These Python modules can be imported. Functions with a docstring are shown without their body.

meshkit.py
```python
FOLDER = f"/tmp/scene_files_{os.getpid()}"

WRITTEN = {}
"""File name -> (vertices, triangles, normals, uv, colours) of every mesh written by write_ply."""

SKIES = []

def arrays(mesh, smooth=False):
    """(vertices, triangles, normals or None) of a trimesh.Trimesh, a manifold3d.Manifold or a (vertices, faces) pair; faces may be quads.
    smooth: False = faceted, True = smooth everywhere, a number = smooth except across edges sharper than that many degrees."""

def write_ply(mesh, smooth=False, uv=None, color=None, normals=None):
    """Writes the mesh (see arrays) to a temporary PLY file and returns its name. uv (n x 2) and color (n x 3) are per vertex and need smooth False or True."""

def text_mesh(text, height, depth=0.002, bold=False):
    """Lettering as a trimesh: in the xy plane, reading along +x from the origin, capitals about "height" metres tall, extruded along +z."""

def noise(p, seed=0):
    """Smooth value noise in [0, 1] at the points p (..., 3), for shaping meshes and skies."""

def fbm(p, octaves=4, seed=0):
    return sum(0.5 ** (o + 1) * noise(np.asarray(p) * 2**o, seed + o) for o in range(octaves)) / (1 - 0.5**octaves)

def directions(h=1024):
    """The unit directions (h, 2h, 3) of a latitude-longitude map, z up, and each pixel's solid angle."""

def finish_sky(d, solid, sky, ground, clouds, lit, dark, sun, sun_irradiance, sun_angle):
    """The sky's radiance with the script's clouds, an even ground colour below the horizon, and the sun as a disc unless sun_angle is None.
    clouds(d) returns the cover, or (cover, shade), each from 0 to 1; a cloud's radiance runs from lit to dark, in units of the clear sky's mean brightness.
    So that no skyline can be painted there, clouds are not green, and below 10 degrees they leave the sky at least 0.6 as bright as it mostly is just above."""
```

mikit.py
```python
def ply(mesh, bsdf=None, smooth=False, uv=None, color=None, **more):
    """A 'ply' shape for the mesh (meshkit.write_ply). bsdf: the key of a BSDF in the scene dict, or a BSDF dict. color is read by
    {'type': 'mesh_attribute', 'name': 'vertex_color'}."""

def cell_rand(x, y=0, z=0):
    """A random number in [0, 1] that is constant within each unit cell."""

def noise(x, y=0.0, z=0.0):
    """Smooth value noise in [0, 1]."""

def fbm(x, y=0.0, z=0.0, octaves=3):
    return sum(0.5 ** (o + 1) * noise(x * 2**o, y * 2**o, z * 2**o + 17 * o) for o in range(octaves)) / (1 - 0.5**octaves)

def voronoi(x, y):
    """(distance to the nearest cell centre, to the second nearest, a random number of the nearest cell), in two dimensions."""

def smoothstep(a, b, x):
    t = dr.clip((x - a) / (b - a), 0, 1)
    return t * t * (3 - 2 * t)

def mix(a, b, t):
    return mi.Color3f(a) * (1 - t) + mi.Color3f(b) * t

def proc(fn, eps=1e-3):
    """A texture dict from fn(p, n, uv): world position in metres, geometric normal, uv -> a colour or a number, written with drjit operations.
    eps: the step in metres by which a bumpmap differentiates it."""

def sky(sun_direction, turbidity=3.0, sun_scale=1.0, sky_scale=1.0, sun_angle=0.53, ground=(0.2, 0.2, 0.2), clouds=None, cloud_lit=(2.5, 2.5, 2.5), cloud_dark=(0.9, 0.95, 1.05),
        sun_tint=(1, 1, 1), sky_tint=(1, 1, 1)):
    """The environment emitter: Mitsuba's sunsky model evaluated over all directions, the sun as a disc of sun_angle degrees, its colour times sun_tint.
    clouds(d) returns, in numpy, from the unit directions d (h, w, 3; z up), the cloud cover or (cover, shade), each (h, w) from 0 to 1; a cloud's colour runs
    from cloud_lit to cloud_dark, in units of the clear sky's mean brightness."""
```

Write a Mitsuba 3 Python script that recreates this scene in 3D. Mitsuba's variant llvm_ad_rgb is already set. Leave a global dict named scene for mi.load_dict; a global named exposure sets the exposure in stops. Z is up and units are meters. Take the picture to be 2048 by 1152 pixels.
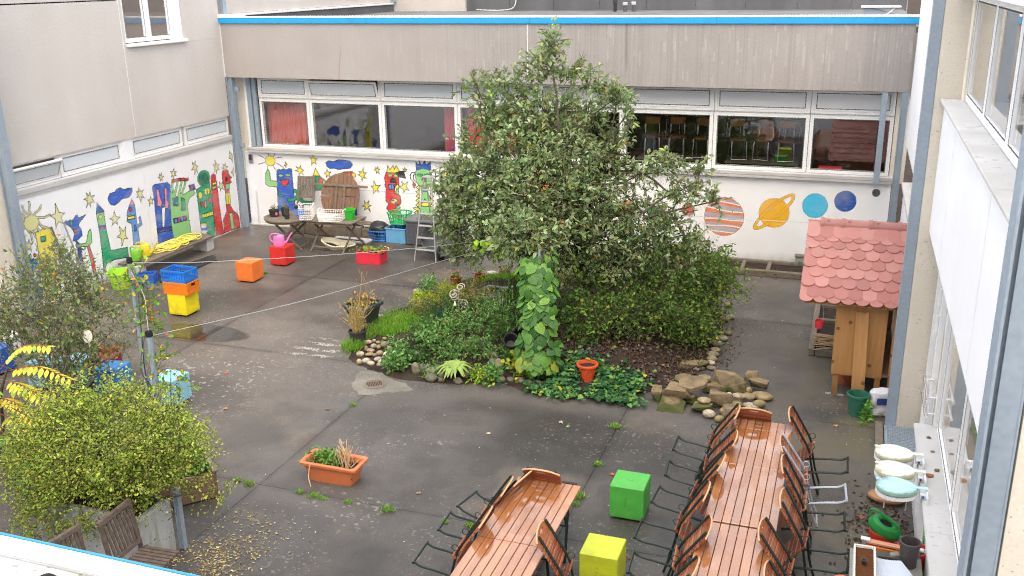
import math, random
import numpy as np, trimesh, drjit as dr, mitsuba as mi, mikit, meshkit
from shapely.geometry import Polygon, LineString, Point, box as sbox
from mikit import proc, noise, fbm, smoothstep, mix

RNG = np.random.default_rng(7)
random.seed(7)
scene, labels = {}, {}
T4 = mi.ScalarTransform4f
PI = math.pi

# ---------------------------------------------------------------- camera, light, exposure
CAM = np.array([14.546, -20.222, 6.029])
YAW, PITCH, ROLL = 0.3422, 0.3144, -0.0161
_f = np.array([-math.sin(YAW) * math.cos(PITCH), math.cos(YAW) * math.cos(PITCH), -math.sin(PITCH)])
_r = np.array([math.cos(YAW), math.sin(YAW), 0.0])
_u = np.cross(_r, _f)
_up = -math.sin(ROLL) * _r + math.cos(ROLL) * _u
scene['camera'] = {'type': 'perspective', 'fov': 56.103, 'fov_axis': 'x', 'near_clip': 0.05, 'far_clip': 2000.0,
                   'to_world': T4().look_at(origin=CAM.tolist(), target=(CAM + _f).tolist(), up=_up.tolist())}
scene['sky'] = mikit.sky((0.20, -0.58, 0.78), turbidity=3, sun_scale=0.26, sun_angle=50, clouds=lambda d: 1.0,
                         cloud_lit=(2.42, 2.5, 2.68), cloud_dark=(1.2, 1.2, 1.25))
exposure = 3.13


# ---------------------------------------------------------------- colour and mesh helpers
def hx(s, k=1.0):
    v = np.array([int(s[i:i + 2], 16) for i in (0, 2, 4)]) / 255.0
    return np.where(v <= 0.04045, v / 12.92, ((v + 0.055) / 1.055) ** 2.4) * k


def numbered(name):
    key, i = name, 0
    while key in USED:
        i += 1
        key = f'{name}_{i:03d}'
    USED.add(key)
    return key


USED = set()


def thing(name, label, cat, group=None):
    key = numbered(name)
    labels[key] = {'label': label, 'category': cat}
    if group:
        labels[key]['group'] = group
    return key


def cat(ms):
    ms = [m for m in ms if len(m[1])]
    vs, fs, n = [], [], 0
    for v, f in ms:
        vs.append(v); fs.append(f + n); n += len(v)
    return np.vstack(vs), np.vstack(fs)


def tm(m):
    return np.array(m.vertices), np.array(m.faces)


def obj(name, mesh, mat, parent=None, col=None, smooth=30, label=None, kind=None, raw=False):
    """One entry of the scene. col: one linear colour or per-vertex colours (then the material reads vertex colours)."""
    key = name if raw else numbered(parent + '__' + name if parent else name)
    if raw:
        USED.add(key)
    v, f = mesh
    if smooth is not False and smooth is not True:
        t = trimesh.Trimesh(v, f, process=False)
        if col is None or np.ndim(col) == 1:
            t.merge_vertices(digits_vertex=5)
            t = trimesh.graph.smooth_shade(t, angle=math.radians(smooth), facet_minarea=None)
            v, f = np.array(t.vertices), np.array(t.faces)
            smooth = True
        else:
            smooth = True
    c = None
    if col is not None:
        c = np.broadcast_to(np.asarray(col, float), (len(v), 3)) if np.ndim(col) == 1 else np.asarray(col, float)
        c = np.clip(c, 0.002, 0.95)
    scene[key] = mikit.ply((v, f), mat, smooth=smooth, color=c)
    if label or kind:
        labels.setdefault(key, {})
        if label:
            labels[key]['label'] = label
        if kind:
            labels[key]['kind'] = kind
    return key


def single(name, mesh, mat, label, ct, group=None, **k):
    key = obj(name, mesh, mat, **k)
    labels.setdefault(key, {}).update(label=label, category=ct)
    if group:
        labels[key]['group'] = group
    return key


BOXF = np.array([[0, 1, 3], [0, 3, 2], [4, 6, 7], [4, 7, 5], [0, 4, 5], [0, 5, 1], [2, 3, 7], [2, 7, 6], [0, 2, 6], [0, 6, 4], [1, 5, 7], [1, 7, 3]])
_CH = None


def box(x0, x1, y0, y1, z0, z1, b=0.0):
    global _CH
    if b <= 0:
        return np.array([[x, y, z] for x in (x0, x1) for y in (y0, y1) for z in (z0, z1)], float), BOXF.copy()
    if _CH is None:
        v = _chv(1, 1, 1, .2)
        h = trimesh.convex.convex_hull(v)
        idx = [int(np.argmin(np.linalg.norm(v - p, axis=1))) for p in h.vertices]
        _CH = np.array(idx)[h.faces]
    b = min(b, (x1 - x0) * .45, (y1 - y0) * .45, (z1 - z0) * .45)
    c = np.array([(x0 + x1) / 2, (y0 + y1) / 2, (z0 + z1) / 2])
    return _chv((x1 - x0) / 2, (y1 - y0) / 2, (z1 - z0) / 2, b) + c, _CH.copy()


def _chv(a, b, c, k):
    o = []
    for sx in (-1, 1):
        for sy in (-1, 1):
            for sz in (-1, 1):
                o += [(sx * a, sy * (b - k), sz * (c - k)), (sx * (a - k), sy * b, sz * (c - k)), (sx * (a - k), sy * (b - k), sz * c)]
    return np.array(o, float)


def cbox(c, s, b=0.0):
    return box(c[0] - s[0] / 2, c[0] + s[0] / 2, c[1] - s[1] / 2, c[1] + s[1] / 2, c[2] - s[2] / 2, c[2] + s[2] / 2, b)


def R(rz=0, rx=0, ry=0):
    cz, sz, cx, sx, cy, sy = math.cos(rz), math.sin(rz), math.cos(rx), math.sin(rx), math.cos(ry), math.sin(ry)
    return np.array([[cz, -sz, 0], [sz, cz, 0], [0, 0, 1]]) @ np.array([[cy, 0, sy], [0, 1, 0], [-sy, 0, cy]]) @ np.array([[1, 0, 0], [0, cx, -sx], [0, sx, cx]])


def mv(m, loc=(0, 0, 0), rz=0, rx=0, ry=0, s=1.0):
    return (m[0] * s) @ R(rz, rx, ry).T + np.array(loc, float), m[1]


def beam(p0, p1, w, h, up=(0, 0, 1), b=0.0):
    p0, p1 = np.array(p0, float), np.array(p1, float)
    d = p1 - p0; L = np.linalg.norm(d); d /= L
    s = np.cross(d, up)
    if np.linalg.norm(s) < 1e-6:
        s = np.cross(d, (1, 0, 0))
    s /= np.linalg.norm(s); u = np.cross(s, d)
    v, f = box(0, L, -w / 2, w / 2, -h / 2, h / 2, b)
    return p0 + v[:, :1] * d - v[:, 1:2] * s + v[:, 2:] * u, f


def tube(pts, r, n=8, cap=True):
    p = np.asarray(pts, float); k = len(p)
    r = np.atleast_1d(np.asarray(r, float)); r = np.interp(np.linspace(0, 1, k), np.linspace(0, 1, len(r)), r) if len(r) > 1 else np.full(k, r[0])
    t = np.gradient(p, axis=0); t /= np.linalg.norm(t, axis=1, keepdims=True) + 1e-12
    a = np.cross(t[0], (0, 0, 1.0) if abs(t[0][2]) < .9 else (1.0, 0, 0)); a /= np.linalg.norm(a)
    fr = []
    for i in range(k):
        a = a - t[i] * (a @ t[i]); a /= np.linalg.norm(a) + 1e-12
        fr.append((a, np.cross(t[i], a)))
    ang = np.arange(n) * 2 * PI / n
    v = np.concatenate([p[i] + r[i] * (np.cos(ang)[:, None] * fr[i][0] + np.sin(ang)[:, None] * fr[i][1]) for i in range(k)])
    i, j = np.meshgrid(np.arange(k - 1), np.arange(n), indexing='ij')
    q = np.stack([i * n + j, i * n + (j + 1) % n, (i + 1) * n + (j + 1) % n, (i + 1) * n + j], -1).reshape(-1, 4)
    f = np.vstack([q[:, [0, 1, 2]], q[:, [0, 2, 3]]])
    if cap:
        v = np.vstack([v, p[:1], p[-1:]]); j = np.arange(n)
        f = np.vstack([f, np.stack([(j + 1) % n, j, j * 0 + k * n], 1), np.stack([(k - 1) * n + j, (k - 1) * n + (j + 1) % n, j * 0 + k * n + 1], 1)])
    return v, f


def curve(ctrl, n=16):
    """Catmull-Rom through the control points."""
    c = np.asarray(ctrl, float); c = np.vstack([2 * c[0] - c[1], c, 2 * c[-1] - c[-2]])
    out, m = [], len(c) - 3
    for i in range(m):
        k = max(2, int(round(n / m)) + 1)
        for t in np.linspace(0, 1, k, endpoint=(i == m - 1)):
            a, b, d, e = c[i:i + 4]
            out.append(.5 * (2 * b + (d - a) * t + (2 * a - 5 * b + 4 * d - e) * t * t + (3 * b - a - 3 * d + e) * t ** 3))
    return np.array(out)


def lathe(prof, n=24, sx=1.0, sy=1.0):
    p = np.asarray(prof, float); k = len(p); ang = np.arange(n) * 2 * PI / n
    v = np.stack([p[:, None, 0] * np.cos(ang) * sx, p[:, None, 0] * np.sin(ang) * sy, np.broadcast_to(p[:, None, 1], (k, n))], -1).reshape(-1, 3)
    i, j = np.meshgrid(np.arange(k - 1), np.arange(n), indexing='ij')
    q = np.stack([i * n + j, i * n + (j + 1) % n, (i + 1) * n + (j + 1) % n, (i + 1) * n + j], -1).reshape(-1, 4)
    f = np.vstack([q[:, [0, 1, 2]], q[:, [0, 2, 3]]])
    t = trimesh.Trimesh(v, f, process=False)
    ok = t.area_faces > 1e-12
    return v, f[ok]


def prism(poly, z0, z1):
    if not isinstance(poly, (Polygon,)):
        if hasattr(poly, 'geoms'):
            return cat([prism(g, z0, z1) for g in poly.geoms])
        poly = Polygon(poly)
    if not poly.is_valid:
        poly = poly.buffer(0)
        if hasattr(poly, 'geoms'):
            return cat([prism(g, z0, z1) for g in poly.geoms])
    m = trimesh.creation.extrude_polygon(poly, z1 - z0, engine='earcut')
    v, f = tm(m)
    return v + [0, 0, z0], f


def onto(m, o, ex, ey, ez):
    """Local axes x, y, z of a mesh laid on the vectors ex, ey, ez at o."""
    return np.array(o, float) + m[0][:, :1] * np.array(ex, float) + m[0][:, 1:2] * np.array(ey, float) + m[0][:, 2:] * np.array(ez, float), m[1]


def rock(r, seed, sq=(1, 1, 1), sub=2, rough=.18, flat=0.0):
    m = trimesh.creation.icosphere(subdivisions=sub, radius=1.0)
    v = np.array(m.vertices)
    n = meshkit.fbm(v * 1.3 + seed * 3.7, 3, seed)[:, None] - .5
    v = v * (1 + rough * 2 * n)
    if flat:
        for k in range(6):
            rr = np.random.default_rng(seed * 31 + k); d = rr.normal(size=3); d /= np.linalg.norm(d)
            h = flat * (.8 + .3 * rr.random()); s = v @ d
            v = np.where((s > h)[:, None], v - (s - h)[:, None] * d * .9, v)
    return v * np.array(sq) * r, np.array(m.faces)


def leaves(P, D, L, W, U=None, fold=.25, rng=RNG, six=True):
    """Leaf blades at points P along directions D with lengths L and widths W: V-folded six-cornered blades."""
    P, D = np.asarray(P, float), np.asarray(D, float)
    n = len(P)
    D = D / (np.linalg.norm(D, axis=1, keepdims=True) + 1e-9)
    if U is None:
        U = rng.normal(size=(n, 3)) * .55 + [0, 0, 1.0]
    S = np.cross(D, U); S /= np.linalg.norm(S, axis=1, keepdims=True) + 1e-9
    N = np.cross(S, D)
    L = np.broadcast_to(L, (n,))[:, None]; W = np.broadcast_to(W, (n,))[:, None]
    if six:
        q = [P, P + D * L * .35 + S * W * .5 + N * W * fold, P + D * L * .72 + S * W * .38 + N * W * fold * .6, P + D * L - N * L * .08,
             P + D * L * .72 - S * W * .38 + N * W * fold * .6, P + D * L * .35 - S * W * .5 + N * W * fold]
        v = np.stack(q, 1).reshape(-1, 3); b = np.arange(n)[:, None] * 6
        f = np.concatenate([b + np.array([[0, 1, 2]]), b + np.array([[0, 2, 3]]), b + np.array([[0, 3, 4]]), b + np.array([[0, 4, 5]])]).reshape(-1, 3)
        return v, f
    q = [P, P + D * L * .45 + S * W * .5 + N * W * fold, P + D * L, P + D * L * .45 - S * W * .5 + N * W * fold]
    v = np.stack(q, 1).reshape(-1, 3); b = np.arange(n)[:, None] * 4
    return v, np.concatenate([b + np.array([[0, 1, 2]]), b + np.array([[0, 2, 3]])]).reshape(-1, 3)


def vary(cols, n, per, rng=RNG, jit=.18):
    """A palette [(colour, weight)] drawn for n pieces, each spread over its per vertices."""
    w = np.array([c[1] for c in cols], float); k = rng.choice(len(cols), n, p=w / w.sum())
    c = np.array([c[0] for c in cols])[k] * (1 + jit * rng.normal(size=(n, 1)))
    return np.repeat(np.clip(c, .004, .9), per, axis=0)


# ---------------------------------------------------------------- materials (each defined once)
def mat(key, **d):
    scene[key] = d
    return key


def rgb(c):
    return {'type': 'rgb', 'value': [float(x) for x in c]}


VC = {'type': 'mesh_attribute', 'name': 'vertex_color'}


def two(d):
    return {'type': 'twosided', 'bsdf': d}


def dirtw(p, n, uv):
    a = fbm(p.x * 5 + 3, p.y * 5, p.z * 5, 4)
    return dr.clip(smoothstep(.55, .9, a) * .22 + .03 + smoothstep(.6, .8, noise(p.x * 23, p.y * 23, p.z * 23)) * .05, 0, 1)


def paintw(p, n, uv):
    a = fbm(p.x * 3.1 + 7, p.y * 3.1, p.z * 3.1, 3)
    s = noise(p.x * 9, p.y * 9 + 4, p.z * 31)
    return dr.clip(.03 + smoothstep(.42, .8, a) * .24 + smoothstep(.55, 1., s) * .2, 0, 1)


DIRT = {'type': 'diffuse', 'reflectance': rgb((.10, .088, .07))}
mat('vc_plastic', **two({'type': 'blendbsdf', 'weight': proc(dirtw), 'a': {'type': 'principled', 'base_color': VC, 'roughness': .42, 'specular': .45}, 'b': DIRT}))
mat('vc_paint', **two({'type': 'blendbsdf', 'weight': proc(paintw), 'a': {'type': 'principled', 'base_color': VC, 'roughness': .62, 'specular': .35}, 'b': {'type': 'diffuse', 'reflectance': rgb((.62, .62, .6))}}))
mat('vc_matte', **two({'type': 'principled', 'base_color': VC, 'roughness': .85, 'specular': .25}))
mat('vc_leaf', **two({'type': 'principled', 'base_color': VC, 'roughness': .55, 'specular': .4}))
mat('vc_leaf_thin', type='principledthin', base_color=VC, roughness=.55, diff_trans=.75, eta=1.4)
mat('vc_gloss', **two({'type': 'principled', 'base_color': VC, 'roughness': .28, 'specular': .5}))
mat('clay_soil', **two({'type': 'diffuse', 'reflectance': rgb((.12, .05, .025))}))
mat('rusty_iron', **two({'type': 'principled', 'base_color': rgb((.17, .12, .09)), 'roughness': .7, 'metallic': .2}))
mat('silver_enamel', **two({'type': 'principled', 'base_color': rgb((.50, .54, .60)), 'roughness': .35, 'metallic': .3}))
mat('black_film', **two({'type': 'principled', 'base_color': rgb((.03, .031, .034)), 'roughness': .3, 'specular': .5}))
mat('aluminium', **two({'type': 'principled', 'base_color': rgb((.42, .42, .41)), 'roughness': .45, 'metallic': .4}))
mat('white_frame', **two({'type': 'principled', 'base_color': rgb((.78, .78, .77)), 'roughness': .35, 'specular': .5}))
mat('dark_gasket', **two({'type': 'diffuse', 'reflectance': rgb((.03, .03, .032))}))
mat('grey_gasket', **two({'type': 'diffuse', 'reflectance': rgb((.13, .13, .135))}))
mat('glass', type='thindielectric', int_ior=1.9)
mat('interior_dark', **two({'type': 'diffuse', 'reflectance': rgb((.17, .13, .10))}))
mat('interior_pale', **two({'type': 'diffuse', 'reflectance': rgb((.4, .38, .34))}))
mat('chrome', type='roughconductor', material='Al', alpha=.18)
mat('dark_enamel', **two({'type': 'principled', 'base_color': rgb((.012, .022, .018)), 'roughness': .32, 'specular': .5}))
mat('wire_rope', **two({'type': 'principled', 'base_color': rgb((.5, .52, .54)), 'roughness': .4, 'metallic': .4}))


def galv(p, n, uv):
    s = noise(p.x * 38, p.y * 38, p.z * 30); b = fbm(p.x * 3, p.y * 3, p.z * 2.2, 3)
    return mix((.22, .275, .335), (.35, .41, .47), .45 * s + .55 * b)


mat('galvanised', **two({'type': 'principled', 'base_color': proc(galv), 'roughness': .5, 'metallic': .15, 'specular': .5}))


def stucco_c(p, n, uv):
    a = fbm(p.x * .9, p.y * .9, p.z * .6, 4); st = fbm(p.x * 2.6, p.y * 2.6, p.z * .22 + 5, 4); g = noise(p.x * 90, p.y * 90, p.z * 90)
    c = mix((.485, .447, .412), (.585, .550, .520), dr.clip(a * .8 + st * .5 - .15, 0, 1))
    c = c * (.92 + .16 * g)
    chip = smoothstep(.70, .76, noise(p.x * 7 + 2, p.y * 5, p.z * 7)) * smoothstep(3.05, 2.86, p.z) * .5
    return mix(c, (.62, .58, .53), chip)


def stucco_b(p, n, uv):
    return .004 * fbm(p.x * 60, p.y * 60, p.z * 60, 3)


mat('stucco', **two({'type': 'bumpmap', 'arbitrary': proc(stucco_b, 2e-3), 'scale': 1.0, 'bsdf': {'type': 'principled', 'base_color': proc(stucco_c), 'roughness': .9, 'specular': .2}}))


def rib_c(p, n, uv):
    k = dr.floor(p.x * 34 + .35 * noise(p.x * 3, p.z * 1.4))
    r = mikit.cell_rand(k, dr.floor(p.z * 2.2 + mikit.cell_rand(k) * 4)); fade = smoothstep(2.0, 9.5, p.x)
    st = fbm(p.x * 1.6 + 9, 0, p.z * .25, 4); a = fbm(p.x * .7, 2, p.z * 1.1, 3)
    c = mix((.325, .298, .282), (.415, .385, .368), dr.clip(.25 + .55 * a + .35 * (st - .5), 0, 1))
    c = mix(c, (.55, .50, .46), smoothstep(.72, .98, r) * (.08 + .30 * fade) * smoothstep(.35, .6, noise(k * .37, p.z * 5)))
    c = c * (1 - .10 * fade * smoothstep(.55, .95, mikit.cell_rand(k, 7)))
    rust = smoothstep(.03, .0, dr.abs(p.x - 3.18 - .12 * (p.z - 4.2) - .02 * noise(p.z * 6))) * smoothstep(4.9, 4.1, p.z)
    c = mix(c, (.28, .16, .09), rust * .5)
    soot = smoothstep(.05, .0, dr.abs(p.x - 9.95 - .03 * noise(p.z * 4))) * smoothstep(3.8, 4.4, p.z)
    return mix(c, (.12, .105, .09), soot * .5) * (.94 + .12 * noise(p.x * 70, 1, p.z * 70)) * (1 - .22 * smoothstep(5.08, 5.16, p.z))


def rib_b(p, n, uv):
    return .008 * dr.abs(dr.sin(p.x * 34 * PI)) * smoothstep(2.0, 9.0, p.x) + .003 * noise(p.x * 60, 0, p.z * 30)


mat('ribbed_concrete', **two({'type': 'bumpmap', 'arbitrary': proc(rib_b, 3e-3), 'scale': 1.0, 'bsdf': {'type': 'principled', 'base_color': proc(rib_c), 'roughness': .9, 'specular': .2}}))


def beige_c(p, n, uv):
    a = fbm(p.x * 1.3, p.y * 1.3, p.z * 1.0, 4)
    c = mix((.57, .515, .43), (.70, .65, .56), a)
    pit = smoothstep(.86, .90, noise(p.x * 42, p.y * 42, p.z * 42)) * smoothstep(.45, .6, noise(p.x * 5, p.y * 5, p.z * 5))
    low = smoothstep(.9, .0, p.z) * .35 * fbm(p.x * 6, p.y * 6, p.z * 2, 3)
    return mix(c * (.95 + .1 * noise(p.x * 60, p.y * 60, p.z * 60)), (.16, .13, .10), dr.clip(pit * .55 + low, 0, 1))


mat('beige_concrete', **two({'type': 'principled', 'base_color': proc(beige_c), 'roughness': .85, 'specular': .25}))


def white_c(p, n, uv):
    a = fbm(p.x * 1.1, p.y * 1.1, p.z * 1.1, 4); st = fbm(p.x * 4, p.y * 4, p.z * .4, 3)
    low = smoothstep(.30, .0, p.z + .25 * (st - .5))
    c = mix((.76, .77, .79), (.85, .85, .86), dr.clip(a + .4 * (st - .5), 0, 1))
    warm = smoothstep(8.0, 11.0, p.x) * smoothstep(-.3, .2, p.y)
    c = c * mix((1., 1., 1.), (1.01, 1., .98), warm)
    return mix(c, (.34, .33, .26), low * .6)


mat('white_panel', **two({'type': 'principled', 'base_color': proc(white_c), 'roughness': .55, 'specular': .35}))


def sill_c(p, n, uv):
    a = fbm(p.x * 2.2, p.y * 2.2, p.z * 2, 4); s = noise(p.x * 26, p.y * 26, p.z * 26)
    c = mix((.42, .405, .385), (.56, .555, .545), a)
    return mix(c, (.2, .19, .15), smoothstep(.72, .9, s * .6 + a * .5) * .45)


mat('sill_stone', **two({'type': 'principled', 'base_color': proc(sill_c), 'roughness': .7, 'specular': .4}))


def ground_c(p, n, uv):
    sx, sy = dr.floor((p.x - .12) / 3.9), dr.floor((p.y + 7.24) / 3.95)
    slab = mikit.cell_rand(sx, sy, 3)
    a = fbm(p.x * .55, p.y * .55, 1, 5); b = fbm(p.x * 2.3 + 4, p.y * 2.3, 2, 4); g = noise(p.x * 110, p.y * 110, 3)
    warm = dr.clip(smoothstep(9.5, 6.0, p.x + .4 * p.y + 4.2 + 2 * (a - .5)) * .75 + .25 * b, 0, 1)
    damp = smoothstep(.40, .62, fbm(p.x * .42 + 7, p.y * .55 + 3, 2, 4))
    c = mix((.070, .063, .058), (.118, .099, .083), warm) * (.70 + .62 * a + .30 * (slab - .5)) * (1.12 - .42 * damp)
    c = mix(c, (.15, .118, .086), .5 * smoothstep(.60, .75, fbm(p.x * .9 + 1, p.y * 1.1, 7, 4)))
    c = c * (.74 + .52 * b) * (.80 + .40 * g)
    far = smoothstep(-3.2, -.8, p.y) * smoothstep(4.5, 1.5, p.x)
    c = c * (1 - .35 * smoothstep(.45, .75, b) * smoothstep(-7.5, -9.0, p.y))
    moss = smoothstep(.52, .72, fbm(p.x * 1.4 + 11, p.y * 1.4, 5, 4)) * dr.maximum(smoothstep(13.4, 15.0, p.x), .5 * smoothstep(-1.2, .2, p.y))
    c = mix(c, (.125, .108, .058), moss * .7)
    c = mix(c, (.105, .090, .062), .55 * smoothstep(13.2, 14.6, p.x) * smoothstep(.3, .6, b))
    speck = smoothstep(.80, .88, noise(p.x * 34, p.y * 34, 9)) * smoothstep(.42, .62, fbm(p.x * .8 + 3, p.y * .8, 4, 3))
    c = mix(c, (.34, .31, .27), speck * .25)
    edge = dr.minimum(dr.abs((p.x - .12) / 3.9 - dr.round((p.x - .12) / 3.9)) * 3.9, dr.abs((p.y + 7.24) / 3.95 - dr.round((p.y + 7.24) / 3.95)) * 3.95)
    c = c * (1 - .30 * smoothstep(.05 + .14 * b, .0, edge) * smoothstep(.25, .6, fbm(p.x * 1.7, p.y * 1.7, 14, 3)))
    # worn remains of white road paint
    st = dr.abs(p.y + 6.9 + .06 * noise(p.x * 3, 1) - .26 * dr.round((p.y + 6.9) / .26)) < .05 + .04 * (noise(p.x * 7, p.y * 9, 4) - .5)
    reg = smoothstep(.55, .25, dr.abs(p.x - 6.25)) * smoothstep(.55, .35, dr.abs(p.y + 6.85))
    worn = smoothstep(.52, .60, fbm(p.x * 9, p.y * 16, 8, 4) + .10 * reg) * smoothstep(.30, .55, noise(p.x * 60, p.y * 60, 3)) * reg
    c = mix(c, (.56, .54, .48), dr.select(st, worn, 0.) * .55)
    reg2 = smoothstep(1.5, .3, dr.abs(p.x - 5.2)) * smoothstep(1.6, .5, dr.abs(p.y + 8.6)) + .6 * smoothstep(.8, .2, dr.abs(p.x - 9.2)) * smoothstep(.6, .2, dr.abs(p.y + 11.4)) + .5 * smoothstep(.6, .2, dr.abs(p.x - 9.4)) * smoothstep(.3, .1, dr.abs(p.y + 9.6))
    worn2 = smoothstep(.66, .74, fbm(p.x * 15, p.y * 17, 12, 4)) * reg2
    c = mix(c, (.40, .38, .34), worn2 * .6)
    return c * (1 - .55 * puddle(p))


def puddle(p):
    w = .35 * (fbm(p.x * 2.1, p.y * 2.1, 6, 3) - .5)
    a = dr.sqrt(dr.square((p.x - 3.75) / 1.05) + dr.square((p.y + 6.82) / .42)) + w
    return smoothstep(1.0, .86, a) * smoothstep(-7.24, -7.20, p.y)


def ground_r(p, n, uv):
    b = fbm(p.x * .9 + 3, p.y * .9, 5, 4); damp = smoothstep(.40, .62, fbm(p.x * .42 + 7, p.y * .55 + 3, 2, 4))
    return dr.lerp(.34 + .42 * b - .14 * damp + .08 * noise(p.x * 40, p.y * 40, 2), .03, puddle(p))


def ground_bump(p, n, uv):
    return (1 - puddle(p)) * (.0035 * fbm(p.x * 55, p.y * 55, 1, 3) + .004 * fbm(p.x * 6, p.y * 6, 3, 2))


mat('asphalt', **two({'type': 'bumpmap', 'arbitrary': proc(ground_bump, 2e-3), 'scale': 1.0, 'bsdf': {'type': 'principled', 'base_color': proc(ground_c), 'roughness': proc(ground_r), 'specular': .55}}))


def soil_c(p, n, uv):
    a = fbm(p.x * 9, p.y * 9, p.z * 9, 4)
    return mix((.014, .011, .009), (.060, .044, .034), a)


mat('soil', **two({'type': 'principled', 'base_color': proc(soil_c), 'roughness': .95, 'specular': .2}))


def oldwood_c(p, n, uv):
    a = fbm(p.x * 14, p.y * 14, p.z * 14, 3); b = fbm(p.x * 2, p.y * 2, p.z * 2, 3)
    c = mix((.085, .066, .05), (.25, .21, .165), a * .6 + b * .4)
    return mix(c, (.075, .085, .03), smoothstep(.55, .8, fbm(p.x * 5 + 3, p.y * 5, p.z * 5, 3)) * .4)


mat('old_wood', **two({'type': 'principled', 'base_color': proc(oldwood_c), 'roughness': .8, 'specular': .3}))


def brownwood_c(p, n, uv):
    a = fbm(p.x * 30, p.y * 8, p.z * 8, 3); b = mikit.cell_rand(dr.floor(p.x * 7.5), dr.floor(p.z * 1.6))
    return mix((.12, .066, .042), (.30, .185, .125), a * .6 + b * .4)


mat('brown_wood', **two({'type': 'principled', 'base_color': proc(brownwood_c), 'roughness': .8, 'specular': .3}))


def tw_c(p, n, uv):
    k = dr.floor(p.x * 11.2)
    g = fbm(p.x * 60, p.y * 3.2, p.z * 60, 3); b = fbm(p.x * 2.2, p.y * 1.3, p.z * 3, 3)
    c = mix((.20, .068, .022), (.44, .19, .075), dr.clip(.55 * b + .35 * g + .35 * (mikit.cell_rand(k, dr.floor(p.y / 1.24)) - .4), 0, 1))
    return c * (.86 + .28 * noise(p.x * 9, p.y * 2, 2))


def tw_r(p, n, uv):
    return dr.lerp(.06, .30, smoothstep(.46, .58, fbm(p.x * 6 + 2, p.y * 4, p.z * 4, 4)))


mat('varnished_wood', **two({'type': 'principled', 'base_color': proc(tw_c), 'roughness': proc(tw_r), 'eta': 2.05}))


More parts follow.
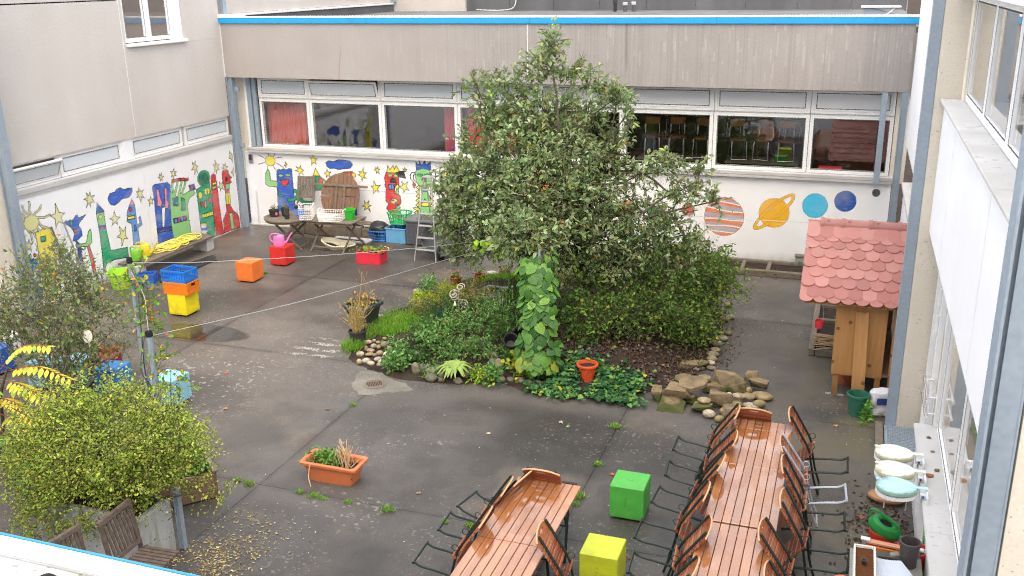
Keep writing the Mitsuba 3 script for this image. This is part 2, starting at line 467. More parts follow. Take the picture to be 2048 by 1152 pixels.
def ply_c(p, n, uv):
    g = fbm(p.x * 34 + .8 * noise(p.z * 2), p.y * 20, p.z * 2.2, 3)
    c = mix((.33, .155, .052), (.50, .265, .10), g * .7 + .3 * fbm(p.x * 2, p.y * 2, p.z * 1.5, 3))
    knot = smoothstep(.035, .02, mikit.voronoi(p.x * 2.1 + 2, p.z * 2.1)[0] / 2.1)
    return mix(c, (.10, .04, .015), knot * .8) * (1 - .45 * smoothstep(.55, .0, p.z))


mat('pine_board', **two({'type': 'principled', 'base_color': proc(ply_c), 'roughness': .6, 'specular': .35}))


def teak_c(p, n, uv):
    a = fbm(p.x * 22, p.y * 22, p.z * 22, 3)
    return mix((.07, .052, .043), (.18, .135, .11), a)


mat('grey_teak', **two({'type': 'principled', 'base_color': proc(teak_c), 'roughness': .75, 'specular': .3}))


def bgrey_c(p, n, uv):
    a = fbm(p.x * 2.5, p.y * 2.5, p.z * 2, 4); st = fbm(p.x * 9, p.y * 9, p.z * 1.3, 3)
    c = mix((.30, .31, .29), (.50, .51, .50), a)
    c = mix(c, (.16, .17, .09), smoothstep(.5, .75, st) * .5)
    return mix(c, (.03, .03, .03), smoothstep(.83, .87, noise(p.x * 40, p.y * 40, p.z * 40)) * .8)


mat('beige_grey', **two({'type': 'principled', 'base_color': proc(bgrey_c), 'roughness': .85, 'specular': .2}))


def patch_c(p, n, uv):
    a = fbm(p.x * 3, p.y * 3, 1, 4)
    return mix((.11, .10, .085), (.24, .225, .19), a) * (.85 + .3 * noise(p.x * 60, p.y * 60, 1))


mat('patch_concrete', **two({'type': 'principled', 'base_color': proc(patch_c), 'roughness': .7, 'specular': .4}))


def tilew(p, n, uv):
    return dr.clip(smoothstep(.55, .8, fbm(p.x * 7, p.y * 7, p.z * 7, 3)) * .2 + smoothstep(.6, .8, noise(p.x * 40, p.y * 40, p.z * 9)) * .10, 0, 1)


mat('vc_tile', **two({'type': 'blendbsdf', 'weight': proc(tilew), 'a': {'type': 'principled', 'base_color': VC, 'roughness': .5, 'specular': .4}, 'b': {'type': 'diffuse', 'reflectance': rgb((.25, .16, .125))}}))


def roof_c(p, n, uv):
    a = fbm(p.x * 1.8, p.y * 1.8, 2, 4)
    return mix((.075, .077, .083), (.155, .158, .165), a)


mat('roof_felt', **two({'type': 'principled', 'base_color': proc(roof_c), 'roughness': .75, 'specular': .4}))


def stone_c(p, n, uv):
    a = fbm(p.x * 6, p.y * 6, p.z * 6, 4); b = fbm(p.x * 22, p.y * 22, p.z * 22, 3)
    c = mix((.08, .056, .033), (.34, .25, .145), dr.clip(a * .9 + b * .5 - .2, 0, 1))
    moss = smoothstep(.45, .62, fbm(p.x * 4 + 5, p.y * 4, p.z * 4, 4) + .30 * smoothstep(.22, .02, p.z) - .12)
    return mix(c, (.05, .075, .012), moss * .85)


mat('mossy_stone', **two({'type': 'principled', 'base_color': proc(stone_c), 'roughness': .8, 'specular': .35}))


def proof_c(p, n, uv):
    a = fbm(p.x * 2.4, p.y * 4, 1, 4); g = smoothstep(-17.25, -17.0, p.y)
    c = mix((.60, .61, .60), (.80, .80, .79), a)
    c = mix(c, (.44, .44, .24), g * smoothstep(.4, .75, fbm(p.x * 4, p.y * 9, 3, 3)) * .7)
    return mix(c, (.1, .09, .07), smoothstep(.82, .86, noise(p.x * 24, p.y * 24, 2)) * .6)


mat('stained_roof', **two({'type': 'principled', 'base_color': proc(proof_c), 'roughness': .5, 'specular': .4}))


def stonew(p, n, uv):
    return dr.clip(smoothstep(.42, .7, fbm(p.x * 16, p.y * 16, p.z * 16, 4)) * .5 + smoothstep(.09, .01, p.z) * .5, 0, 1)


mat('vc_stone', **two({'type': 'blendbsdf', 'weight': proc(stonew), 'a': {'type': 'principled', 'base_color': VC, 'roughness': .6, 'specular': .4}, 'b': {'type': 'diffuse', 'reflectance': rgb((.11, .095, .06))}}))


def bark_c(p, n, uv):
    a = fbm(p.x * 24, p.y * 24, p.z * 7, 3)
    return mix((.035, .03, .022), (.13, .115, .075), a)


mat('bark', **two({'type': 'principled', 'base_color': proc(bark_c), 'roughness': .85, 'specular': .2}))


def gbark_c(p, n, uv):
    a = fbm(p.x * 30, p.y * 30, p.z * 12, 3)
    return mix((.11, .095, .07), (.30, .28, .22), a)


mat('grey_bark', **two({'type': 'principled', 'base_color': proc(gbark_c), 'roughness': .85, 'specular': .2}))


def water_c(p, n, uv):
    return mix((.02, .03, .022), (.05, .07, .03), fbm(p.x * 5, p.y * 5, 1, 3))


mat('pond_surface', **two({'type': 'principled', 'base_color': proc(water_c), 'roughness': .05, 'specular': .5}))

C = {k: hx(v) for k, v in dict(py='e0dc9a', b='2f5fc4', Y='f0e04a', g='12a070', lg='8fd07e', r='d63030', B='2450d8', db='31408e', pk='f0909a', lb='5a94dc', w='f4f4f4', k='1a1a1c', R='d23838',
                                y='efe23c', gr='a9a9b2', **{'or': 'f2b400'}, cy='45c0e6', nb='0f4fa4', nk='3a3d45', eb='2a66c0', oo='f0882c', rd='c04030').items()}
BLACK = hx('1c1c1e')

# ---------------------------------------------------------------- ground: a sheet to the horizon, concrete slabs with open joints in the yard
obj('ground', box(-300, 300, -300, 300, -.05, -.021), 'soil', raw=True)
labels['ground'] = {'label': 'worn grey-brown concrete yard floor of large damp slabs', 'kind': 'structure'}
xs = [-.35, .12, 4.02, 7.92, 11.82, 15.72, 15.95]
ys = [.45, -3.29, -7.24, -11.19, -15.14, -19.2]
for i in range(len(xs) - 1):
    for j in range(len(ys) - 1):
        obj('slab', box(xs[i] + .003, xs[i + 1] - .003, ys[j + 1] + .003, ys[j] - .003, -.02, 0.0), 'asphalt', 'ground', smooth=False)

# ---------------------------------------------------------------- shared builders of the facades


def frame_mesh(w, h, d, t):
    """A rectangular frame in the local x-z plane, from (0, 0) to (w, h), depth d behind y = 0, bars t wide."""
    return cat([box(0, w, 0, d, 0, t, .006), box(0, w, 0, d, h - t, h, .006), box(0, t, .001, d - .001, t, h - t), box(w - t, w, .001, d - .001, t, h - t)])


def pane_mesh(w, h, t, y):
    return np.array([[t, y, t], [w - t, y, t], [w - t, y, h - t], [t, y, h - t]], float), np.array([[0, 1, 2], [0, 2, 3]])


def gasket(w, h, t, y, g=.012):
    a = frame_mesh(w - 2 * t + 2 * g, h - 2 * t + 2 * g, .004, g + .004)
    return a[0] + [t - g, y, t - g], a[1]


FROST = (.60, .64, .67)


def window(parent, o, ex, ez, ey, w, h, d=.07, t=.07, pane='glass', kind='window', tilt=0.0, col=FROST, hinge='top'):
    """A window: frame > pane and gasket. ex along, ez up, ey into the wall."""
    def tf(m):
        v = m[0].copy()
        if tilt:
            a = tilt if hinge == 'top' else -tilt
            zz = h if hinge == 'top' else 0.0
            y, z = v[:, 1].copy(), v[:, 2] - zz
            v[:, 1] = y * math.cos(a) + z * math.sin(a); v[:, 2] = -y * math.sin(a) + z * math.cos(a) + zz
        return onto((v, m[1]), o, ex, ey, ez)
    k = obj(kind, tf(frame_mesh(w, h, d, t)), 'white_frame', parent, smooth=False)
    obj('gasket', tf(gasket(w, h, t, -.002)), 'dark_gasket' if pane == 'glass' and w > 2.5 else 'grey_gasket', k, smooth=False)
    if pane == 'glass':
        obj('pane', tf(pane_mesh(w, h, t, .02)), 'glass', k, smooth=False)
    else:
        p = box(t + .003, w - t - .003, .012, .022, t + .003, h - t - .003)
        obj('pane', tf(p), 'vc_matte', k, col=np.array(col), smooth=False, label='frosted grey pane')
    return k


def hcol(x, y, z0, z1, w=.13, d=.13, axis='x'):
    """A rolled-steel column of H section; the flanges face along the axis."""
    t = .014
    if axis == 'x':
        return cat([box(x, x + t, y, y + d, z0, z1, .003), box(x + w - t, x + w, y, y + d, z0, z1, .003), box(x + t, x + w - t, y + d * .32, y + d * .32 + t, z0, z1)])
    return cat([box(x, x + w, y, y + t, z0, z1, .003), box(x, x + w, y + d - t, y + d, z0, z1, .003), box(x + w * .45, x + w * .45 + t, y + t, y + d - t, z0, z1)])


# ---------------------------------------------------------------- back building
BB = thing('back_building', 'low building at the back with ribbed concrete fascia, blue roof edge and classroom window band', 'building')
W = 15.52
for x0, x1 in ((0.02, 7.775), (7.797, W)):
    obj('fascia_panel', box(x0, x1, 0.0, .14, 3.776, 5.045), 'ribbed_concrete', BB, smooth=False)
obj('joint_filler', box(7.777, 7.795, -.003, .13, 3.78, 5.045), 'white_frame', BB, smooth=False)
xb = [-.06, 3.95, 7.85, 11.8, W + .06]
BLUE = hx('1f9bd6')
for a, b_ in zip(xb[:-1], xb[1:]):
    obj('roof_edge', box(a + .003, b_ - .003, -.045, -.02, 5.048, 5.168, .004), 'vc_plastic', BB, col=BLUE, smooth=False, label='bright blue metal roof edge strip')
obj('coping', box(-.06, W + .06, -.05, .42, 5.170, 5.196, .006), 'white_frame', BB, smooth=False)
obj('roof_curb', box(0, W, -.018, .40, 5.047, 5.168), 'roof_felt', BB, smooth=False)
obj('roof', box(-.05, 15.6, .42, 9.6, 4.86, 4.97), 'roof_felt', BB, smooth=False)
obj('roof_slab', box(-.2, 15.7, .145, 9.6, 3.80, 4.85), 'interior_pale', BB, smooth=False)
for k in range(9):
    obj('felt_upstand', box(2.55 + k * 1.46, 2.55 + (k + 1) * 1.46 - .012, 9.57, 9.62, 4.93, 5.95), 'roof_felt', BB, smooth=False)
obj('rear_wall', box(-.2, 15.7, 9.63, 9.9, 4.5, 9.0), 'stucco', BB, smooth=False)
obj('mural_panel', box(.05, 2.80, .41, .5, 0, 1.905), 'white_panel', BB, smooth=False)
MP = obj('mural_panel', box(2.808, 7.785, .411, .5, 0, 1.905), 'white_panel', BB, smooth=False)
MP2 = obj('mural_panel', box(7.793, 11.69, .41, .5, 0, 1.905), 'white_panel', BB, smooth=False)
obj('mural_panel', box(11.698, 15.40, .411, .5, 0, 1.905), 'white_panel', BB, smooth=False)
obj('panel_joint', box(2.83, 5.55, .4085, .412, 1.062, 1.074), 'sill_stone', BB, smooth=False)
obj('base_kerb', box(.05, 15.4, .33, .409, 0, .035), 'sill_stone', BB, smooth=False)
for a, b_ in ((.21, 3.98), (3.986, 7.9), (7.906, 11.8), (11.806, 15.40)):
    obj('window_sill', box(a, b_, .30, .60, 1.955, 2.03, .008), 'sill_stone', BB, smooth=False)
obj('sill_lip', box(.21, 15.40, .306, .41, 1.90, 1.953), 'sill_stone', BB, smooth=False)
EX, EY, EZ = (1, 0, 0), (0, 1, 0), (0, 0, 1)
mull = [.60, 2.02, 3.97, 5.92, 7.87, 9.82, 11.77, 13.72, 15.33]
for k in range(8):
    a, b_ = mull[k] + .006, mull[k + 1] - .006
    w_ = window(BB, (a, .43, 2.035), EX, EZ, EY, b_ - a, 1.20, t=.085)
    open_ = k == 1
    # the housing of the ventilation flap above
    hk = obj('window_housing', onto(frame_mesh(b_ - a, .52, .09, .052), (a, .425, 3.255), EX, EY, EZ), 'white_frame', BB, smooth=False)
    window(BB, (a + .055, .44 if not open_ else .42, 3.31), EX, EZ, EY, b_ - a - .11, .405, d=.05, t=.052, pane='frost', kind='ventilation_flap', tilt=.33 if open_ else 0, col=(.68, .68, .69) if k > 3 else FROST, hinge='bottom')
obj('transom_rail', box(.60, 15.33, .418, .424, 3.238, 3.252), 'sill_stone', BB, smooth=False)
# trims and columns at both ends of the window band
obj('window_post', box(.33, .45, .33, .46, 2.035, 3.77, .006), 'galvanised', BB, smooth=False)
obj('window_post', box(.47, .57, .36, .46, 2.035, 3.77, .006), 'galvanised', BB, smooth=False)
obj('end_trim', box(.245, .318, .36, .47, 2.035, 3.77, .004), 'white_frame', BB, smooth=False)
obj('end_pier', box(-.02, .24, .42, .6, 1.2, 3.77), 'beige_concrete', BB, smooth=False)
obj('window_post', box(15.04, 15.155, .02, .13, 1.97, 3.774, .006), 'galvanised', BB, smooth=False)
obj('end_pier', box(15.34, 15.62, .44, .6, 1.9, 3.77), 'beige_concrete', BB, smooth=False)
obj('corner_column', hcol(15.40, -.03, 0, 3.774, .13, .13), 'galvanised', BB, smooth=False)
obj('corner_column', hcol(.01, .01, 0, 3.774, .14, .16), 'galvanised', BB, smooth=False)
for z in (2.05, 3.42):
    obj('bracket', box(.155, .26, .10, .16, z, z + .11, .006), 'galvanised', BB, smooth=False)
JB = obj('junction_box', box(.17, .29, .37, .408, 1.60, 1.83, .01), 'vc_plastic', BB, col=hx('8d8a88'), smooth=False)
obj('cover', box(.19, .275, .355, .369, 1.68, 1.82, .008), 'vc_plastic', JB, col=hx('4a3436'), smooth=False)
obj('downpipe', tube([(.30, .385, 0.02), (.30, .385, .9)], .02), 'vc_plastic', BB, col=hx('c9cacc'))
# rooms behind the glass
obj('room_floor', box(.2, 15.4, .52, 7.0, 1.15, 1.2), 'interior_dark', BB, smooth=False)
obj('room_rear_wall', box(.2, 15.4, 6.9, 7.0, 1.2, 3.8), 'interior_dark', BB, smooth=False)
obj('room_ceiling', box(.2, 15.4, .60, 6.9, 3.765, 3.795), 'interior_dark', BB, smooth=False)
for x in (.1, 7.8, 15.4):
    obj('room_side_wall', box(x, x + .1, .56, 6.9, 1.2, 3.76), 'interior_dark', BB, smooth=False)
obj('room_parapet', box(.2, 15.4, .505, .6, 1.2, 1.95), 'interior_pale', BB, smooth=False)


def curtain(x0, x1, y, z0, z1, seed):
    n = int((x1 - x0) / .018); x = np.linspace(x0, x1, n)
    ph = np.cumsum(.55 + .5 * np.random.default_rng(seed).random(n))
    yy = y + .028 * np.sin(ph * .9); zt = np.linspace(z0, z1, 2)
    v = np.stack([np.tile(x, 2), np.tile(yy, 2), np.repeat(zt, n)], 1)
    i = np.arange(n - 1)
    return v, np.concatenate([np.stack([i, i + 1, i + n + 1], 1), np.stack([i, i + n + 1, i + n], 1)])


for i, (x0, x1, lb) in enumerate(((.62, 1.92, 'red pleated curtain behind the leftmost window'), (5.45, 5.90, 'narrow red curtain bunched at the edge of the third window'), (6.02, 7.25, 'red pleated curtain right of the window post, half behind the tree'))):
    single('curtain', curtain(x0, x1, .72, 1.9, 3.70, i + 3), 'vc_matte', lb, 'curtain', 'red curtains in the left classroom', col=hx('b5503f') if i != 1 else hx('a8424a'), smooth=True)

# school furniture in the right-hand classroom: tables with chairs put up on them


def school_chair(x, y, z, rz, up, seatcol, lb):
    k = thing('school_chair', lb, 'chair', 'chairs put up on tables in the right classroom')
    fl = -1 if up else 1

    def t(m):
        v = m[0].copy()
        if up:
            v[:, 2] = .46 - v[:, 2]; v[:, 1] *= -1
        return mv((v, m[1]), (x, y, z), rz)
    sd = prism(Point(0, 0).buffer(.19), .44, .46)
    obj('seat', t(sd), 'vc_plastic', k, col=seatcol)
    obj('backrest', t(cbox((0, .19, .78), (.34, .02, .16), .008)), 'vc_plastic', k, col=seatcol)
    for s in (-1, 1):
        obj('leg', t(tube(curve([(s * .17, -.19, .0), (s * .16, -.15, .42), (s * .16, .1, .43), (s * .16, .18, .55), (s * .15, .2, .84)], 12), .011, 6)), 'chrome', k)
        obj('leg', t(tube([(s * .16, .05, .43), (s * .18, .2, .0)], .011, 6)), 'chrome', k)
    obj('crossbar', t(tube([(-.17, -.19, .02), (.17, -.19, .02)], .011, 6)), 'chrome', k)


def school_table(x0, x1, y0, y1, z, lb):
    k = thing('school_table', lb, 'table', 'tables in the right classroom')
    obj('tabletop', box(x0, x1, y0, y1, z - .03, z, .005), 'vc_plastic', k, col=hx('6b5f52'), smooth=False)
    for x in (x0 + .05, x1 - .05):
        for y in (y0 + .05, y1 - .05):
            obj('leg', tube([(x, y, 1.2), (x, y, z - .03)], .014, 6), 'chrome', k)


school_table(9.9, 11.7, 1.5, 2.3, 1.99, 'dark classroom table behind the middle right window')
school_table(11.9, 13.5, 1.5, 2.3, 1.99, 'dark classroom table behind the second window from the right')
school_table(9.9, 13.6, 3.2, 4.0, 2.2, 'long classroom table further back in the right room')
OC = hx('b8742e')
SCN = 'first second third fourth fifth sixth'.split()
for q_, (x, y, z, rz, up) in enumerate([(x_, y_ + .55, z_, r_, u_) for x_, y_, z_, r_, u_ in ((10.2, 1.3, 2.0, .2, 0), (10.75, 1.4, 2.0, .1, 0), (11.35, 1.3, 2.0, -.1, 0), (12.15, 1.3, 2.0, .3, 0), (12.7, 1.35, 2.0, -.2, 0), (13.2, 1.3, 2.0, .1, 0),
                        (10.4, 3.0, 2.2, 0, 0), (11.1, 3.1, 2.2, .3, 0), (11.9, 3.0, 2.2, -.2, 0), (12.6, 3.1, 2.2, 0, 0), (13.2, 3.0, 2.2, .2, 0))]):
    school_chair(x, y, z, rz, up, OC, f'orange-brown school chair in the {"front" if q_ < 6 else "rear"} row behind the right windows, {SCN[q_ if q_ < 6 else q_ - 6]} from the left')
single('plastic_box', box(13.95, 14.42, .64, .86, 1.99, 2.12, .012), 'vc_plastic', 'red box lying on the window ledge inside the rightmost window', 'box', col=hx('d2303c'), smooth=False)
single('cupboard', box(14.1, 15.2, 4.6, 5.2, 1.2, 3.0, .01), 'vc_matte', 'brown cupboard deep inside the room behind the rightmost window', 'cupboard', col=hx('7a4a30'), smooth=False)
single('paper_stack', cat([box(14.9, 15.05, .66, .80, 1.99, 2.02), mv(box(-.06, .06, -.05, .05, 0, .02), (14.98, .73, 2.021), .4)]), 'vc_matte', 'small stack of white paper inside the rightmost window', 'paper', col=hx('dedad0'), smooth=False)

# things on the roof
for x, y, h, r, lb in ((7.67, 8.5, .36, .065, 'dark capped vent pipe on the back roof, left of two grey ones'), (7.97, 8.5, .27, .075, 'grey capped vent pipe on the back roof, middle of the three'), (8.2, 8.6, .28, .07, 'grey capped vent pipe on the back roof, rightmost of the three')):
    k = thing('vent_pipe', lb, 'vent pipe', 'vent pipes on the back roof')
    dark = x < 7.8
    obj('pipe', tube([(x, y, 4.96), (x, y, 4.97 + h * .7)], r * .75, 14), 'vc_plastic', k, col=hx('2a2b2e' if dark else '54575c'))
    obj('cap', mv(lathe([(0, h), (r * .9, h), (r, h * .97), (r, h * .68), (r * .8, h * .68)], 16), (x, y, 4.97)), 'vc_plastic', k, col=hx('35363a' if dark else 'b9bdc0'))
LW_ = curve([(2.95, 9.4, 5.02), (3.3, 9.3, 5.0), (3.9, 9.35, 5.0), (4.2, 9.45, 5.1), (4.25, 9.55, 5.5), (4.3, 9.56, 5.9)], 24)
single('roof_cable', tube(LW_, .018, 6), 'vc_plastic', 'white lightning cable running over the back roof and up the dark upstand', 'cable', col=hx('c9cac8'))
k = thing('roof_hatch', 'grey metal hood with white rim at the right end of the back roof', 'roof hood')
obj('hood', mv(prism([(0, 0), (.75, 0), (.75, .12), (.12, .28), (0, .25)], 0, .5), (14.55, 3.2, 4.97), 0, PI / 2), 'galvanised', k, smooth=False)
obj('rim', box(14.5, 15.32, 2.62, 3.25, 5.25, 5.28, .008), 'white_frame', k, smooth=False)
obj('conduit', tube(curve([(14.2, 2.4, 5.0), (14.6, 2.5, 5.02), (15.0, 2.6, 5.1), (15.2, 2.7, 5.26)], 12), .015, 6), 'vc_plastic', k, col=hx('c9cacc'))

# ---------------------------------------------------------------- left building
LB = thing('left_building', 'two-storey building on the left with plain concrete wall above a white mural wall', 'building')
LX, LY, LZ = (0, 1, 0), (-1, 0, 0), (0, 0, 1)      # along the wall, into it, up
for y0, y1, z1 in ((-7.06, -3.392, 5.66), (-3.372, -.012, 4.70), (-3.372, -3.30, 7.2), (-1.40, -.012, 7.2)):
    obj('wall_panel', box(-.16, 0.0, y0, y1, 2.842 if z1 < 7 else 4.703, z1), 'stucco', LB, smooth=False)
obj('joint_filler', box(-.15, .002, -3.390, -3.374, 2.845, 6.8), 'white_frame', LB, smooth=False)
obj('upper_wall', box(-.16, .0, -19.2, -3.393, 5.685, 7.2), 'stucco', LB, smooth=False)
obj('wall_shadow_joint', box(-.15, -.03, -7.05, -3.4, 5.661, 5.684), 'dark_gasket', LB, smooth=False)
obj('wall_behind_roof', box(-.16, -.01, .145, 9.3, 5.25, 8.0), 'stucco', LB, smooth=False)
obj('corner_strip', box(-.001, .016, -.012, -.001, 3.78, 5.05), 'white_frame', LB, smooth=False)
obj('roof_flashing', box(-.02, .06, .5, 9.45, 5.19, 5.24, .008), 'white_frame', LB, smooth=False)
obj('felt_upstand', box(-.02, .012, .5, 9.5, 4.95, 5.188), 'roof_felt', LB, smooth=False)
obj('roof_column', hcol(-.01, .06, 5.20, 8.0, .12, .13), 'galvanised', LB, smooth=False)
obj('roof_column', hcol(-.01, 9.30, 5.25, 8.0, .14, .16), 'galvanised', LB, smooth=False)
obj('flashing_block', box(-.06, .55, -.03, .30, 5.197, 5.25, .01), 'white_frame', LB, smooth=False)
obj('wall_return', box(-.3, 2.54, 9.46, 9.62, 4.95, 8.0), 'stucco', LB, smooth=False)
# upper window
uw = (-.10, -3.28, 4.85)
for a, b_ in ((-3.28, -2.48), (-2.478, -1.68)):
    window(LB, (-.06, a, 4.80), LX, LZ, LY, b_ - a, 1.9, t=.10, d=.06)
obj('window_reveal', box(-.15, -.01, -1.675, -1.41, 4.76, 7.0), 'white_panel', LB, smooth=False)
obj('window_sill', box(-.1, .085, -3.29, -1.34, 4.712, 4.775, .01), 'white_frame', LB, smooth=False)
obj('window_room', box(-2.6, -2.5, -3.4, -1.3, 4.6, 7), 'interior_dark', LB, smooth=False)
# ribbon of small windows under the wall
for y0, y1, op in ((-6.93, -5.60, 1), (-5.52, -3.84, 0), (-3.48, -1.83, 0), (-1.67, -.05, 0)):
    obj('window_housing', onto(frame_mesh(y1 - y0 + .06, .45, .07, .035), (-.05, y0 - .03, 2.385), LX, LY, LZ), 'white_frame', LB, smooth=False)
    window(LB, (-.06 if not op else -.045, y0 + .008, 2.425), LX, LZ, LY, y1 - y0 - .016, .37, d=.05, t=.055, pane='frost', kind='ventilation_flap', tilt=.42 if op else 0, hinge='bottom')
obj('window_pier', box(-.13, -.03, -3.81, -3.51, 2.385, 2.835), 'white_panel', LB, smooth=False)
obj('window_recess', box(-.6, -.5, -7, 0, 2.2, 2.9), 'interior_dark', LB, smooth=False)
obj('window_sill', box(-.16, .045, -7.05, -.02, 2.255, 2.375, .012), 'sill_stone', LB, smooth=False)
obj('sill_lip', box(-.1, .03, -7.05, -.02, 2.212, 2.252), 'sill_stone', LB, smooth=False)
for y0, y1 in ((-7.05, -3.318), (-3.31, -.03)):
    LP = obj('mural_panel', box(-.1, 0, y0, y1, 0, 2.208), 'white_panel', LB, smooth=False)
HN = obj('door_handle', tube([(.0, -2.405, 1.16), (.05, -2.405, 1.16), (.05, -2.30, 1.16)], .011), 'chrome', LB)
obj('column', hcol(.16, -7.19, 0, 7.0, .17, .16), 'galvanised', LB, smooth=False)
obj('pier', box(-.16, .15, -7.55, -7.07, 0, 5.68), 'beige_concrete', LB, smooth=False)
obj('end_wall', box(-.16, .05, -19.2, -7.56, 0, 5.68), 'white_panel', LB, smooth=False)
obj('corner_strip', box(.0, .012, -.028, -.012, .02, 2.2), 'white_frame', LB, smooth=False)

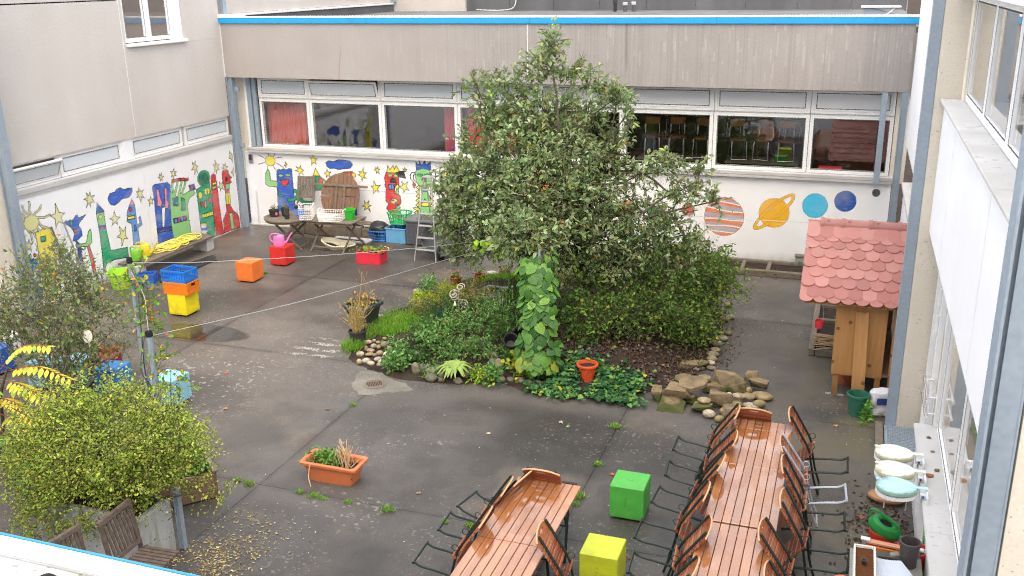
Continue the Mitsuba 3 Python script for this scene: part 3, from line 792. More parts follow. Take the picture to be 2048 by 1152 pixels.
# ---------------------------------------------------------------- the mural figures, cut from thin paint layers on the walls
MURAL = '''painted_star;L;T;py;0;0.09;-2.76,1.84 6,0
painted_star;L;T;py;0;0.11;-2.33,1.84 6,0.4
painted_star;L;T;py;0;0.14;-1.54,1.84 6,0.2
painted_star;L;T;py;0;0.15;-0.74,1.69 6,0.5
painted_star;L;T;py;0;0.12;-0.4,1.62 6,0.1
painted_star;L;T;py;0;0.13;-0.1,1.85 4,0.3
painted_star;L;T;py;0;0.1;-0.08,1.45 4,0
painted_star;L;T;py;0;0.12;-0.64,1.2 5,0.6
painted_star;L;T;py;0;0.1;-3.19,1.39 5,0.2
painted_star;L;T;py;0;0.15;-3.5,1.61 6,0.5
painted_star;L;T;py;0;0.16;-4.98,1.82 7,0.3
painted_star;L;T;py;0;0.15;-4.36,1.26 5,0.1
painted_star;L;T;py;0;0.2;-4.19,0.86 5,0.7
painted_star;L;T;py;0;0.23;-5.87,1.67 5,0.4
painted_star;L;T;py;0;0.11;-6.68,1.29 5,0.2
painted_cloud;L;P;b;0;0;-4.46,1.73 -4.39,1.81 -4.24,1.81 -4.18,1.86 -4.08,1.87 -3.96,1.8 -3.86,1.81 -3.73,1.79 -3.73,1.73 -3.78,1.66 -3.89,1.62 -4.05,1.64 -4.16,1.59 -4.29,1.55 -4.4,1.58 -4.45,1.65
painted_sun;L;E;py;0;0;-6.53,1.7 0.17,0.145
painted_sun_ray;L;O;py;0;0.022;-6.65,1.82 -6.67,1.88 -6.71,1.92 -6.76,1.96 -6.79,2.01 -6.8,2.07
painted_sun_ray;L;O;py;0;0.022;-6.55,1.85 -6.58,1.89 -6.63,1.93 -6.65,1.97 -6.66,2.01 -6.67,2.06
painted_sun_ray;L;O;py;0;0.022;-6.49,1.84 -6.51,1.9 -6.53,1.95 -6.51,2 -6.49,2.05 -6.5,2.1
painted_sun_ray;L;O;py;0;0.022;-6.43,1.82 -6.41,1.86 -6.36,1.88 -6.3,1.9 -6.26,1.93 -6.24,1.97
painted_sun_ray;L;O;py;0;0.022;-6.39,1.77 -6.32,1.76 -6.26,1.74 -6.19,1.73 -6.13,1.74 -6.06,1.75
painted_sun_ray;L;O;py;0;0.022;-6.36,1.68 -6.33,1.63 -6.3,1.58 -6.24,1.55 -6.18,1.52 -6.15,1.47
painted_sun_ray;L;O;py;0;0.022;-6.68,1.69 -6.71,1.73 -6.74,1.74 -6.78,1.74 -6.82,1.76 -6.84,1.79
painted_sun_ray;L;O;py;0;0.022;-6.7,1.65 -6.73,1.64 -6.75,1.62 -6.77,1.6 -6.81,1.6 -6.84,1.6
painted_sun_ray;L;O;py;0;0.022;-6.64,1.58 -6.61,1.54 -6.58,1.5 -6.58,1.45 -6.58,1.4 -6.57,1.35
painted_sun_ray;L;O;py;0;0.022;-6.56,1.55 -6.52,1.52 -6.5,1.49 -6.5,1.45 -6.48,1.41 -6.44,1.38
painted_sun_ray;L;O;py;0;0.022;-6.44,1.58 -6.41,1.57 -6.39,1.53 -6.37,1.5 -6.33,1.49 -6.29,1.48
painted_sun_ray;L;O;py;0;0.022;-6.72,1.76 -6.73,1.8 -6.72,1.84 -6.75,1.87 -6.79,1.9 -6.8,1.93
painted_tower;L;P;Y;0;0;-6.47,1.49 -6.42,1.51 -6.41,1.47 -6.37,1.52 -6.34,1.49 -6.29,1.53 -6.25,1.49 -6.2,1.52 -6.17,1.48 -6.11,1.5 -6.1,1.39 -6.05,1.31 -5.98,1.23 -6.04,1.22 -6.03,1.19 -6.08,1.15 -6.1,1.15 -6.12,0.78 -6.11,0.39 -6.1,0.09 -6.51,0.19 -6.49,0.78 -6.47,1.32
painted_window;L;P;g;1;0;-6.37,1.38 -6.26,1.37 -6.26,1.28 -6.37,1.29
painted_door;L;P;lg;1;0;-6.32,0.44 -6.2,0.43 -6.21,0.17 -6.34,0.17
painted_tower;L;P;b;0;0;-6.8,1.01 -6.77,1.05 -6.75,1 -6.71,1.04 -6.68,1 -6.63,1.02 -6.6,0.98 -6.55,1.01 -6.53,0.98 -6.54,0.73 -6.57,0.21 -6.81,0.25 -6.8,0.63
painted_window;L;F2;B;1;0;-6.69,0.77 0.06,0.05
painted_window;L;F2;g;1;0;-6.66,0.94 0.04,0.03
painted_ball;L;E;r;0;0;-6.58,1.08 0.02,0.03
painted_ball;L;E;lg;0;0;-6.69,1.09 0.02,0.03
painted_castle_figure;L;P;b;0;0;-5.74,1.51 -5.68,1.54 -5.65,1.5 -5.58,1.53 -5.54,1.49 -5.48,1.52 -5.41,1.58 -5.37,1.58 -5.36,1.51 -5.16,1.53 -5.37,1.41 -5.39,1.35 -5.33,1.28 -5.33,1.15 -5.51,1.08 -5.58,1.11 -5.51,1.22 -5.54,1.31 -5.6,1.41
painted_window;L;P;g;1;0;-5.59,1.5 -5.53,1.5 -5.53,1.42 -5.58,1.41
painted_heart;L;P;r;1;0;-5.53,1.32 -5.5,1.33 -5.48,1.3 -5.44,1.3 -5.43,1.27 -5.48,1.23
painted_castle_figure;L;P;db;0;0;-5.51,1.08 -5.44,1.01 -5.41,0.86 -5.42,0.65 -5.5,0.66 -5.49,0.85
painted_castle_figure;L;P;r;0;0;-5.24,0.92 -5.18,0.89 -5.12,0.61 -5.11,0.22 -5.17,0.24 -5.21,0.67
painted_arm;L;P;lg;0;0;-5.53,1 -5.25,0.96 -5.14,1.18 -5.09,1.21 -5.07,1.13 -5.1,0.94 -5.23,0.9 -5.52,0.96
painted_roof;L;P;b;0;0;-4.79,1.69 -4.64,1.5 -4.85,1.49
painted_tower;L;P;lg;0;0;-4.85,1.49 -4.65,1.48 -4.65,1.2 -4.84,1.23
painted_band;L;P;b;0;0;-4.84,1.23 -4.65,1.2 -4.65,1.11 -4.84,1.15
painted_band;L;F;r;1;0;-4.78,1.21 -4.72,1.2 -4.72,1.13 -4.78,1.14
painted_window;L;E;py;1;0;-4.76,1.4 0.045,0.04
painted_tower;L;P;g;0;0;-4.84,1.15 -4.65,1.11 -4.61,0.63 -4.12,0.57 -4.12,0.36 -4.52,0.42 -4.78,0.4 -4.89,0.23 -4.85,0.71
painted_roof;L;P;pk;0;0;-3.78,1.55 -3.72,1.43 -3.86,1.45
painted_tower;L;P;lb;0;0;-3.85,1.45 -3.72,1.43 -3.72,1.09 -3.72,0.54 -3.91,0.58 -3.88,0.9 -3.88,1.05 -4.01,1.12 -3.98,1.2 -3.85,1.19 -3.87,1.24 -3.98,1.25 -3.97,1.3 -3.9,1.41
painted_mouth;L;P;y;1;0;-3.98,1.21 -3.77,1.19 -3.77,1.14 -3.98,1.16
painted_eye;L;E;r;1;0;-3.86,1.35 0.04,0.04
painted_arm;L;P;lb;0;0;-3.74,0.96 -3.63,0.99 -3.63,1.12 -3.59,1.13 -3.57,0.94 -3.72,0.91
painted_window;L;P;b;1;0;-3.81,0.98 -3.76,0.98 -3.76,0.87 -3.82,0.86
painted_tall_head;L;P;b;0;0;-3.08,1.68 -3.01,1.72 -2.57,1.68 -2.49,1.59 -2.57,1.2 -2.62,0.62 -2.59,0.4 -3.13,0.4 -3.1,0.7 -3.1,1.01 -3.07,1.43
painted_eye;L;P;pk;1;0;-2.96,1.61 -2.9,1.58 -2.88,1.38 -2.84,1.29 -2.89,1.19 -3,1.24 -2.98,1.37
painted_eye;L;P;pk;1;0;-2.7,1.59 -2.63,1.56 -2.67,1.3 -2.62,1.21 -2.68,1.1 -2.76,1.15 -2.72,1.31
painted_mouth;L;P;w;1;0;-2.87,1.15 -2.75,1.16 -2.87,0.72 -2.92,0.73
painted_band;L;P;db;1;0;-3.11,0.73 -2.62,0.66 -2.62,0.58 -3.11,0.65
painted_green_head;L;P;lg;0;0;-2.51,1.46 -2.39,1.38 -2.31,1.28 -2.16,1.35 -2.05,1.29 -1.88,1.33 -1.7,1.33 -1.65,1.23 -1.85,1.19 -1.97,1.07 -1.99,0.75 -1.97,0.3 -2.58,0.38 -2.62,0.62 -2.56,1.2
painted_finger;L;O;lg;0;0.045;-2.39,1.67 -2.43,1.54 -2.39,1.35
painted_finger;L;O;lg;0;0.045;-2.22,1.65 -2.27,1.53 -2.38,1.35
painted_finger;L;O;lg;0;0.045;-2.07,1.64 -2.12,1.52 -2.24,1.32
painted_finger;L;O;lg;0;0.045;-1.94,1.62 -1.99,1.49 -2.15,1.3
painted_flag;L;P;r;1;0;-2.41,1.71 -2.29,1.7 -2.3,1.65 -2.42,1.66
painted_flag;L;P;r;1;0;-2.24,1.7 -2.13,1.69 -2.14,1.64 -2.25,1.65
painted_flag;L;P;r;1;0;-2.1,1.68 -1.98,1.67 -1.99,1.62 -2.11,1.63
painted_flag;L;P;r;1;0;-1.95,1.65 -1.83,1.64 -1.84,1.59 -1.96,1.6
painted_eye;L;P;g;1;0;-2.47,1.29 -2.28,1.27 -2.31,1.09 -2.46,1.12
painted_eye;L;P;g;1;0;-2.17,1.24 -2.05,1.18 -2.07,0.94 -2.2,0.95
painted_pupil;L;F;b;2;0;-2.43,1.26 -2.35,1.25 -2.37,1.12 -2.44,1.13
painted_mouth;L;P;db;1;0;-2.53,0.82 -2.08,0.79 -2.06,0.69 -2.52,0.72
painted_tooth;L;F;lb;2;0;-2.48,0.8 -2.43,0.8 -2.42,0.73 -2.48,0.73
painted_tooth;L;F;r;2;0;-2.38,0.8 -2.32,0.79 -2.32,0.72 -2.37,0.72
painted_tooth;L;F;lb;2;0;-2.27,0.79 -2.21,0.78 -2.21,0.71 -2.26,0.72
painted_tooth;L;F;r;2;0;-2.16,0.78 -2.11,0.78 -2.1,0.71 -2.16,0.71
painted_crown;L;P;db;0;0;-1.84,1.46 -1.65,1.46 -1.62,1.33 -1.81,1.34
painted_crown;L;F;r;1;0;-1.78,1.43 -1.73,1.44 -1.71,1.37 -1.77,1.37
painted_house;L;P;g;0;0;-1.59,1.31 -1.44,1.34 -1.25,1.35 -1.07,1.41 -1.06,1.11 -1.05,0.61 -1.08,0.04 -1.21,0.05 -1.59,0.4 -1.58,0.74 -1.58,1.06
painted_spiral;L;E;g;0;0;-1.27,1.53 0.23,0.175
painted_spiral_line;L;F3;k;2;0.02;-1.07,1.49 -1.11,1.43 -1.19,1.39 -1.28,1.39 -1.37,1.42 -1.43,1.48 -1.44,1.55 -1.42,1.6 -1.36,1.64 -1.28,1.65 -1.21,1.63 -1.15,1.59 -1.13,1.53 -1.14,1.48 -1.18,1.45 -1.24,1.43 -1.31,1.45 -1.36,1.48 -1.38,1.52 -1.38,1.56 -1.35,1.59 -1.31,1.6 -1.26,1.6 -1.22,1.58 -1.2,1.55 -1.19,1.52 -1.21,1.5 -1.24,1.48 -1.27,1.48 -1.3,1.5 -1.32,1.51 -1.32,1.53 -1.31,1.55 -1.3,1.56 -1.28,1.56 -1.26,1.55 -1.25,1.54 -1.25,1.53 -1.26,1.53 -1.26,1.53
painted_window;L;E;y;1;0;-1.47,1.15 0.065,0.08
painted_window;L;E;y;1;0;-1.2,1.19 0.1,0.09
painted_window_bar;L;F;g;2;0;-1.22,1.28 -1.18,1.28 -1.18,1.11 -1.23,1.11
painted_heart;L;P;r;1;0;-1.51,0.96 -1.47,0.98 -1.45,0.95 -1.41,0.97 -1.39,0.93 -1.46,0.86
painted_heart;L;P;r;1;0;-1.18,0.99 -1.15,1.02 -1.12,0.99 -1.09,1.01 -1.06,0.96 -1.14,0.89
painted_nose;L;P;pk;1;0;-1.34,0.97 -1.28,0.97 -1.28,0.81 -1.36,0.82
painted_mouth;L;P;y;1;0;-1.49,0.68 -1.07,0.67 -1.07,0.58 -1.49,0.6
painted_tooth;L;F;g;2;0;-1.42,0.68 -1.4,0.68 -1.41,0.6 -1.42,0.6
painted_tooth;L;F;g;2;0;-1.33,0.68 -1.31,0.68 -1.31,0.6 -1.33,0.6
painted_tooth;L;F;g;2;0;-1.24,0.67 -1.22,0.67 -1.22,0.6 -1.24,0.6
painted_tooth;L;F;g;2;0;-1.15,0.67 -1.13,0.67 -1.13,0.6 -1.15,0.6
painted_spiral;L;E;r;0;0;-0.9,1.46 0.1,0.09
painted_tower;L;P;r;0;0;-1.01,1.38 -0.79,1.36 -0.79,0.76 -0.75,0.03 -1.03,0.05 -1.04,0.57
painted_eye;L;E;y;1;0;-0.92,1.32 0.035,0.025
painted_eye;L;E;y;1;0;-0.85,1.32 0.035,0.025
painted_mouth;L;P;lg;1;0;-0.99,1.25 -0.83,1.25 -0.83,1.2 -0.98,1.19
painted_house;L;P;R;0;0;-0.53,1.54 -0.4,1.58 -0.29,1.52 -0.28,1.41 -0.18,1.33 -0.28,1.29 -0.2,1.22 -0.32,1.19 -0.36,0.67 -0.25,0.49 -0.09,0.37 0.01,0.1 -0.06,0.02 -0.71,0.04 -0.69,0.36 -0.52,0.53 -0.49,1.03 -0.55,1.34
painted_window;L;P;y;1;0;-0.49,0.99 -0.32,0.98 -0.35,0.69 -0.5,0.7
painted_window_bar;L;F;k;2;0;-0.41,0.99 -0.39,0.99 -0.42,0.69 -0.44,0.69
painted_window;L;P;lg;1;0;-0.45,1.21 -0.3,1.2 -0.31,1.07 -0.45,1.08
painted_window;L;F;k;1;0;-0.44,1.38 -0.36,1.38 -0.36,1.28 -0.44,1.28
painted_door;L;P;lg;1;0;-0.42,0.47 -0.31,0.46 -0.29,0.05 -0.41,0.05
painted_sun;B;E;y;0;0;0.78,1.68 0.14,0.12
painted_sun_ray;B;F3;k;0;0.018;0.45,1.82 0.65,1.73
painted_sun_ray;B;F3;k;0;0.018;0.73,1.92 0.76,1.79
painted_sun_ray;B;F3;k;0;0.018;0.96,1.92 0.89,1.79
painted_sun_ray;B;F3;k;0;0.018;0.95,1.76 1.13,1.79
painted_sun_ray;B;F3;k;0;0.018;0.96,1.63 1.16,1.53
painted_sun_ray;B;F3;k;0;0.018;0.43,1.58 0.62,1.63
painted_sun_ray;B;F3;k;0;0.018;0.86,1.54 0.92,1.45
painted_sun_ray;B;F3;k;0;0.018;0.7,1.54 0.68,1.48
painted_tower;B;P;b;0;0;0.95,1.43 1.01,1.48 1.07,1.45 1.15,1.5 1.24,1.46 1.31,1.51 1.38,1.5 1.38,1.07 1.39,0.56 1.37,0.14 0.89,0.11 0.9,0.68
painted_arm;B;P;lg;0;0;0.61,1.33 0.69,1.46 0.73,1.36 0.73,1.17 0.94,1.16 0.93,1.02 0.68,1.03 0.59,1.07
painted_mouth;B;P;r;1;0;1.04,1.2 1.28,1.23 1.23,1.11 1.14,1.05 1.07,1.09
painted_eye;B;E;lg;1;0;1.05,1.32 0.065,0.03
painted_eye;B;E;lg;1;0;1.26,1.34 0.07,0.025
painted_arm;B;O;g;1;0.04;0.96,0.88 1,0.79 1.07,0.82
painted_arm;B;O;g;1;0.07;1.23,0.7 1.36,0.72 1.47,0.8 1.5,0.91 1.43,0.95
painted_arm;B;O;g;0;0.09;1.7,1.06 1.58,0.96 1.55,0.78 1.67,0.66 1.88,0.66
painted_star;B;T;y;0;0.13;2.03,1.76 5,0.3
painted_star;B;T;y;0;0.13;1.62,1.48 6,0.2
painted_star;B;T;y;0;0.11;2.4,1.44 5,0.5
painted_star;B;T;y;0;0.14;3.36,1.46 6,0.3
painted_star;B;T;y;0;0.08;3.78,1.59 6,0.2
painted_star;B;T;y;0;0.15;3.7,1.15 5,0.4
painted_star;B;T;y;0;0.15;4.48,1.22 5,0.8
painted_star;B;T;y;0;0.14;3.43,0.69 6,0.1
painted_star;B;T;y;0;0.14;5.58,1.57 5,0.5
painted_star;B;T;y;0;0.05;4.52,1.63 5,0.3
painted_star;B;T;y;0;0.05;1.23,1.6 4,0.2
painted_cloud;B;P;b;0;0;2.38,1.71 2.47,1.76 2.59,1.74 2.73,1.79 2.91,1.79 3.05,1.77 3.11,1.69 3.04,1.61 2.9,1.59 2.71,1.56 2.6,1.59 2.48,1.57 2.4,1.62
painted_hat;B;P;y;0;0;2.07,1.55 2.17,1.37 1.99,1.37
painted_head;B;P;g;0;0;1.99,1.36 2.18,1.35 2.29,1.29 2.38,1.17 2.34,1.02 2.01,1
painted_band;B;P;r;1;0;2.16,1.33 2.26,1.27 2.21,1.16 2.13,1.2
painted_eye;B;P;y;1;0;2.27,1.27 2.36,1.17 2.25,1.16
painted_head;B;P;r;0;0;2.8,1.46 2.87,1.5 3.09,1.52 3.09,1.29 2.82,1.3
painted_ear;B;E;y;0;0;2.8,1.42 0.04,0.05
painted_ear;B;E;y;0;0;3.13,1.44 0.045,0.05
painted_body;B;P;b;0;0;2.83,1.29 3.11,1.29 3.11,1.06 3.16,-0.01 2.89,-0.03 2.81,0.8
painted_eye;B;E;lg;1;0;2.88,1.43 0.035,0.035
painted_eye;B;E;lg;1;0;3,1.44 0.03,0.04
painted_mouth;B;P;lg;1;0;2.84,1.36 3.03,1.37 3,1.3 2.89,1.31
painted_tower;B;P;r;0;0;4.02,1.55 4.25,1.54 4.34,1.5 4.34,1.28 4.23,1.26 4.21,1.13 4.26,1.02 4.35,1 4.37,0.84 4.34,0.78 4.23,0.76 4.21,0.68 4.38,0.48 4.32,0.41 4.21,0.41 3.97,0.66 4.05,0.78 3.97,0.84 3.98,1.07 4.01,1.15 3.96,1.21 3.99,1.29 3.96,1.41
painted_crown;B;P;y;0;0;4.04,1.56 4.07,1.71 4.12,1.61 4.21,1.72 4.24,1.62 4.29,1.72 4.39,1.57 4.25,1.55
painted_cap;B;P;k;1;0;4.39,1.59 4.48,1.6 4.52,1.44 4.34,1.46 4.27,1.55
painted_eye;B;E;lg;1;0;4.12,1.48 0.055,0.03
painted_eye;B;E;lg;1;0;4.27,1.48 0.05,0.03
painted_mouth;B;P;k;1;0;4.11,1.31 4.12,1.37 4.18,1.42 4.26,1.37 4.27,1.3 4.15,1.32
painted_window;B;P;lb;1;0;4.07,1.25 4.19,1.27 4.2,1.16 4.08,1.14
painted_window_bar;B;F;db;2;0;4.13,1.25 4.15,1.26 4.15,1.15 4.13,1.15
painted_window;B;E;y;1;0;4.19,0.85 0.085,0.06
painted_window_bar;B;F;b;2;0;4.12,0.89 4.19,0.9 4.19,0.85 4.11,0.84
painted_window_bar;B;F;b;2;0;4.2,0.84 4.27,0.85 4.25,0.81 4.2,0.79
painted_flower;B;P;y;1;0;4.26,1.23 4.3,1.27 4.34,1.24 4.32,1.18 4.28,1.15 4.26,1.18
painted_stem;B;O;lg;0;0.05;4.3,1.15 4.29,1.05
painted_leaf;B;P;lg;0;0;4.24,0.71 4.31,0.76 4.34,0.71 4.29,0.65
painted_leaf;B;P;g;0;0;4.23,0.57 4.35,0.6 4.32,0.47 4.24,0.47
painted_head;B;P;lg;0;0;4.79,1.59 4.83,1.64 4.99,1.69 5.16,1.66 5.21,1.57 5.2,1.37 5.11,1.24 5.09,1.14 5.15,0.96 5.2,0.83 4.9,0.82 4.94,1.03 4.92,1.25 4.81,1.35
painted_crown;B;P;b;0;0;4.83,1.65 4.82,1.83 4.91,1.75 4.91,1.85 4.97,1.76 5.04,1.86 5.08,1.77 5.19,1.85 5.19,1.65 4.99,1.69
painted_eye;B;E;g;1;0;4.91,1.53 0.07,0.025
painted_eye;B;E;g;1;0;5.1,1.54 0.07,0.025
painted_heart;B;P;r;1;0;4.95,1.42 4.98,1.45 5,1.43 5.03,1.45 5.05,1.43 5,1.36
painted_window;B;P;g;1;0;4.95,1.28 5.07,1.29 5.06,1.15 4.95,1.14
painted_window_bar;B;F;k;2;0;5,1.28 5.01,1.29 5.01,1.15 5,1.14
painted_window_bar;B;F;k;2;0;4.95,1.22 5.07,1.23 5.07,1.22 4.95,1.21
painted_star;B;P;y;1;0;4.9,0.83 4.97,0.86 5.01,0.95 5.05,0.86 5.2,0.85 5.07,0.78 4.95,0.77
painted_skirt;B;P;lg;0;0;4.86,0.71 4.8,0.58 4.81,0.44 5.29,0.47 5.27,0.64 5.2,0.77 4.92,0.77
painted_heart;B;P;r;1;0;5.06,0.48 5.12,0.52 5.18,0.49 5.13,0.45
painted_spike;B;P;y;0;0;4.87,1.28 4.8,1.22 4.87,1.18
painted_spike;B;P;y;0;0;4.87,1.17 4.79,1.12 4.86,1.07
painted_spike;B;P;y;0;0;4.86,1.06 4.79,1.01 4.86,0.97
painted_spike;B;P;y;0;0;4.85,0.96 4.78,0.9 4.85,0.86
painted_spike;B;P;y;0;0;4.85,0.85 4.77,0.79 4.84,0.75
painted_spike;B;P;y;0;0;4.84,0.74 4.77,0.68 4.84,0.64
painted_spike;B;P;y;0;0;5.18,1.29 5.25,1.25 5.18,1.2
painted_spike;B;P;y;0;0;5.17,1.19 5.24,1.14 5.18,1.09
painted_spike;B;P;y;0;0;5.17,1.08 5.24,1.03 5.17,0.98
painted_spike;B;P;y;0;0;5.16,0.97 5.23,0.93 5.17,0.88
painted_spike;B;P;y;0;0;5.16,0.87 5.23,0.82 5.16,0.77
painted_spike;B;P;y;0;0;4.81,0.74 4.7,0.71 4.79,0.66
painted_spike;B;P;y;0;0;4.8,0.65 4.72,0.6 4.8,0.57
painted_earring;B;F3;k;0;0.022;4.79,1.57 4.72,1.59 4.66,1.53 4.66,1.43 4.72,1.37 4.74,1.31
painted_earring;B;F3;k;0;0.02;4.78,1.54 4.74,1.52 4.74,1.42 4.79,1.35
painted_earring;B;F3;k;0;0.022;5.21,1.6 5.28,1.63 5.32,1.57 5.3,1.46 5.24,1.4
painted_heart;B;P;r;0;0;4.7,1.29 4.72,1.32 4.74,1.3 4.76,1.32 4.78,1.29 4.74,1.21
painted_fish;B;P;b;0;0;5.3,1.22 5.33,1.29 5.44,1.32 5.52,1.3 5.54,1.24 5.5,1.16 5.35,1.17
painted_fish;B;P;lg;0;0;5.52,1.3 5.6,1.34 5.75,1.31 5.74,1.23 5.53,1.2
painted_planet;B;F2;r;0;0;11.31,1.09 0.13,0.14
painted_stripy_planet;B;J;gr;0;0;12.1,0.99 0.42,0.42
painted_ringed_planet;B;F2;or;0;0;13.14,1.14 0.31,0.315
painted_planet;B;F2;cy;0;0;13.96,1.35 0.25,0.255
painted_planet;B;F2;nb;0;0;14.55,1.48 0.21,0.215
painted_planet;B;F2;nk;0;0;15.13,1.69 0.07,0.075
painted_planet;B;F2;eb;0;0;10.56,0.98 0.14,0.15
painted_planet;B;F2;oo;0;0;9.97,0.98 0.17,0.23
painted_sun;B;F2;oo;0;0;8.28,1.13 0.755,0.74
painted_planet;B;F2;rd;0;0;8.91,0.89 0.08,0.075
painted_ring;B;R;or;1;0;13.53,1.56 13.54,1.53 13.54,1.48 13.51,1.41 13.46,1.33 13.4,1.24 13.33,1.15 13.24,1.06 13.15,0.97 13.06,0.89 12.97,0.83 12.89,0.78 12.83,0.76 12.78,0.75 12.74,0.76 12.73,0.8 12.74,0.85 12.77,0.92 12.82,1 12.88,1.09 12.96,1.19 13.04,1.28 13.13,1.36 13.22,1.44 13.31,1.5 13.39,1.55 13.45,1.57 13.5,1.58 | 13.48,1.51 13.49,1.49 13.48,1.45 13.45,1.4 13.4,1.33 13.35,1.26 13.28,1.18 13.2,1.1 13.13,1.02 13.05,0.95 12.98,0.9 12.91,0.85 12.86,0.82 12.82,0.81 12.8,0.82 12.79,0.84 12.8,0.88 12.83,0.94 12.88,1 12.94,1.08 13,1.16 13.08,1.24 13.16,1.31 13.23,1.38 13.31,1.44 13.37,1.48 13.42,1.51 13.46,1.52'''


def star(cx, cy, r, n, rot, i):
    rg = np.random.default_rng(i * 7 + 1); p = []
    for k in range(2 * n):
        a = rot + k * PI / n + .12 * rg.normal()
        q = r * ((.88 + .25 * rg.random()) if k % 2 == 0 else .36 + .08 * rg.random())
        p.append((cx + q * math.cos(a) * .85, cy + q * math.sin(a)))
    return Polygon(p).buffer(0)


def wall_holder(w, a):
    if w == 'L':
        return LPS[0] if a < -3.31 else LPS[1]
    return BPS[0] if a < 2.8 else BPS[1] if a < 7.79 else BPS[2] if a < 11.69 else BPS[3]


LPS = ['left_building__mural_panel', 'left_building__mural_panel_001']
BPS = ['back_building__mural_panel'] + [f'back_building__mural_panel_{i:03d}' for i in (1, 2, 3)]


def paint(w, layers, holder, name):
    """layers: [(shape, colour, height of the paint)]; one painted figure, a mesh with vertex colours."""
    ms, cs = [], []
    for shp, col, h in layers:
        if shp.is_empty:
            continue
        m = prism(shp, 0.0, h)
        if w == 'L':
            m = onto(m, (0.0, 0, 0), (0, 1, 0), (0, 0, 1), (1, 0, 0))
        else:
            m = onto(m, (0, .41, 0), (1, 0, 0), (0, 0, 1), (0, -1, 0))
        ms.append(m); cs.append(np.tile(np.asarray(col), (len(m[0]), 1)))
    obj(name, cat(ms), 'vc_paint', holder, col=np.vstack(cs), smooth=False)


def wobble(g, s):
    return g.simplify(.002)


for i, ln in enumerate(MURAL.strip().split('\n')):
    nm, w, kind, col, lay, wd, pts = ln.split(';')
    lay, wd = int(lay), float(wd)
    h0 = .0012 + lay * .0024
    raw = pts.split(' ')
    P_ = [tuple(map(float, q.split(','))) for q in raw if q != '|']
    c = C[col] * .9
    ol = .014
    if kind == 'T':
        s = star(*P_[0], wd, int(P_[1][0]), P_[1][1], i)
        L_ = [(s.buffer(.012, join_style=2, mitre_limit=2.5), BLACK, h0), (s.buffer(-.004), c, h0 + .0012)]
    elif kind in 'EF2J' and kind in ('E', 'F2', 'J'):
        (x, y), (a, b_) = P_
        th = np.linspace(0, 2 * PI, 44)[:-1]
        s = Polygon([(x + a * math.cos(t), y + b_ * math.sin(t)) for t in th])
        if kind == 'E':
            L_ = [(s.buffer(ol), BLACK, h0), (s, c, h0 + .0012)]
        elif kind == 'F2':
            L_ = [(s.buffer(.008), c * .45, h0), (s, c, h0 + .0012)]
            if col == 'eb':
                rg = np.random.default_rng(4)
                for q in range(5):
                    bl = Point(x + a * rg.uniform(-.6, .6), y + b_ * rg.uniform(-.6, .6)).buffer(.07 + .05 * rg.random()).intersection(s)
                    L_.append((bl, hx('3c9a4a'), h0 + .0024 + q * .0003))
        else:
            L_ = [(s.buffer(.008), hx('a04a20'), h0), (s, c, h0 + .0012)]
            xx = np.linspace(-a, a, 26); rg = np.random.default_rng(3)
            for q, (f0, th_) in enumerate(((.92, .10), (.62, .13), (.22, .17), (-.30, .15), (-.55, .05), (-.92, .22))):
                ph = rg.random() * 6; up = [(x + t, y + b_ * (f0 + .03 * math.sin(t * 7 + ph)) + b_ * th_ * (.8 + .4 * math.sin(t * 3 + ph * 2)) - .05 * t) for t in xx]
                dn = [(x + t, y + b_ * (f0 + .03 * math.sin(t * 6 + ph + 1)) - b_ * th_ * .5 * (1 + .4 * math.cos(t * 5 + ph)) - .05 * t) for t in xx[::-1]]
                L_.append((Polygon(up + dn).buffer(0).intersection(s), hx('dd7440'), h0 + .0024))
                L_.append((LineString(up).buffer(.011).intersection(s), hx('ece6dd'), h0 + .003))
    elif kind == 'R':
        j = raw.index('|')
        s = Polygon(P_[:j]).buffer(0).difference(Polygon(P_[j:]).buffer(0))
        L_ = [(s.buffer(.008), c * .45, h0), (s, c, h0 + .0012)]
    elif kind in ('O', 'F3'):
        s = LineString(curve(P_, 6 * len(P_)) if len(P_) > 2 else P_).buffer(wd / 2, cap_style=1 if kind == 'O' else 2).simplify(.002)
        L_ = [(s, c if kind == 'F3' else c, h0 + .0012)] if kind == 'F3' else [(s.buffer(ol), BLACK, h0), (s, c, h0 + .0012)]
    elif kind == 'F':
        L_ = [(Polygon(P_).buffer(0), c, h0)]
    else:
        s = Polygon(P_).buffer(0)
        L_ = [(s.buffer(ol, join_style=2, mitre_limit=2), BLACK, h0), (s.buffer(-.003), c, h0 + .0012)]
    paint(w, L_, wall_holder(w, P_[0][0]), nm)

# ---------------------------------------------------------------- right building
RB = thing('right_building', 'building close on the right with white panels, steel columns and two bands of windows', 'building')
RX, RY = (0, 1, 0), (1, 0, 0)
SX, WX = 15.60, 15.80
for y0 in (-8.945, -12.205):
    obj('panel_joint', box(SX + .004, SX + .05, y0 - .006, y0 + .006, 2.83, 4.455), 'dark_gasket', RB, smooth=False)
for y0, y1 in ((-8.938, -7.13), (-12.198, -8.952), (-14.9, -12.212)):
    obj('spandrel_panel', box(SX, SX + .1, y0, y1, 2.82, 4.46), 'white_panel', RB, smooth=False)
obj('spandrel_panel', box(15.56, SX + .1, -6.98, 0.0, 2.82, 6.4), 'white_panel', RB, smooth=False)
for y0, y1 in ((-9.9, -7.13), (-12.6, -9.905), (-14.92, -12.605)):
    obj('upper_sill', box(SX - .055, WX + .02, y0, y1, 4.462, 4.50, .006), 'sill_stone', RB, smooth=False)
for y0, y1 in ((-9.3, -7.40), (-11.1, -9.32), (-12.9, -11.12), (-14.9, -12.92)):
    window(RB, (WX, y0, 4.51), RX, LZ, RY, y1 - y0, 1.25, t=.10, d=.06)
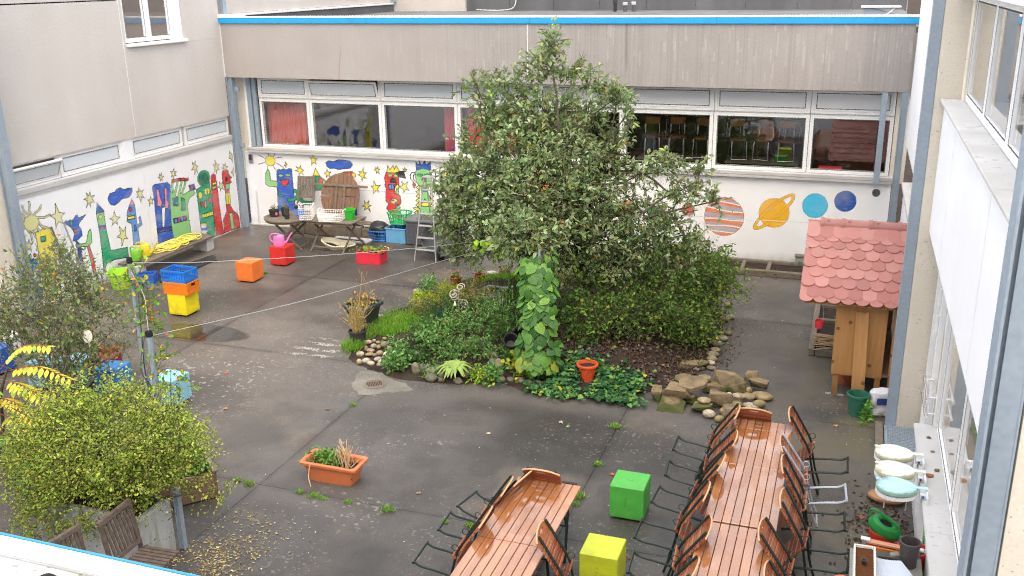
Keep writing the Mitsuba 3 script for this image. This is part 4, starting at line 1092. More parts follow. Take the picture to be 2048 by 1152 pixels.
obj('upper_wall', box(SX, WX + .1, -14.92, -7.13, 5.77, 8.0), 'white_panel', RB, smooth=False)
obj('window_trim', box(WX - .02, WX + .05, -7.39, -7.12, 4.50, 5.77), 'beige_concrete', RB, smooth=False)
obj('pier', box(15.478, WX + .3, -7.12, -6.985, 0, 8.0), 'beige_concrete', RB, smooth=False)
obj('pier', box(15.53, WX + .3, -15.02, -14.935, 0, 8.0), 'beige_concrete', RB, smooth=False)
obj('column', hcol(15.342, -7.125, 0, 8.0, .132, .14), 'galvanised', RB, smooth=False)
obj('column', hcol(15.35, -15.04, 0, 8.0, .165, .19), 'galvanised', RB, smooth=False)
obj('column_web', box(15.392, 15.51, -15.035, -15.015, 0, 8.0), 'galvanised', RB, smooth=False)
obj('column_flange', box(15.345, 15.362, -15.085, -15.041, 0, 8.0, .003), 'galvanised', RB, smooth=False)
obj('column_web', box(15.349, 15.466, -7.121, -7.105, 0, 8.0), 'galvanised', RB, smooth=False)
# interior volumes
obj('upper_floor', box(WX + .06, 19, -15, -7, 4.3, 4.45), 'interior_pale', RB, smooth=False)
obj('upper_inner_wall', box(18.9, 19, -15, -7, 4.4, 8), 'interior_pale', RB, smooth=False)
obj('upper_ceiling', box(WX + .1, 19, -15, -7, 7.0, 7.1), 'interior_pale', RB, smooth=False)
obj('soffit', box(SX + .1, WX + .2, -14.9, -7.13, 2.80, 2.9), 'white_panel', RB, smooth=False)
obj('lower_inner_wall', box(18.5, 18.6, -15, 0, 0, 2.8), 'interior_pale', RB, smooth=False)
obj('lower_floor', box(WX + .06, 18.5, -15, 0, -.02, .02), 'interior_pale', RB, smooth=False)
# lower wall, ledge and windows
obj('lower_wall', box(SX + .01, SX + .2, -14.9, -8.83, 0, .832), 'white_panel', RB, smooth=False)
for y0, y1 in ((-11.3, -8.82), (-14.9, -11.305)):
    obj('lower_ledge', box(SX - .045, WX + .02, y0, y1, .835, .875, .006), 'sill_stone', RB, smooth=False)
for y0, y1 in ((-10.9, -8.98), (-12.9, -10.92), (-14.9, -12.92)):
    window(RB, (WX, y0, .88), RX, LZ, RY, y1 - y0, 1.92, t=.075, d=.06)
# the far bay beyond the column
obj('far_wall', box(SX + .02, SX + .2, -6.98, -.05, 0, 1.95), 'white_panel', RB, smooth=False)
obj('far_sill', box(SX - .03, WX, -6.98, -.05, 1.953, 2.03, .006), 'sill_stone', RB, smooth=False)
obj('far_recess', box(WX + .1, WX + .2, -6.98, 0, 2.03, 2.85), 'beige_concrete', RB, smooth=False)
# glazed door
DR = obj('door', onto(frame_mesh(.86, 2.72, .06, .09), (15.77, -8.86, .03), RX, RY, LZ), 'white_frame', RB, smooth=False)
obj('pane', onto(pane_mesh(.86, 2.72, .09, .03), (15.77, -8.86, .03), RX, RY, LZ), 'glass', DR, smooth=False)
D2 = obj('door', onto(frame_mesh(.80, 2.72, .06, .09), (15.77, -7.98, .03), RX, RY, LZ), 'white_frame', RB, smooth=False)
obj('pane', onto(pane_mesh(.80, 2.72, .09, .03), (15.77, -7.98, .03), RX, RY, LZ), 'glass', D2, smooth=False)
for z, y0, y1 in ((1.18, -8.82, -8.05), (.97, -8.82, -8.05)):
    obj('push_bar', cat([tube([(15.68, y0, z), (15.68, y1, z)], .02, 10), tube([(15.68, y0 + .1, z), (15.78, y0 + .1, z)], .012, 8), tube([(15.68, y1 - .1, z), (15.78, y1 - .1, z)], .012, 8)]), 'chrome', DR)
for z in (2.1, 1.75):
    obj('hinge', tube([(15.75, -7.985, z), (15.75, -7.985, z + .22)], .018, 8), 'white_frame', D2)
# painted figure on the lower wall
DINO = [(-11.0, .05), (-10.95, .45), (-10.9, .62), (-10.75, .74), (-10.6, .80), (-10.55, .72), (-10.68, .60), (-10.7, .40), (-10.78, .05)]
for pl, c_ in ((DINO, 'lg'), ([(-11.25, .05), (-11.2, .35), (-11.1, .48), (-11.02, .40), (-11.1, .25), (-11.12, .05)], 'lg')):
    s = Polygon(pl).buffer(.03).buffer(-.02)
    ms = [(s.buffer(.014), BLACK, .0012), (s, C[c_] * .9, .0024)]
    if pl is DINO:
        ms += [(Point(-10.83, .5).buffer(.045), BLACK, .0036), (Point(-10.83, .5).buffer(.03), C['b'], .0048), (Point(-10.86, .36).buffer(.04), BLACK, .0036), (Point(-10.86, .36).buffer(.028), C['lb'], .0048)]
    mm, cc = [], []
    for g, c, h in ms:
        m = onto(prism(g, 0, h), (SX + .01, 0, 0), (0, 1, 0), (0, 0, 1), (-1, 0, 0)); mm.append(m); cc.append(np.tile(c, (len(m[0]), 1)))
    obj('painted_creature', cat(mm), 'vc_paint', 'right_building__lower_wall', col=np.vstack(cc), smooth=False)

# ---------------------------------------------------------------- near building: only its parapet corner shows
NB = thing('near_building', 'flat roof edge in the bottom left corner with white coping and thin blue trim', 'building')
obj('wall', box(-.1, 15.55, -17.3, -16.92, 0, 3.05), 'white_panel', NB, smooth=False)
obj('roof_edge', box(-.1, 15.5, -16.875, -16.861, 3.05, 3.203, .004), 'vc_plastic', NB, col=hx('3f9fc4'), smooth=False)
obj('coping', box(-.1, 15.5, -16.985, -16.877, 3.15, 3.2, .008), 'white_frame', NB, smooth=False)
obj('gutter_lip', box(-.1, 15.5, -16.995, -16.987, 3.1, 3.17), 'sill_stone', NB, smooth=False)
obj('roof', box(-.1, 15.5, -20.55, -16.997, 3.05, 3.16), 'stained_roof', NB, smooth=False)
obj('upper_wall', box(-.1, 15.5, -20.8, -20.56, 3.05, 8.5), 'white_panel', NB, smooth=False)
single('moss_clump', cat([mv(rock(.045, 5, (1.3, .9, .55), 2, .3), (10.93, -17.10, 3.175)), mv(rock(.03, 6, (1.2, .9, .7), 1, .3), (10.985, -17.115, 3.172)), mv(rock(.022, 8, (1.5, .7, .7), 1, .3), (10.87, -17.12, 3.17))]), 'soil', 'dark clump of dirt lying on the white roof in the bottom left corner', 'dirt clump')

# ---------------------------------------------------------------- beer-garden tables and the chairs tipped against them
PLANK = .722 / 8


def garden_table(x0, y1, L, lb, grp):
    k = thing('garden_table', lb, 'table', grp)
    for i in range(8):
        obj('plank', box(x0 + i * PLANK + .0035, x0 + (i + 1) * PLANK - .0035, y1 - L, y1, .738, .76, .003), 'varnished_wood', k, smooth=False)
    obj('batten', box(x0 + .03, x0 + .69, y1 - .16, y1 - .12, .715, .737), 'varnished_wood', k, smooth=False)
    obj('batten', box(x0 + .03, x0 + .69, y1 - L + .12, y1 - L + .16, .715, .737), 'varnished_wood', k, smooth=False)
    for ya, yb in ((y1 - .2, y1 - .62), (y1 - L + .2, y1 - L + .62)):
        for xx in (x0 + .08, x0 + .64):
            obj('leg', beam((xx, ya, .72), (xx, yb * .35 + ya * .65, 0.0), .028, .012), 'dark_enamel', k, smooth=False)
        obj('stretcher', beam((x0 + .08, yb * .35 + ya * .65, .012), (x0 + .64, yb * .35 + ya * .65, .012), .024, .012), 'dark_enamel', k, smooth=False)
    return k


GT = 'long row of varnished tables on the right'
for y1, L, lb in ((-9.08, 1.205, 'glossy slatted table at the far end of the long right row, nearest the rocks'), (-10.29, 1.25, 'wet slatted table second from the far end of the long right row'),
                  (-11.575, 1.24, 'slatted table of the long right row behind a dark gap, third from the far end'), (-12.83, 1.24, 'slatted table at the near end of the long right row, cut by the picture edge')):
    garden_table(13.475, y1, L, lb, GT)
for y1, lb in ((-11.29, 'rain-streaked slatted table at the far end of the short middle row'), (-12.54, 'slatted table of the short middle row at the lower picture edge')):
    garden_table(11.40, y1, 1.24, lb, 'short row of varnished tables in the middle')

WOODS = [hx('b0643f', .68), hx('a0543a', .66), hx('b8744e', .68), hx('8f4c32', .66)]
EDGE = hx('d9ae82', .85)


def garden_chair(loc, rz, tilt, lb, grp, metal='dark_enamel', seed=0):
    """Folding chair with slatted seat and back; the local x axis points forward, the front foot bar is the origin; tipped forward by tilt."""
    k = thing('folding_chair', lb, 'chair', grp)
    ct, st = math.cos(tilt), math.sin(tilt)
    rg = np.random.default_rng(seed)

    def t(m):
        v = m[0].copy(); x, z = v[:, 0].copy(), v[:, 2].copy()
        v[:, 0] = x * ct + z * st; v[:, 2] = -x * st + z * ct
        return mv((v, m[1]), loc, rz)
    bar = curve([(0, 0, .008), (-.10, 0, .17), (-.24, 0, .35), (-.355, 0, .50), (-.44, 0, .72), (-.515, 0, .93)], 20)
    leg = curve([(.02, 0, .425), (-.14, 0, .30), (-.30, 0, .155), (-.41, 0, .045), (-.485, 0, .01)], 14)
    for s in (-1, 1):
        obj('back_bar', t(tube(bar + [0, s * .155, 0], .0135, 6)), metal, k)
        obj('leg', t(tube(leg + [0, s * .178, 0], .0135, 6)), metal, k)
        a = np.linspace(0, 2 * PI, 15)
        obj('ring', t(tube(np.stack([-.40 + .035 * np.cos(a), a * 0 + s * .15, .50 + .035 * np.sin(a)], 1), .0045, 5)), metal, k)
    obj('foot_bar', t(tube([(0, -.16, .008), (0, .16, .008)], .010, 6)), metal, k)
    obj('foot_bar', t(tube([(-.485, -.2, .008), (-.485, .2, .008)], .014, 6)), metal, k)
    obj('seat_rod', t(tube([(-.34, -.19, .44), (-.34, .19, .44)], .007, 6)), metal, k)
    for i in range(6):
        c = -.335 + i * .066
        obj('seat_slat', t(cbox((c, 0, .447), (.052, .40, .018), .006)), 'vc_gloss', k, col=WOODS[rg.integers(4)], smooth=False)
    d = np.array([-.075, 0, .21]) / math.hypot(.075, .21); nrm = np.array([d[2], 0, -d[0]])
    o = np.array([-.375, 0, .555])
    for i in range(8):
        p = o + d * (i * .040)
        v, f = box(-.009, .009, -.205 - .004 * (i % 2), .205 + .004 * (i % 2), -.0165, .0165, .006)
        v = p + nrm * .021 + v[:, :1] * nrm + v[:, 1:2] * np.array([0, 1.0, 0]) + v[:, 2:] * d
        obj('back_slat', t((v, f)), 'vc_gloss', k, col=WOODS[rg.integers(4)], smooth=False)
    # rounded top board with a grip hole
    yy = np.linspace(-.21, .21, 21)
    top = [(y, .115 - .062 * (abs(y) / .21) ** 2.6) for y in yy]
    bd = Polygon([(-.212, 0)] + top + [(.212, 0)]).difference(LineString([(-.04, .068), (.04, .068)]).buffer(.016))
    m = prism(bd, -.009, .009)
    q = o + d * (8 * .040 - .014) + nrm * .021
    m = onto(m, q, (0, 1, 0), d, nrm)
    obj('top_board', t(m), 'vc_gloss', k, col=WOODS[rg.integers(3)], smooth=False)
    rim = np.array([(q + np.array([0, y, 0]) + d * (z + .002)) for y, z in top])
    obj('board_edge', t(tube(rim, .010, 6)), 'vc_gloss', k, col=EDGE)
    return k


ORD = ['first', 'second', 'third', 'fourth', 'fifth', 'sixth', 'seventh']
for i, y in enumerate((-9.27, -9.92, -10.62, -11.31, -11.95, -12.66)):
    garden_chair((13.085 + .03 * math.sin(i * 3.3), y + .03 * math.sin(i * 4.1), 0), .07 * math.sin(i * 2.1), 0.93 + .06 * math.sin(i * 1.7), f"folding chair tipped against the long row's left side, {ORD[i]} from the far end", 'folding chairs along the long right row', seed=i)
for i, y in enumerate((-9.18, -9.90, -10.52, -11.22, -11.88, -12.58)):
    silver = i == 1
    garden_chair((14.555 + .03 * math.sin(i * 2.7), y + .03 * math.sin(i * 3.7), 0), PI + .07 * math.sin(i * 1.3), .88 + .06 * math.sin(i * 1.9), 'folding chair with a silver frame on the right of the long table row' if silver else f"dark-framed folding chair tipped against the long row's right side, {ORD[i]} from the far end",
                 'folding chairs along the long right row', 'silver_enamel' if silver else 'dark_enamel', seed=i + 10)
garden_chair((13.72, -8.70, 0), -PI / 2, .95, 'folding chair at the far head end of the long table row by the rocks', 'folding chairs along the long right row', seed=30)
for i, y in enumerate((-11.50, -11.83, -12.46)):
    if i == 0:
        garden_chair((11.06, -11.42, 0), -.22, 1.0, 'folding chair leaning at the far left corner of the short table row', 'folding chairs along the short middle row', seed=40)
    else:
        garden_chair((11.02, y, 0), .04, .93, ('middle' if i == 1 else 'nearest') + ' of the three folding chairs on the left of the short table row', 'folding chairs along the short middle row', seed=40 + i)
garden_chair((12.47, -12.52, 0), PI + .1, .88, 'folding chair at the right side of the short table row beside the lime green cube', 'folding chairs along the short middle row', seed=50)
garden_chair((11.70, -10.93, 0), -PI / 2, .96, 'folding chair tipped over the far head end of the short table row', 'folding chairs along the short middle row', seed=51)

# ---------------------------------------------------------------- painted seat cubes


def cube(x, y, col, lb, rz=0.0, z=0.0, s=.40, mark=0):
    k = thing('seat_cube', lb, 'seat cube', 'painted seat cubes in the yard')
    c = hx(col) * .88
    b, f = box(-s / 2, s / 2, -s / 2, s / 2, .03, .035 + s, .008)
    m = trimesh.Trimesh(b, f, process=False).subdivide().subdivide().subdivide().subdivide()
    v, f = tm(m)
    n = (meshkit.fbm(v * 9 + x, 3, 3) - .5)[:, None]; sc = np.clip((meshkit.noise(v * [60, 60, 14] + y, 5)[:, None] - .72) * 3, 0, 1) * .25
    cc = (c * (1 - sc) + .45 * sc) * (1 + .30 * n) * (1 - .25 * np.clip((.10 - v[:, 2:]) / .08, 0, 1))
    obj('body', mv((v, f), (x, y, z), rz), 'vc_plastic', k, col=cc, smooth=False)
    obj('plinth', mv(box(-s / 2 + .05, s / 2 - .05, -s / 2 + .05, s / 2 - .05, 0, .032), (x, y, z), rz), 'dark_gasket', k, smooth=False)
    if mark:
        obj('lid_button', mv(lathe([(0, .008), (.03, .006), (.034, 0)], 14), (x, y, z + .035 + s), rz), 'vc_plastic', k, col=c)
        for q in range(3):
            obj('screw_patch', mv(cbox((-.02 + .004 * q, -s / 2 - .002, .20 + q * .045), (.02, .006, .03), .002), (x, y, z), rz), 'vc_plastic', k, col=c * .8, smooth=False)
    return k


cube(2.86, -2.57, 'd9312c', 'bright red seat cube carrying a pink watering can')
cube(2.85, -3.82, 'f07c33', 'orange seat cube standing alone in front of the red one')
cube(2.85, -6.00, 'f2e011', 'yellow seat cube under two stacked crates')
cube(12.48, -10.42, '4fae46', 'green seat cube standing between the two table rows', mark=1)
cube(12.51, -11.84, 'c3ce2b', 'lime yellow seat cube at the bottom edge between the table rows', mark=1)
cube(5.26, -9.45, '9fd8ea', 'light blue seat cube right of the steel poles, half behind the yellow bush')
cube(2.94, -9.50, '9fd8ea', 'pale blue seat cube behind the sparse shrub on the left', .05)
cube(3.42, -9.32, 'a6dcec', 'pale blue seat cube pushed behind the stems of the sparse shrub', -.08)
cube(4.14, -9.40, '3b8fd8', 'mid blue seat cube in front of the shrub, left of the steel poles', .1)
cube(3.72, -9.10, '8a2f2f', 'dark red seat cube hidden behind the shrub beside the mid blue one', .2)
cube(1.72, -9.32, '2c5fc0', 'dark blue seat cube cut by the left picture edge')
cube(2.10, -10.30, '7a2a26', 'maroon seat cube at the left edge below the dark blue one')

# ---------------------------------------------------------------- crates and baskets


def crate(x, y, z, rz, sx, sy, h, col, lb, style='fold', grp=None, name='folding_crate', ct='crate'):
    k = thing(name, lb, ct, grp)
    c = hx(col) * .88; c2 = c * .9
    X, Y = sx / 2, sy / 2

    def ad(nm, m, cc=c):
        obj(nm, mv(m, (x, y, z), rz), 'vc_plastic', k, col=cc, smooth=False)
    ad('base', box(-X + .01, X - .01, -Y + .01, Y - .01, 0, .012))
    for s in (-1, 1):
        # long walls: rim, lower band, posts and a lattice between
        ms = [box(-X, X, s * Y - .009, s * Y + .009, h - .045, h, .004), box(-X, X, s * Y - .007, s * Y + .007, 0, .05), box(-X, X, s * Y - .0065, s * Y + .0065, h * .5, h * .5 + .012)]
        n = 9 if style != 'solid' else 2
        if style == 'solid':
            ms.append(box(-X + .01, X - .01, s * Y - .004, s * Y + .004, .05, h - .045))
        for i in range(n + 1):
            xx = -X + .012 + (sx - .024) * i / n
            ms.append(box(xx - .009, xx + .009, s * Y - .0075, s * Y + .0075, .05, h - .045))
        ad('wall', cat(ms))
        ms = [box(s * X - .009, s * X + .009, -Y, Y, h - .03, h, .004), box(s * X - .007, s * X + .007, -Y, Y, 0, .05), box(s * X - .0065, s * X + .0065, -Y, Y, h * .5, h * .5 + .012)]
        # handle opening at the ends
        ms += [box(s * X - .0068, s * X + .0068, -Y, -.06, h - .085, h - .03), box(s * X - .0068, s * X + .0068, .06, Y, h - .085, h - .03)]
        if style == 'solid':
            ms.append(box(s * X - .004, s * X + .004, -Y + .01, Y - .01, .05, h - .085))
        n2 = 6 if style != 'solid' else 2
        for i in range(n2 + 1):
            yy = -Y + .012 + (sy - .024) * i / n2
            ms.append(box(s * X - .0075, s * X + .0075, yy - .009, yy + .009, .05, h - .085))
        ad('wall', cat(ms), c2)
    return k


crate(2.86, -6.02, .436, .02, .53, .36, .23, 'f2821c', 'orange folding crate stacked on the yellow cube below the blue crate', 'solid')
crate(2.83, -6.00, .668, -.03, .54, .37, .22, '1a78d6', 'blue slatted folding crate on top of the orange crate', 'fold')
kc = crate(4.70, -1.86, 0, .06, .55, .40, .26, 'e03048', 'red crate with young strawberry plants standing on the ground before the old tables', 'solid')


def basket(x, y, z, rz, sx, sy, h, lb, col='f0f0ee', flare=1.12, nx=10, ny=7, nz=5, grp='white wire baskets on the old tables', wire=.0038, handles=True):
    k = thing('wire_basket', lb, 'basket', grp)
    c = hx(col)

    def pt(u, v, t):
        f = 1 + (flare - 1) * t
        return (u * sx / 2 * f, v * sy / 2 * f, t * h)
    rods = []
    for i in range(nx + 1):
        u = -1 + 2 * i / nx
        for v in (-1, 1):
            rods.append(tube([pt(u, v, 0), pt(u, v, 1)], wire, 4))
        rods.append(tube([pt(u, -1, 0), pt(u, 1, 0)], wire, 4))
    for j in range(ny + 1):
        v = -1 + 2 * j / ny
        for u in (-1, 1):
            rods.append(tube([pt(u, v, 0), pt(u, v, 1)], wire, 4))
    obj('lattice', mv(cat(rods), (x, y, z), rz), 'vc_plastic', k, col=c, smooth=False)
    hoops = []
    for q in range(nz + 1):
        t = q / nz; r = wire * (2.0 if q in (0, nz) else 1)
        p = [pt(-1, -1, t), pt(1, -1, t), pt(1, 1, t), pt(-1, 1, t), pt(-1, -1, t)]
        for a, b in zip(p[:-1], p[1:]):
            hoops.append(tube([a, b], r, 5))
    obj('hoop', mv(cat(hoops), (x, y, z), rz), 'vc_plastic', k, col=c, smooth=False)
    if handles:
        for s in (-1, 1):
            a = pt(s, -.45, 1); b = pt(s, .45, 1)
            hd = curve([a, (a[0] + s * .02, a[1] * .9, h + .06), (b[0] + s * .02, b[1] * .9, h + .06), b], 12)
            obj('handle', mv(tube(hd, .010, 6), (x, y, z), rz), 'vc_plastic', k, col=c)
    return k


# ---------------------------------------------------------------- pots, buckets, cans


def pot(name, lb, ct, x, y, z, r0, r1, h, col, rim=.02, soil=True, grp=None, n=28, fill=.82, matl='vc_plastic'):
    k = thing(name, lb, ct, grp)
    c = hx(col) * .9
    t = .012
    pr = [(r0 * .6, .004), (r0, 0), (r0 + (r1 - r0) * .86, h * .86), (r1 + rim * .6, h * .87), (r1 + rim, h * .9), (r1 + rim, h * .985), (r1 + rim - .006, h), (r1 - t + .004, h), (r1 - t, h * .97), (r0 - t, .02), (0, .02)]
    obj('body', mv(lathe(pr, n), (x, y, z)), matl, k, col=c)
    if soil:
        rr = (r0 + (r1 - r0) * fill) - t
        m = lathe([(0, fill * h + .01), (rr * .5, fill * h + .006), (rr, fill * h)], 20)
        obj('soil', mv(m, (x, y, z)), 'soil', k)
    return k


def bail(k, x, y, z, r, h, drop, col='c9c9c9', rz=0):
    a = np.linspace(0, PI, 15)
    p = np.stack([r * np.cos(a), -drop * r * np.sin(a), -.35 * r * np.sin(a)], 1)
    obj('handle', mv(tube(p, .005, 6), (x, y, z + h), rz), 'vc_plastic', k, col=hx(col))


def watering_can(x, y, z, rz, col, lb, s=1.0):
    k = thing('watering_can', lb, 'watering can')
    c = hx(col) * .9

    def ad(nm, m):
        obj(nm, mv(m, (x, y, z), rz, s=s), 'vc_plastic', k, col=c)
    body = lathe([(0, .0), (.085, .0), (.095, .015), (.098, .12), (.092, .165), (.080, .195), (.060, .2), (.058, .19), (.07, .16), (.07, .05), (0, .04)], 24, 1.12, .92)
    ad('body', body)
    ad('spout', tube(curve([(.09, 0, .05), (.15, 0, .09), (.20, 0, .17), (.245, 0, .235)], 12), np.linspace(.026, .012, 13), 12))
    ad('spout_collar', mv(lathe([(0, .02), (.02, .018), (.016, -.01)], 12), (.248, 0, .238), 0, 0, .75))
    ad('handle', tube(curve([(-.10, 0, .07), (-.16, 0, .13), (-.15, 0, .22), (-.07, 0, .245), (.02, 0, .225), (.045, 0, .195)], 22), .013, 8))
    ad('hood', mv(lathe([(.0, .225), (.04, .22), (.072, .195), (.074, .185)], 16, 1, .9), (.03, 0, 0)))
    return k


watering_can(2.86, -2.66, .437, .35, 'e97fc4', 'pink plastic watering can standing on the red cube', 1.15)
watering_can(.42, -4.36, .385, -.3, '7fc23a', 'green watering can at the near end of the low bench', 1.15)
watering_can(.36, -4.00, .385, .2, 'ead42c', 'yellow watering can on the bench behind the green one', 1.2)

# low bench along the mural wall
k = thing('low_bench', 'low weathered plank bench along the mural wall with hose and watering cans on it', 'bench')
for i in range(3):
    obj('plank', box(.14 + i * .19, .14 + i * .19 + .18, -4.62 + .03 * i, -1.95 - .05 * i, .325, .37, .006), 'old_wood', k, smooth=False)
for y in (-4.45, -2.1):
    obj('block', box(.2, .62, y - .13, y + .13, 0, .324, .015), 'sill_stone', k, smooth=False)
k = thing('yellow_hose', 'yellow garden hose coiled loosely on the low bench', 'hose')
for q in range(3):
    rg = np.random.default_rng(q); a = np.linspace(0, 2 * PI * 4, 110); ph = rg.random() * 6
    rx, ry = .20 + .04 * np.sin(a * .7 + ph), .36 - .06 * q + .14 * np.sin(a * .31 + ph)
    p = np.stack([.44 + rx * np.cos(a), -3.0 + .36 * (q - 1) + ry * np.sin(a), .385 + .016 * a / 6 + .012 * np.sin(a * 2.3 + ph) + .01 * q], 1)
    obj('coil', tube(p, .0115, 6), 'vc_plastic', k, col=hx('f0e060'))
k = pot('paint_tin', 'white tin with gilt lid standing at the far end of the low bench', 'tin', .30, -1.86, .37, .07, .07, .17, 'd8d6da', .002, False)
obj('lid', mv(lathe([(0, .185), (.07, .185), (.075, .17)], 20), (.30, -1.86, .37)), 'vc_plastic', k, col=hx('b8a25a'))
obj('label_band', mv(lathe([(.0735, .05), (.0735, .12)], 20), (.30, -1.86, .37)), 'vc_plastic', k, col=hx('6d7fc0'))

k = pot('tub', 'lime green tub under the near end of the bench', 'tub', .55, -5.05, 0, .17, .24, .36, 'a6e22a', .02, False)
obj('handle', mv(tube(curve([(-.2, .1, .34), (-.2, .06, .42), (-.2, -.06, .42), (-.2, -.1, .34)], 10), .012, 6), (.55, -5.05, 0)), 'vc_plastic', k, col=hx('a6e22a'))
crate(.86, -4.62, 0, .4, .36, .26, .22, '2f62c4', 'small blue crate on the ground by the near end of the bench', 'solid')

# black pond liner on the ground
gx, gy = np.meshgrid(np.linspace(0, 1, 26), np.linspace(0, 1, 22), indexing='ij')
px = .62 + gx * .62 + .25 * gy * (1 - gx); py = -4.45 + gy * 1.85 + .12 * np.sin(gx * 5)
pz = .012 + .05 * np.abs(meshkit.fbm(np.stack([px * 5, py * 4, px * 0], -1), 4, 2) - .45) * 2
i, j = np.meshgrid(np.arange(25), np.arange(21), indexing='ij'); b = i * 22 + j
single('pond_liner', (np.stack([px, py, pz], -1).reshape(-1, 3), np.concatenate([np.stack([b, b + 22, b + 23], -1).reshape(-1, 3), np.stack([b, b + 23, b + 1], -1).reshape(-1, 3)])), 'black_film', 'crumpled black plastic sheet lying on the ground in front of the bench', 'plastic sheet', smooth=True)

# brooms leaning on the mural wall
for y0, y1, x0, col, lb in ((-5.95, -6.1, .30, '6a5844', 'brown broom stick leaning on the mural wall, right of the yellow tower'), (-5.72, -5.78, .42, '8d8f92', 'grey pole leaning on the mural wall, behind the sparse shrub')):
    k = thing('broom', lb, 'broom', 'poles leaning on the mural wall')
    obj('stick', tube([(x0, y0, .05), (.03, y1, 1.52)], .016, 8), 'vc_matte', k, col=hx(col))
    obj('brush', mv(cbox((0, 0, .05), (.08, .32, .10), .015), (x0, y0, 0)), 'vc_matte', k, col=hx('3a2e24'), smooth=False)

# ---------------------------------------------------------------- old wooden furniture in the far corner


def cross_legs(k, x0, x1, y0, y1, z, w=.045):
    for y in (y0, y1):
        obj('leg', beam((x0, y, 0), (x1, y, z), w, .025, (0, 1, 0), .003), 'old_wood', k, smooth=False)
        obj('leg', beam((x1, y + .028, 0), (x0, y + .028, z), w, .025, (0, 1, 0), .003), 'old_wood', k, smooth=False)
    obj('stretcher', beam((x0 + .05, y0, .08), (x0 + .05, y1, .08), .035, .025), 'old_wood', k, smooth=False)
    obj('stretcher', beam((x1 - .05, y0, .08), (x1 - .05, y1, .08), .035, .025), 'old_wood', k, smooth=False)


k = thing('round_table', 'mossy round folding table with plant pots in the far left corner', 'table')
cx, cy, rr = 2.26, -1.28, .56
for i in range(10):
    x0 = -rr + i * rr / 5; s = sbox(-rr, x0 + .004, rr, x0 + rr / 5 - .004).intersection(Point(0, 0).buffer(rr, 32))
    obj('slat', mv(prism(s, .715, .745), (cx, cy, 0), .25), 'old_wood', k, smooth=False)
obj('apron', mv(lathe([(rr - .05, .665), (rr - .03, .665), (rr - .03, .714), (rr - .05, .714), (rr - .05, .665)], 32), (cx, cy, 0)), 'old_wood', k, smooth=False)
cross_legs(k, cx - .34, cx + .42, cy - .22, cy + .25, .665)
k = thing('folding_table', 'weathered rectangular slatted table with white baskets and a green bucket on it', 'table')
for i in range(7):
    y = -1.52 + i * .104
    obj('slat', box(2.86, 4.06, y + .003, y + .101, .715, .745, .004), 'old_wood', k, smooth=False)
obj('apron', box(2.90, 4.02, -1.48, -1.455, .66, .714), 'old_wood', k, smooth=False)
obj('apron', box(2.90, 4.02, -.88, -.855, .66, .714), 'old_wood', k, smooth=False)
for x0 in (2.95, 3.78):
    obj('leg', beam((x0 - .02, -1.50, 0), (x0 + .10, -.92, .70), .05, .028, (1, 0, 0), .003), 'old_wood', k, smooth=False)
    obj('leg', beam((x0 + .11, -.62, 0), (x0 + .03, -1.42, .70), .05, .028, (1, 0, 0), .003), 'old_wood', k, smooth=False)
obj('stretcher', beam((2.95, -1.40, .1), (3.80, -1.40, .1), .04, .025), 'old_wood', k, smooth=False)
obj('stretcher', beam((3.05, -.70, .12), (3.88, -.70, .12), .04, .025), 'old_wood', k, smooth=False)

# folded chair and round table top leaning on the wall
k = thing('leaning_chair', 'weathered slatted chair folded up and leaning on the wall behind the round table', 'chair')
bx = lambda m: onto(m, (1.62, .30, .18), (1, 0, .03), (0, 0, 1), (0, 1, 0))
tilt_ = lambda m: (m[0] + np.stack([m[0][:, 0] * 0, -.22 * (1.45 - m[0][:, 2]), m[0][:, 2] * 0], 1), m[1])
for x in (0, .44):
    obj('stile', tilt_(bx(box(x, x + .05, -.1, 1.18, 0, .028, .004))), 'old_wood', k, smooth=False)
for z in (.66, 1.12, .30):
    obj('rail', tilt_(bx(box(.05, .44, z, z + .06, .002, .026, .004))), 'old_wood', k, smooth=False)
for i in range(9):
    obj('slat', tilt_(bx(box(.066 + i * .042, .09 + i * .042, .72, 1.12, .006, .02))), 'old_wood', k, smooth=False)
k = thing('leaning_table_top', 'round wooden table top with two battens leaning on the wall behind the rectangular table', 'table top')
tb = lambda m: (lambda v, f: (v + np.stack([v[:, 0] * 0, -.30 * (1.50 - v[:, 2]), v[:, 2] * 0], 1), f))(*onto(m, (2.90, .22, .98), (1, 0, 0), (0, 0, 1), (0, 1, 0)))
for i in range(9):
    x0 = -.53 + i * .1178; s = sbox(x0 + .004, -.7, x0 + .114, .7).intersection(Point(0, 0).buffer(.53, 32))
    for z0, z1 in ((-.7, -.02), (.0, .7)):
        q = s.intersection(sbox(-1, z0, 1, z1))
        if not q.is_empty and q.area > .001:
            obj('slat', tb(prism(q, 0, .024)), 'brown_wood', k, smooth=False)
for z in (.22, -.52):
    obj('batten', tb(box(-.72, .74, z, z + .05, -.035, -.002, .004)), 'old_wood', k, smooth=False)
for x in (-.12, .10):
    obj('batten', tb(box(x, x + .05, -.5, .25, -.030, -.002, .004)), 'old_wood', k, smooth=False)
rg = np.random.default_rng(2)
k = thing('timber_stack', 'low stack of mossy timber blocks on the ground under the old tables', 'timber')
for i in range(6):
    obj('block', mv(box(-.2, .2, -.10, .10, 0, .34 - .04 * (i % 3), .02), (1.75 + i * .40, -.10 + .05 * rg.random(), 0), .1 * rg.normal()), 'old_wood', k, smooth=False)
obj('plank', box(1.6, 3.95, -.12, .14, .345, .375, .005), 'old_wood', k, smooth=False)
obj('slab', box(2.9, 3.9, -.62, -.22, 0, .05, .015), 'sill_stone', k, smooth=False)

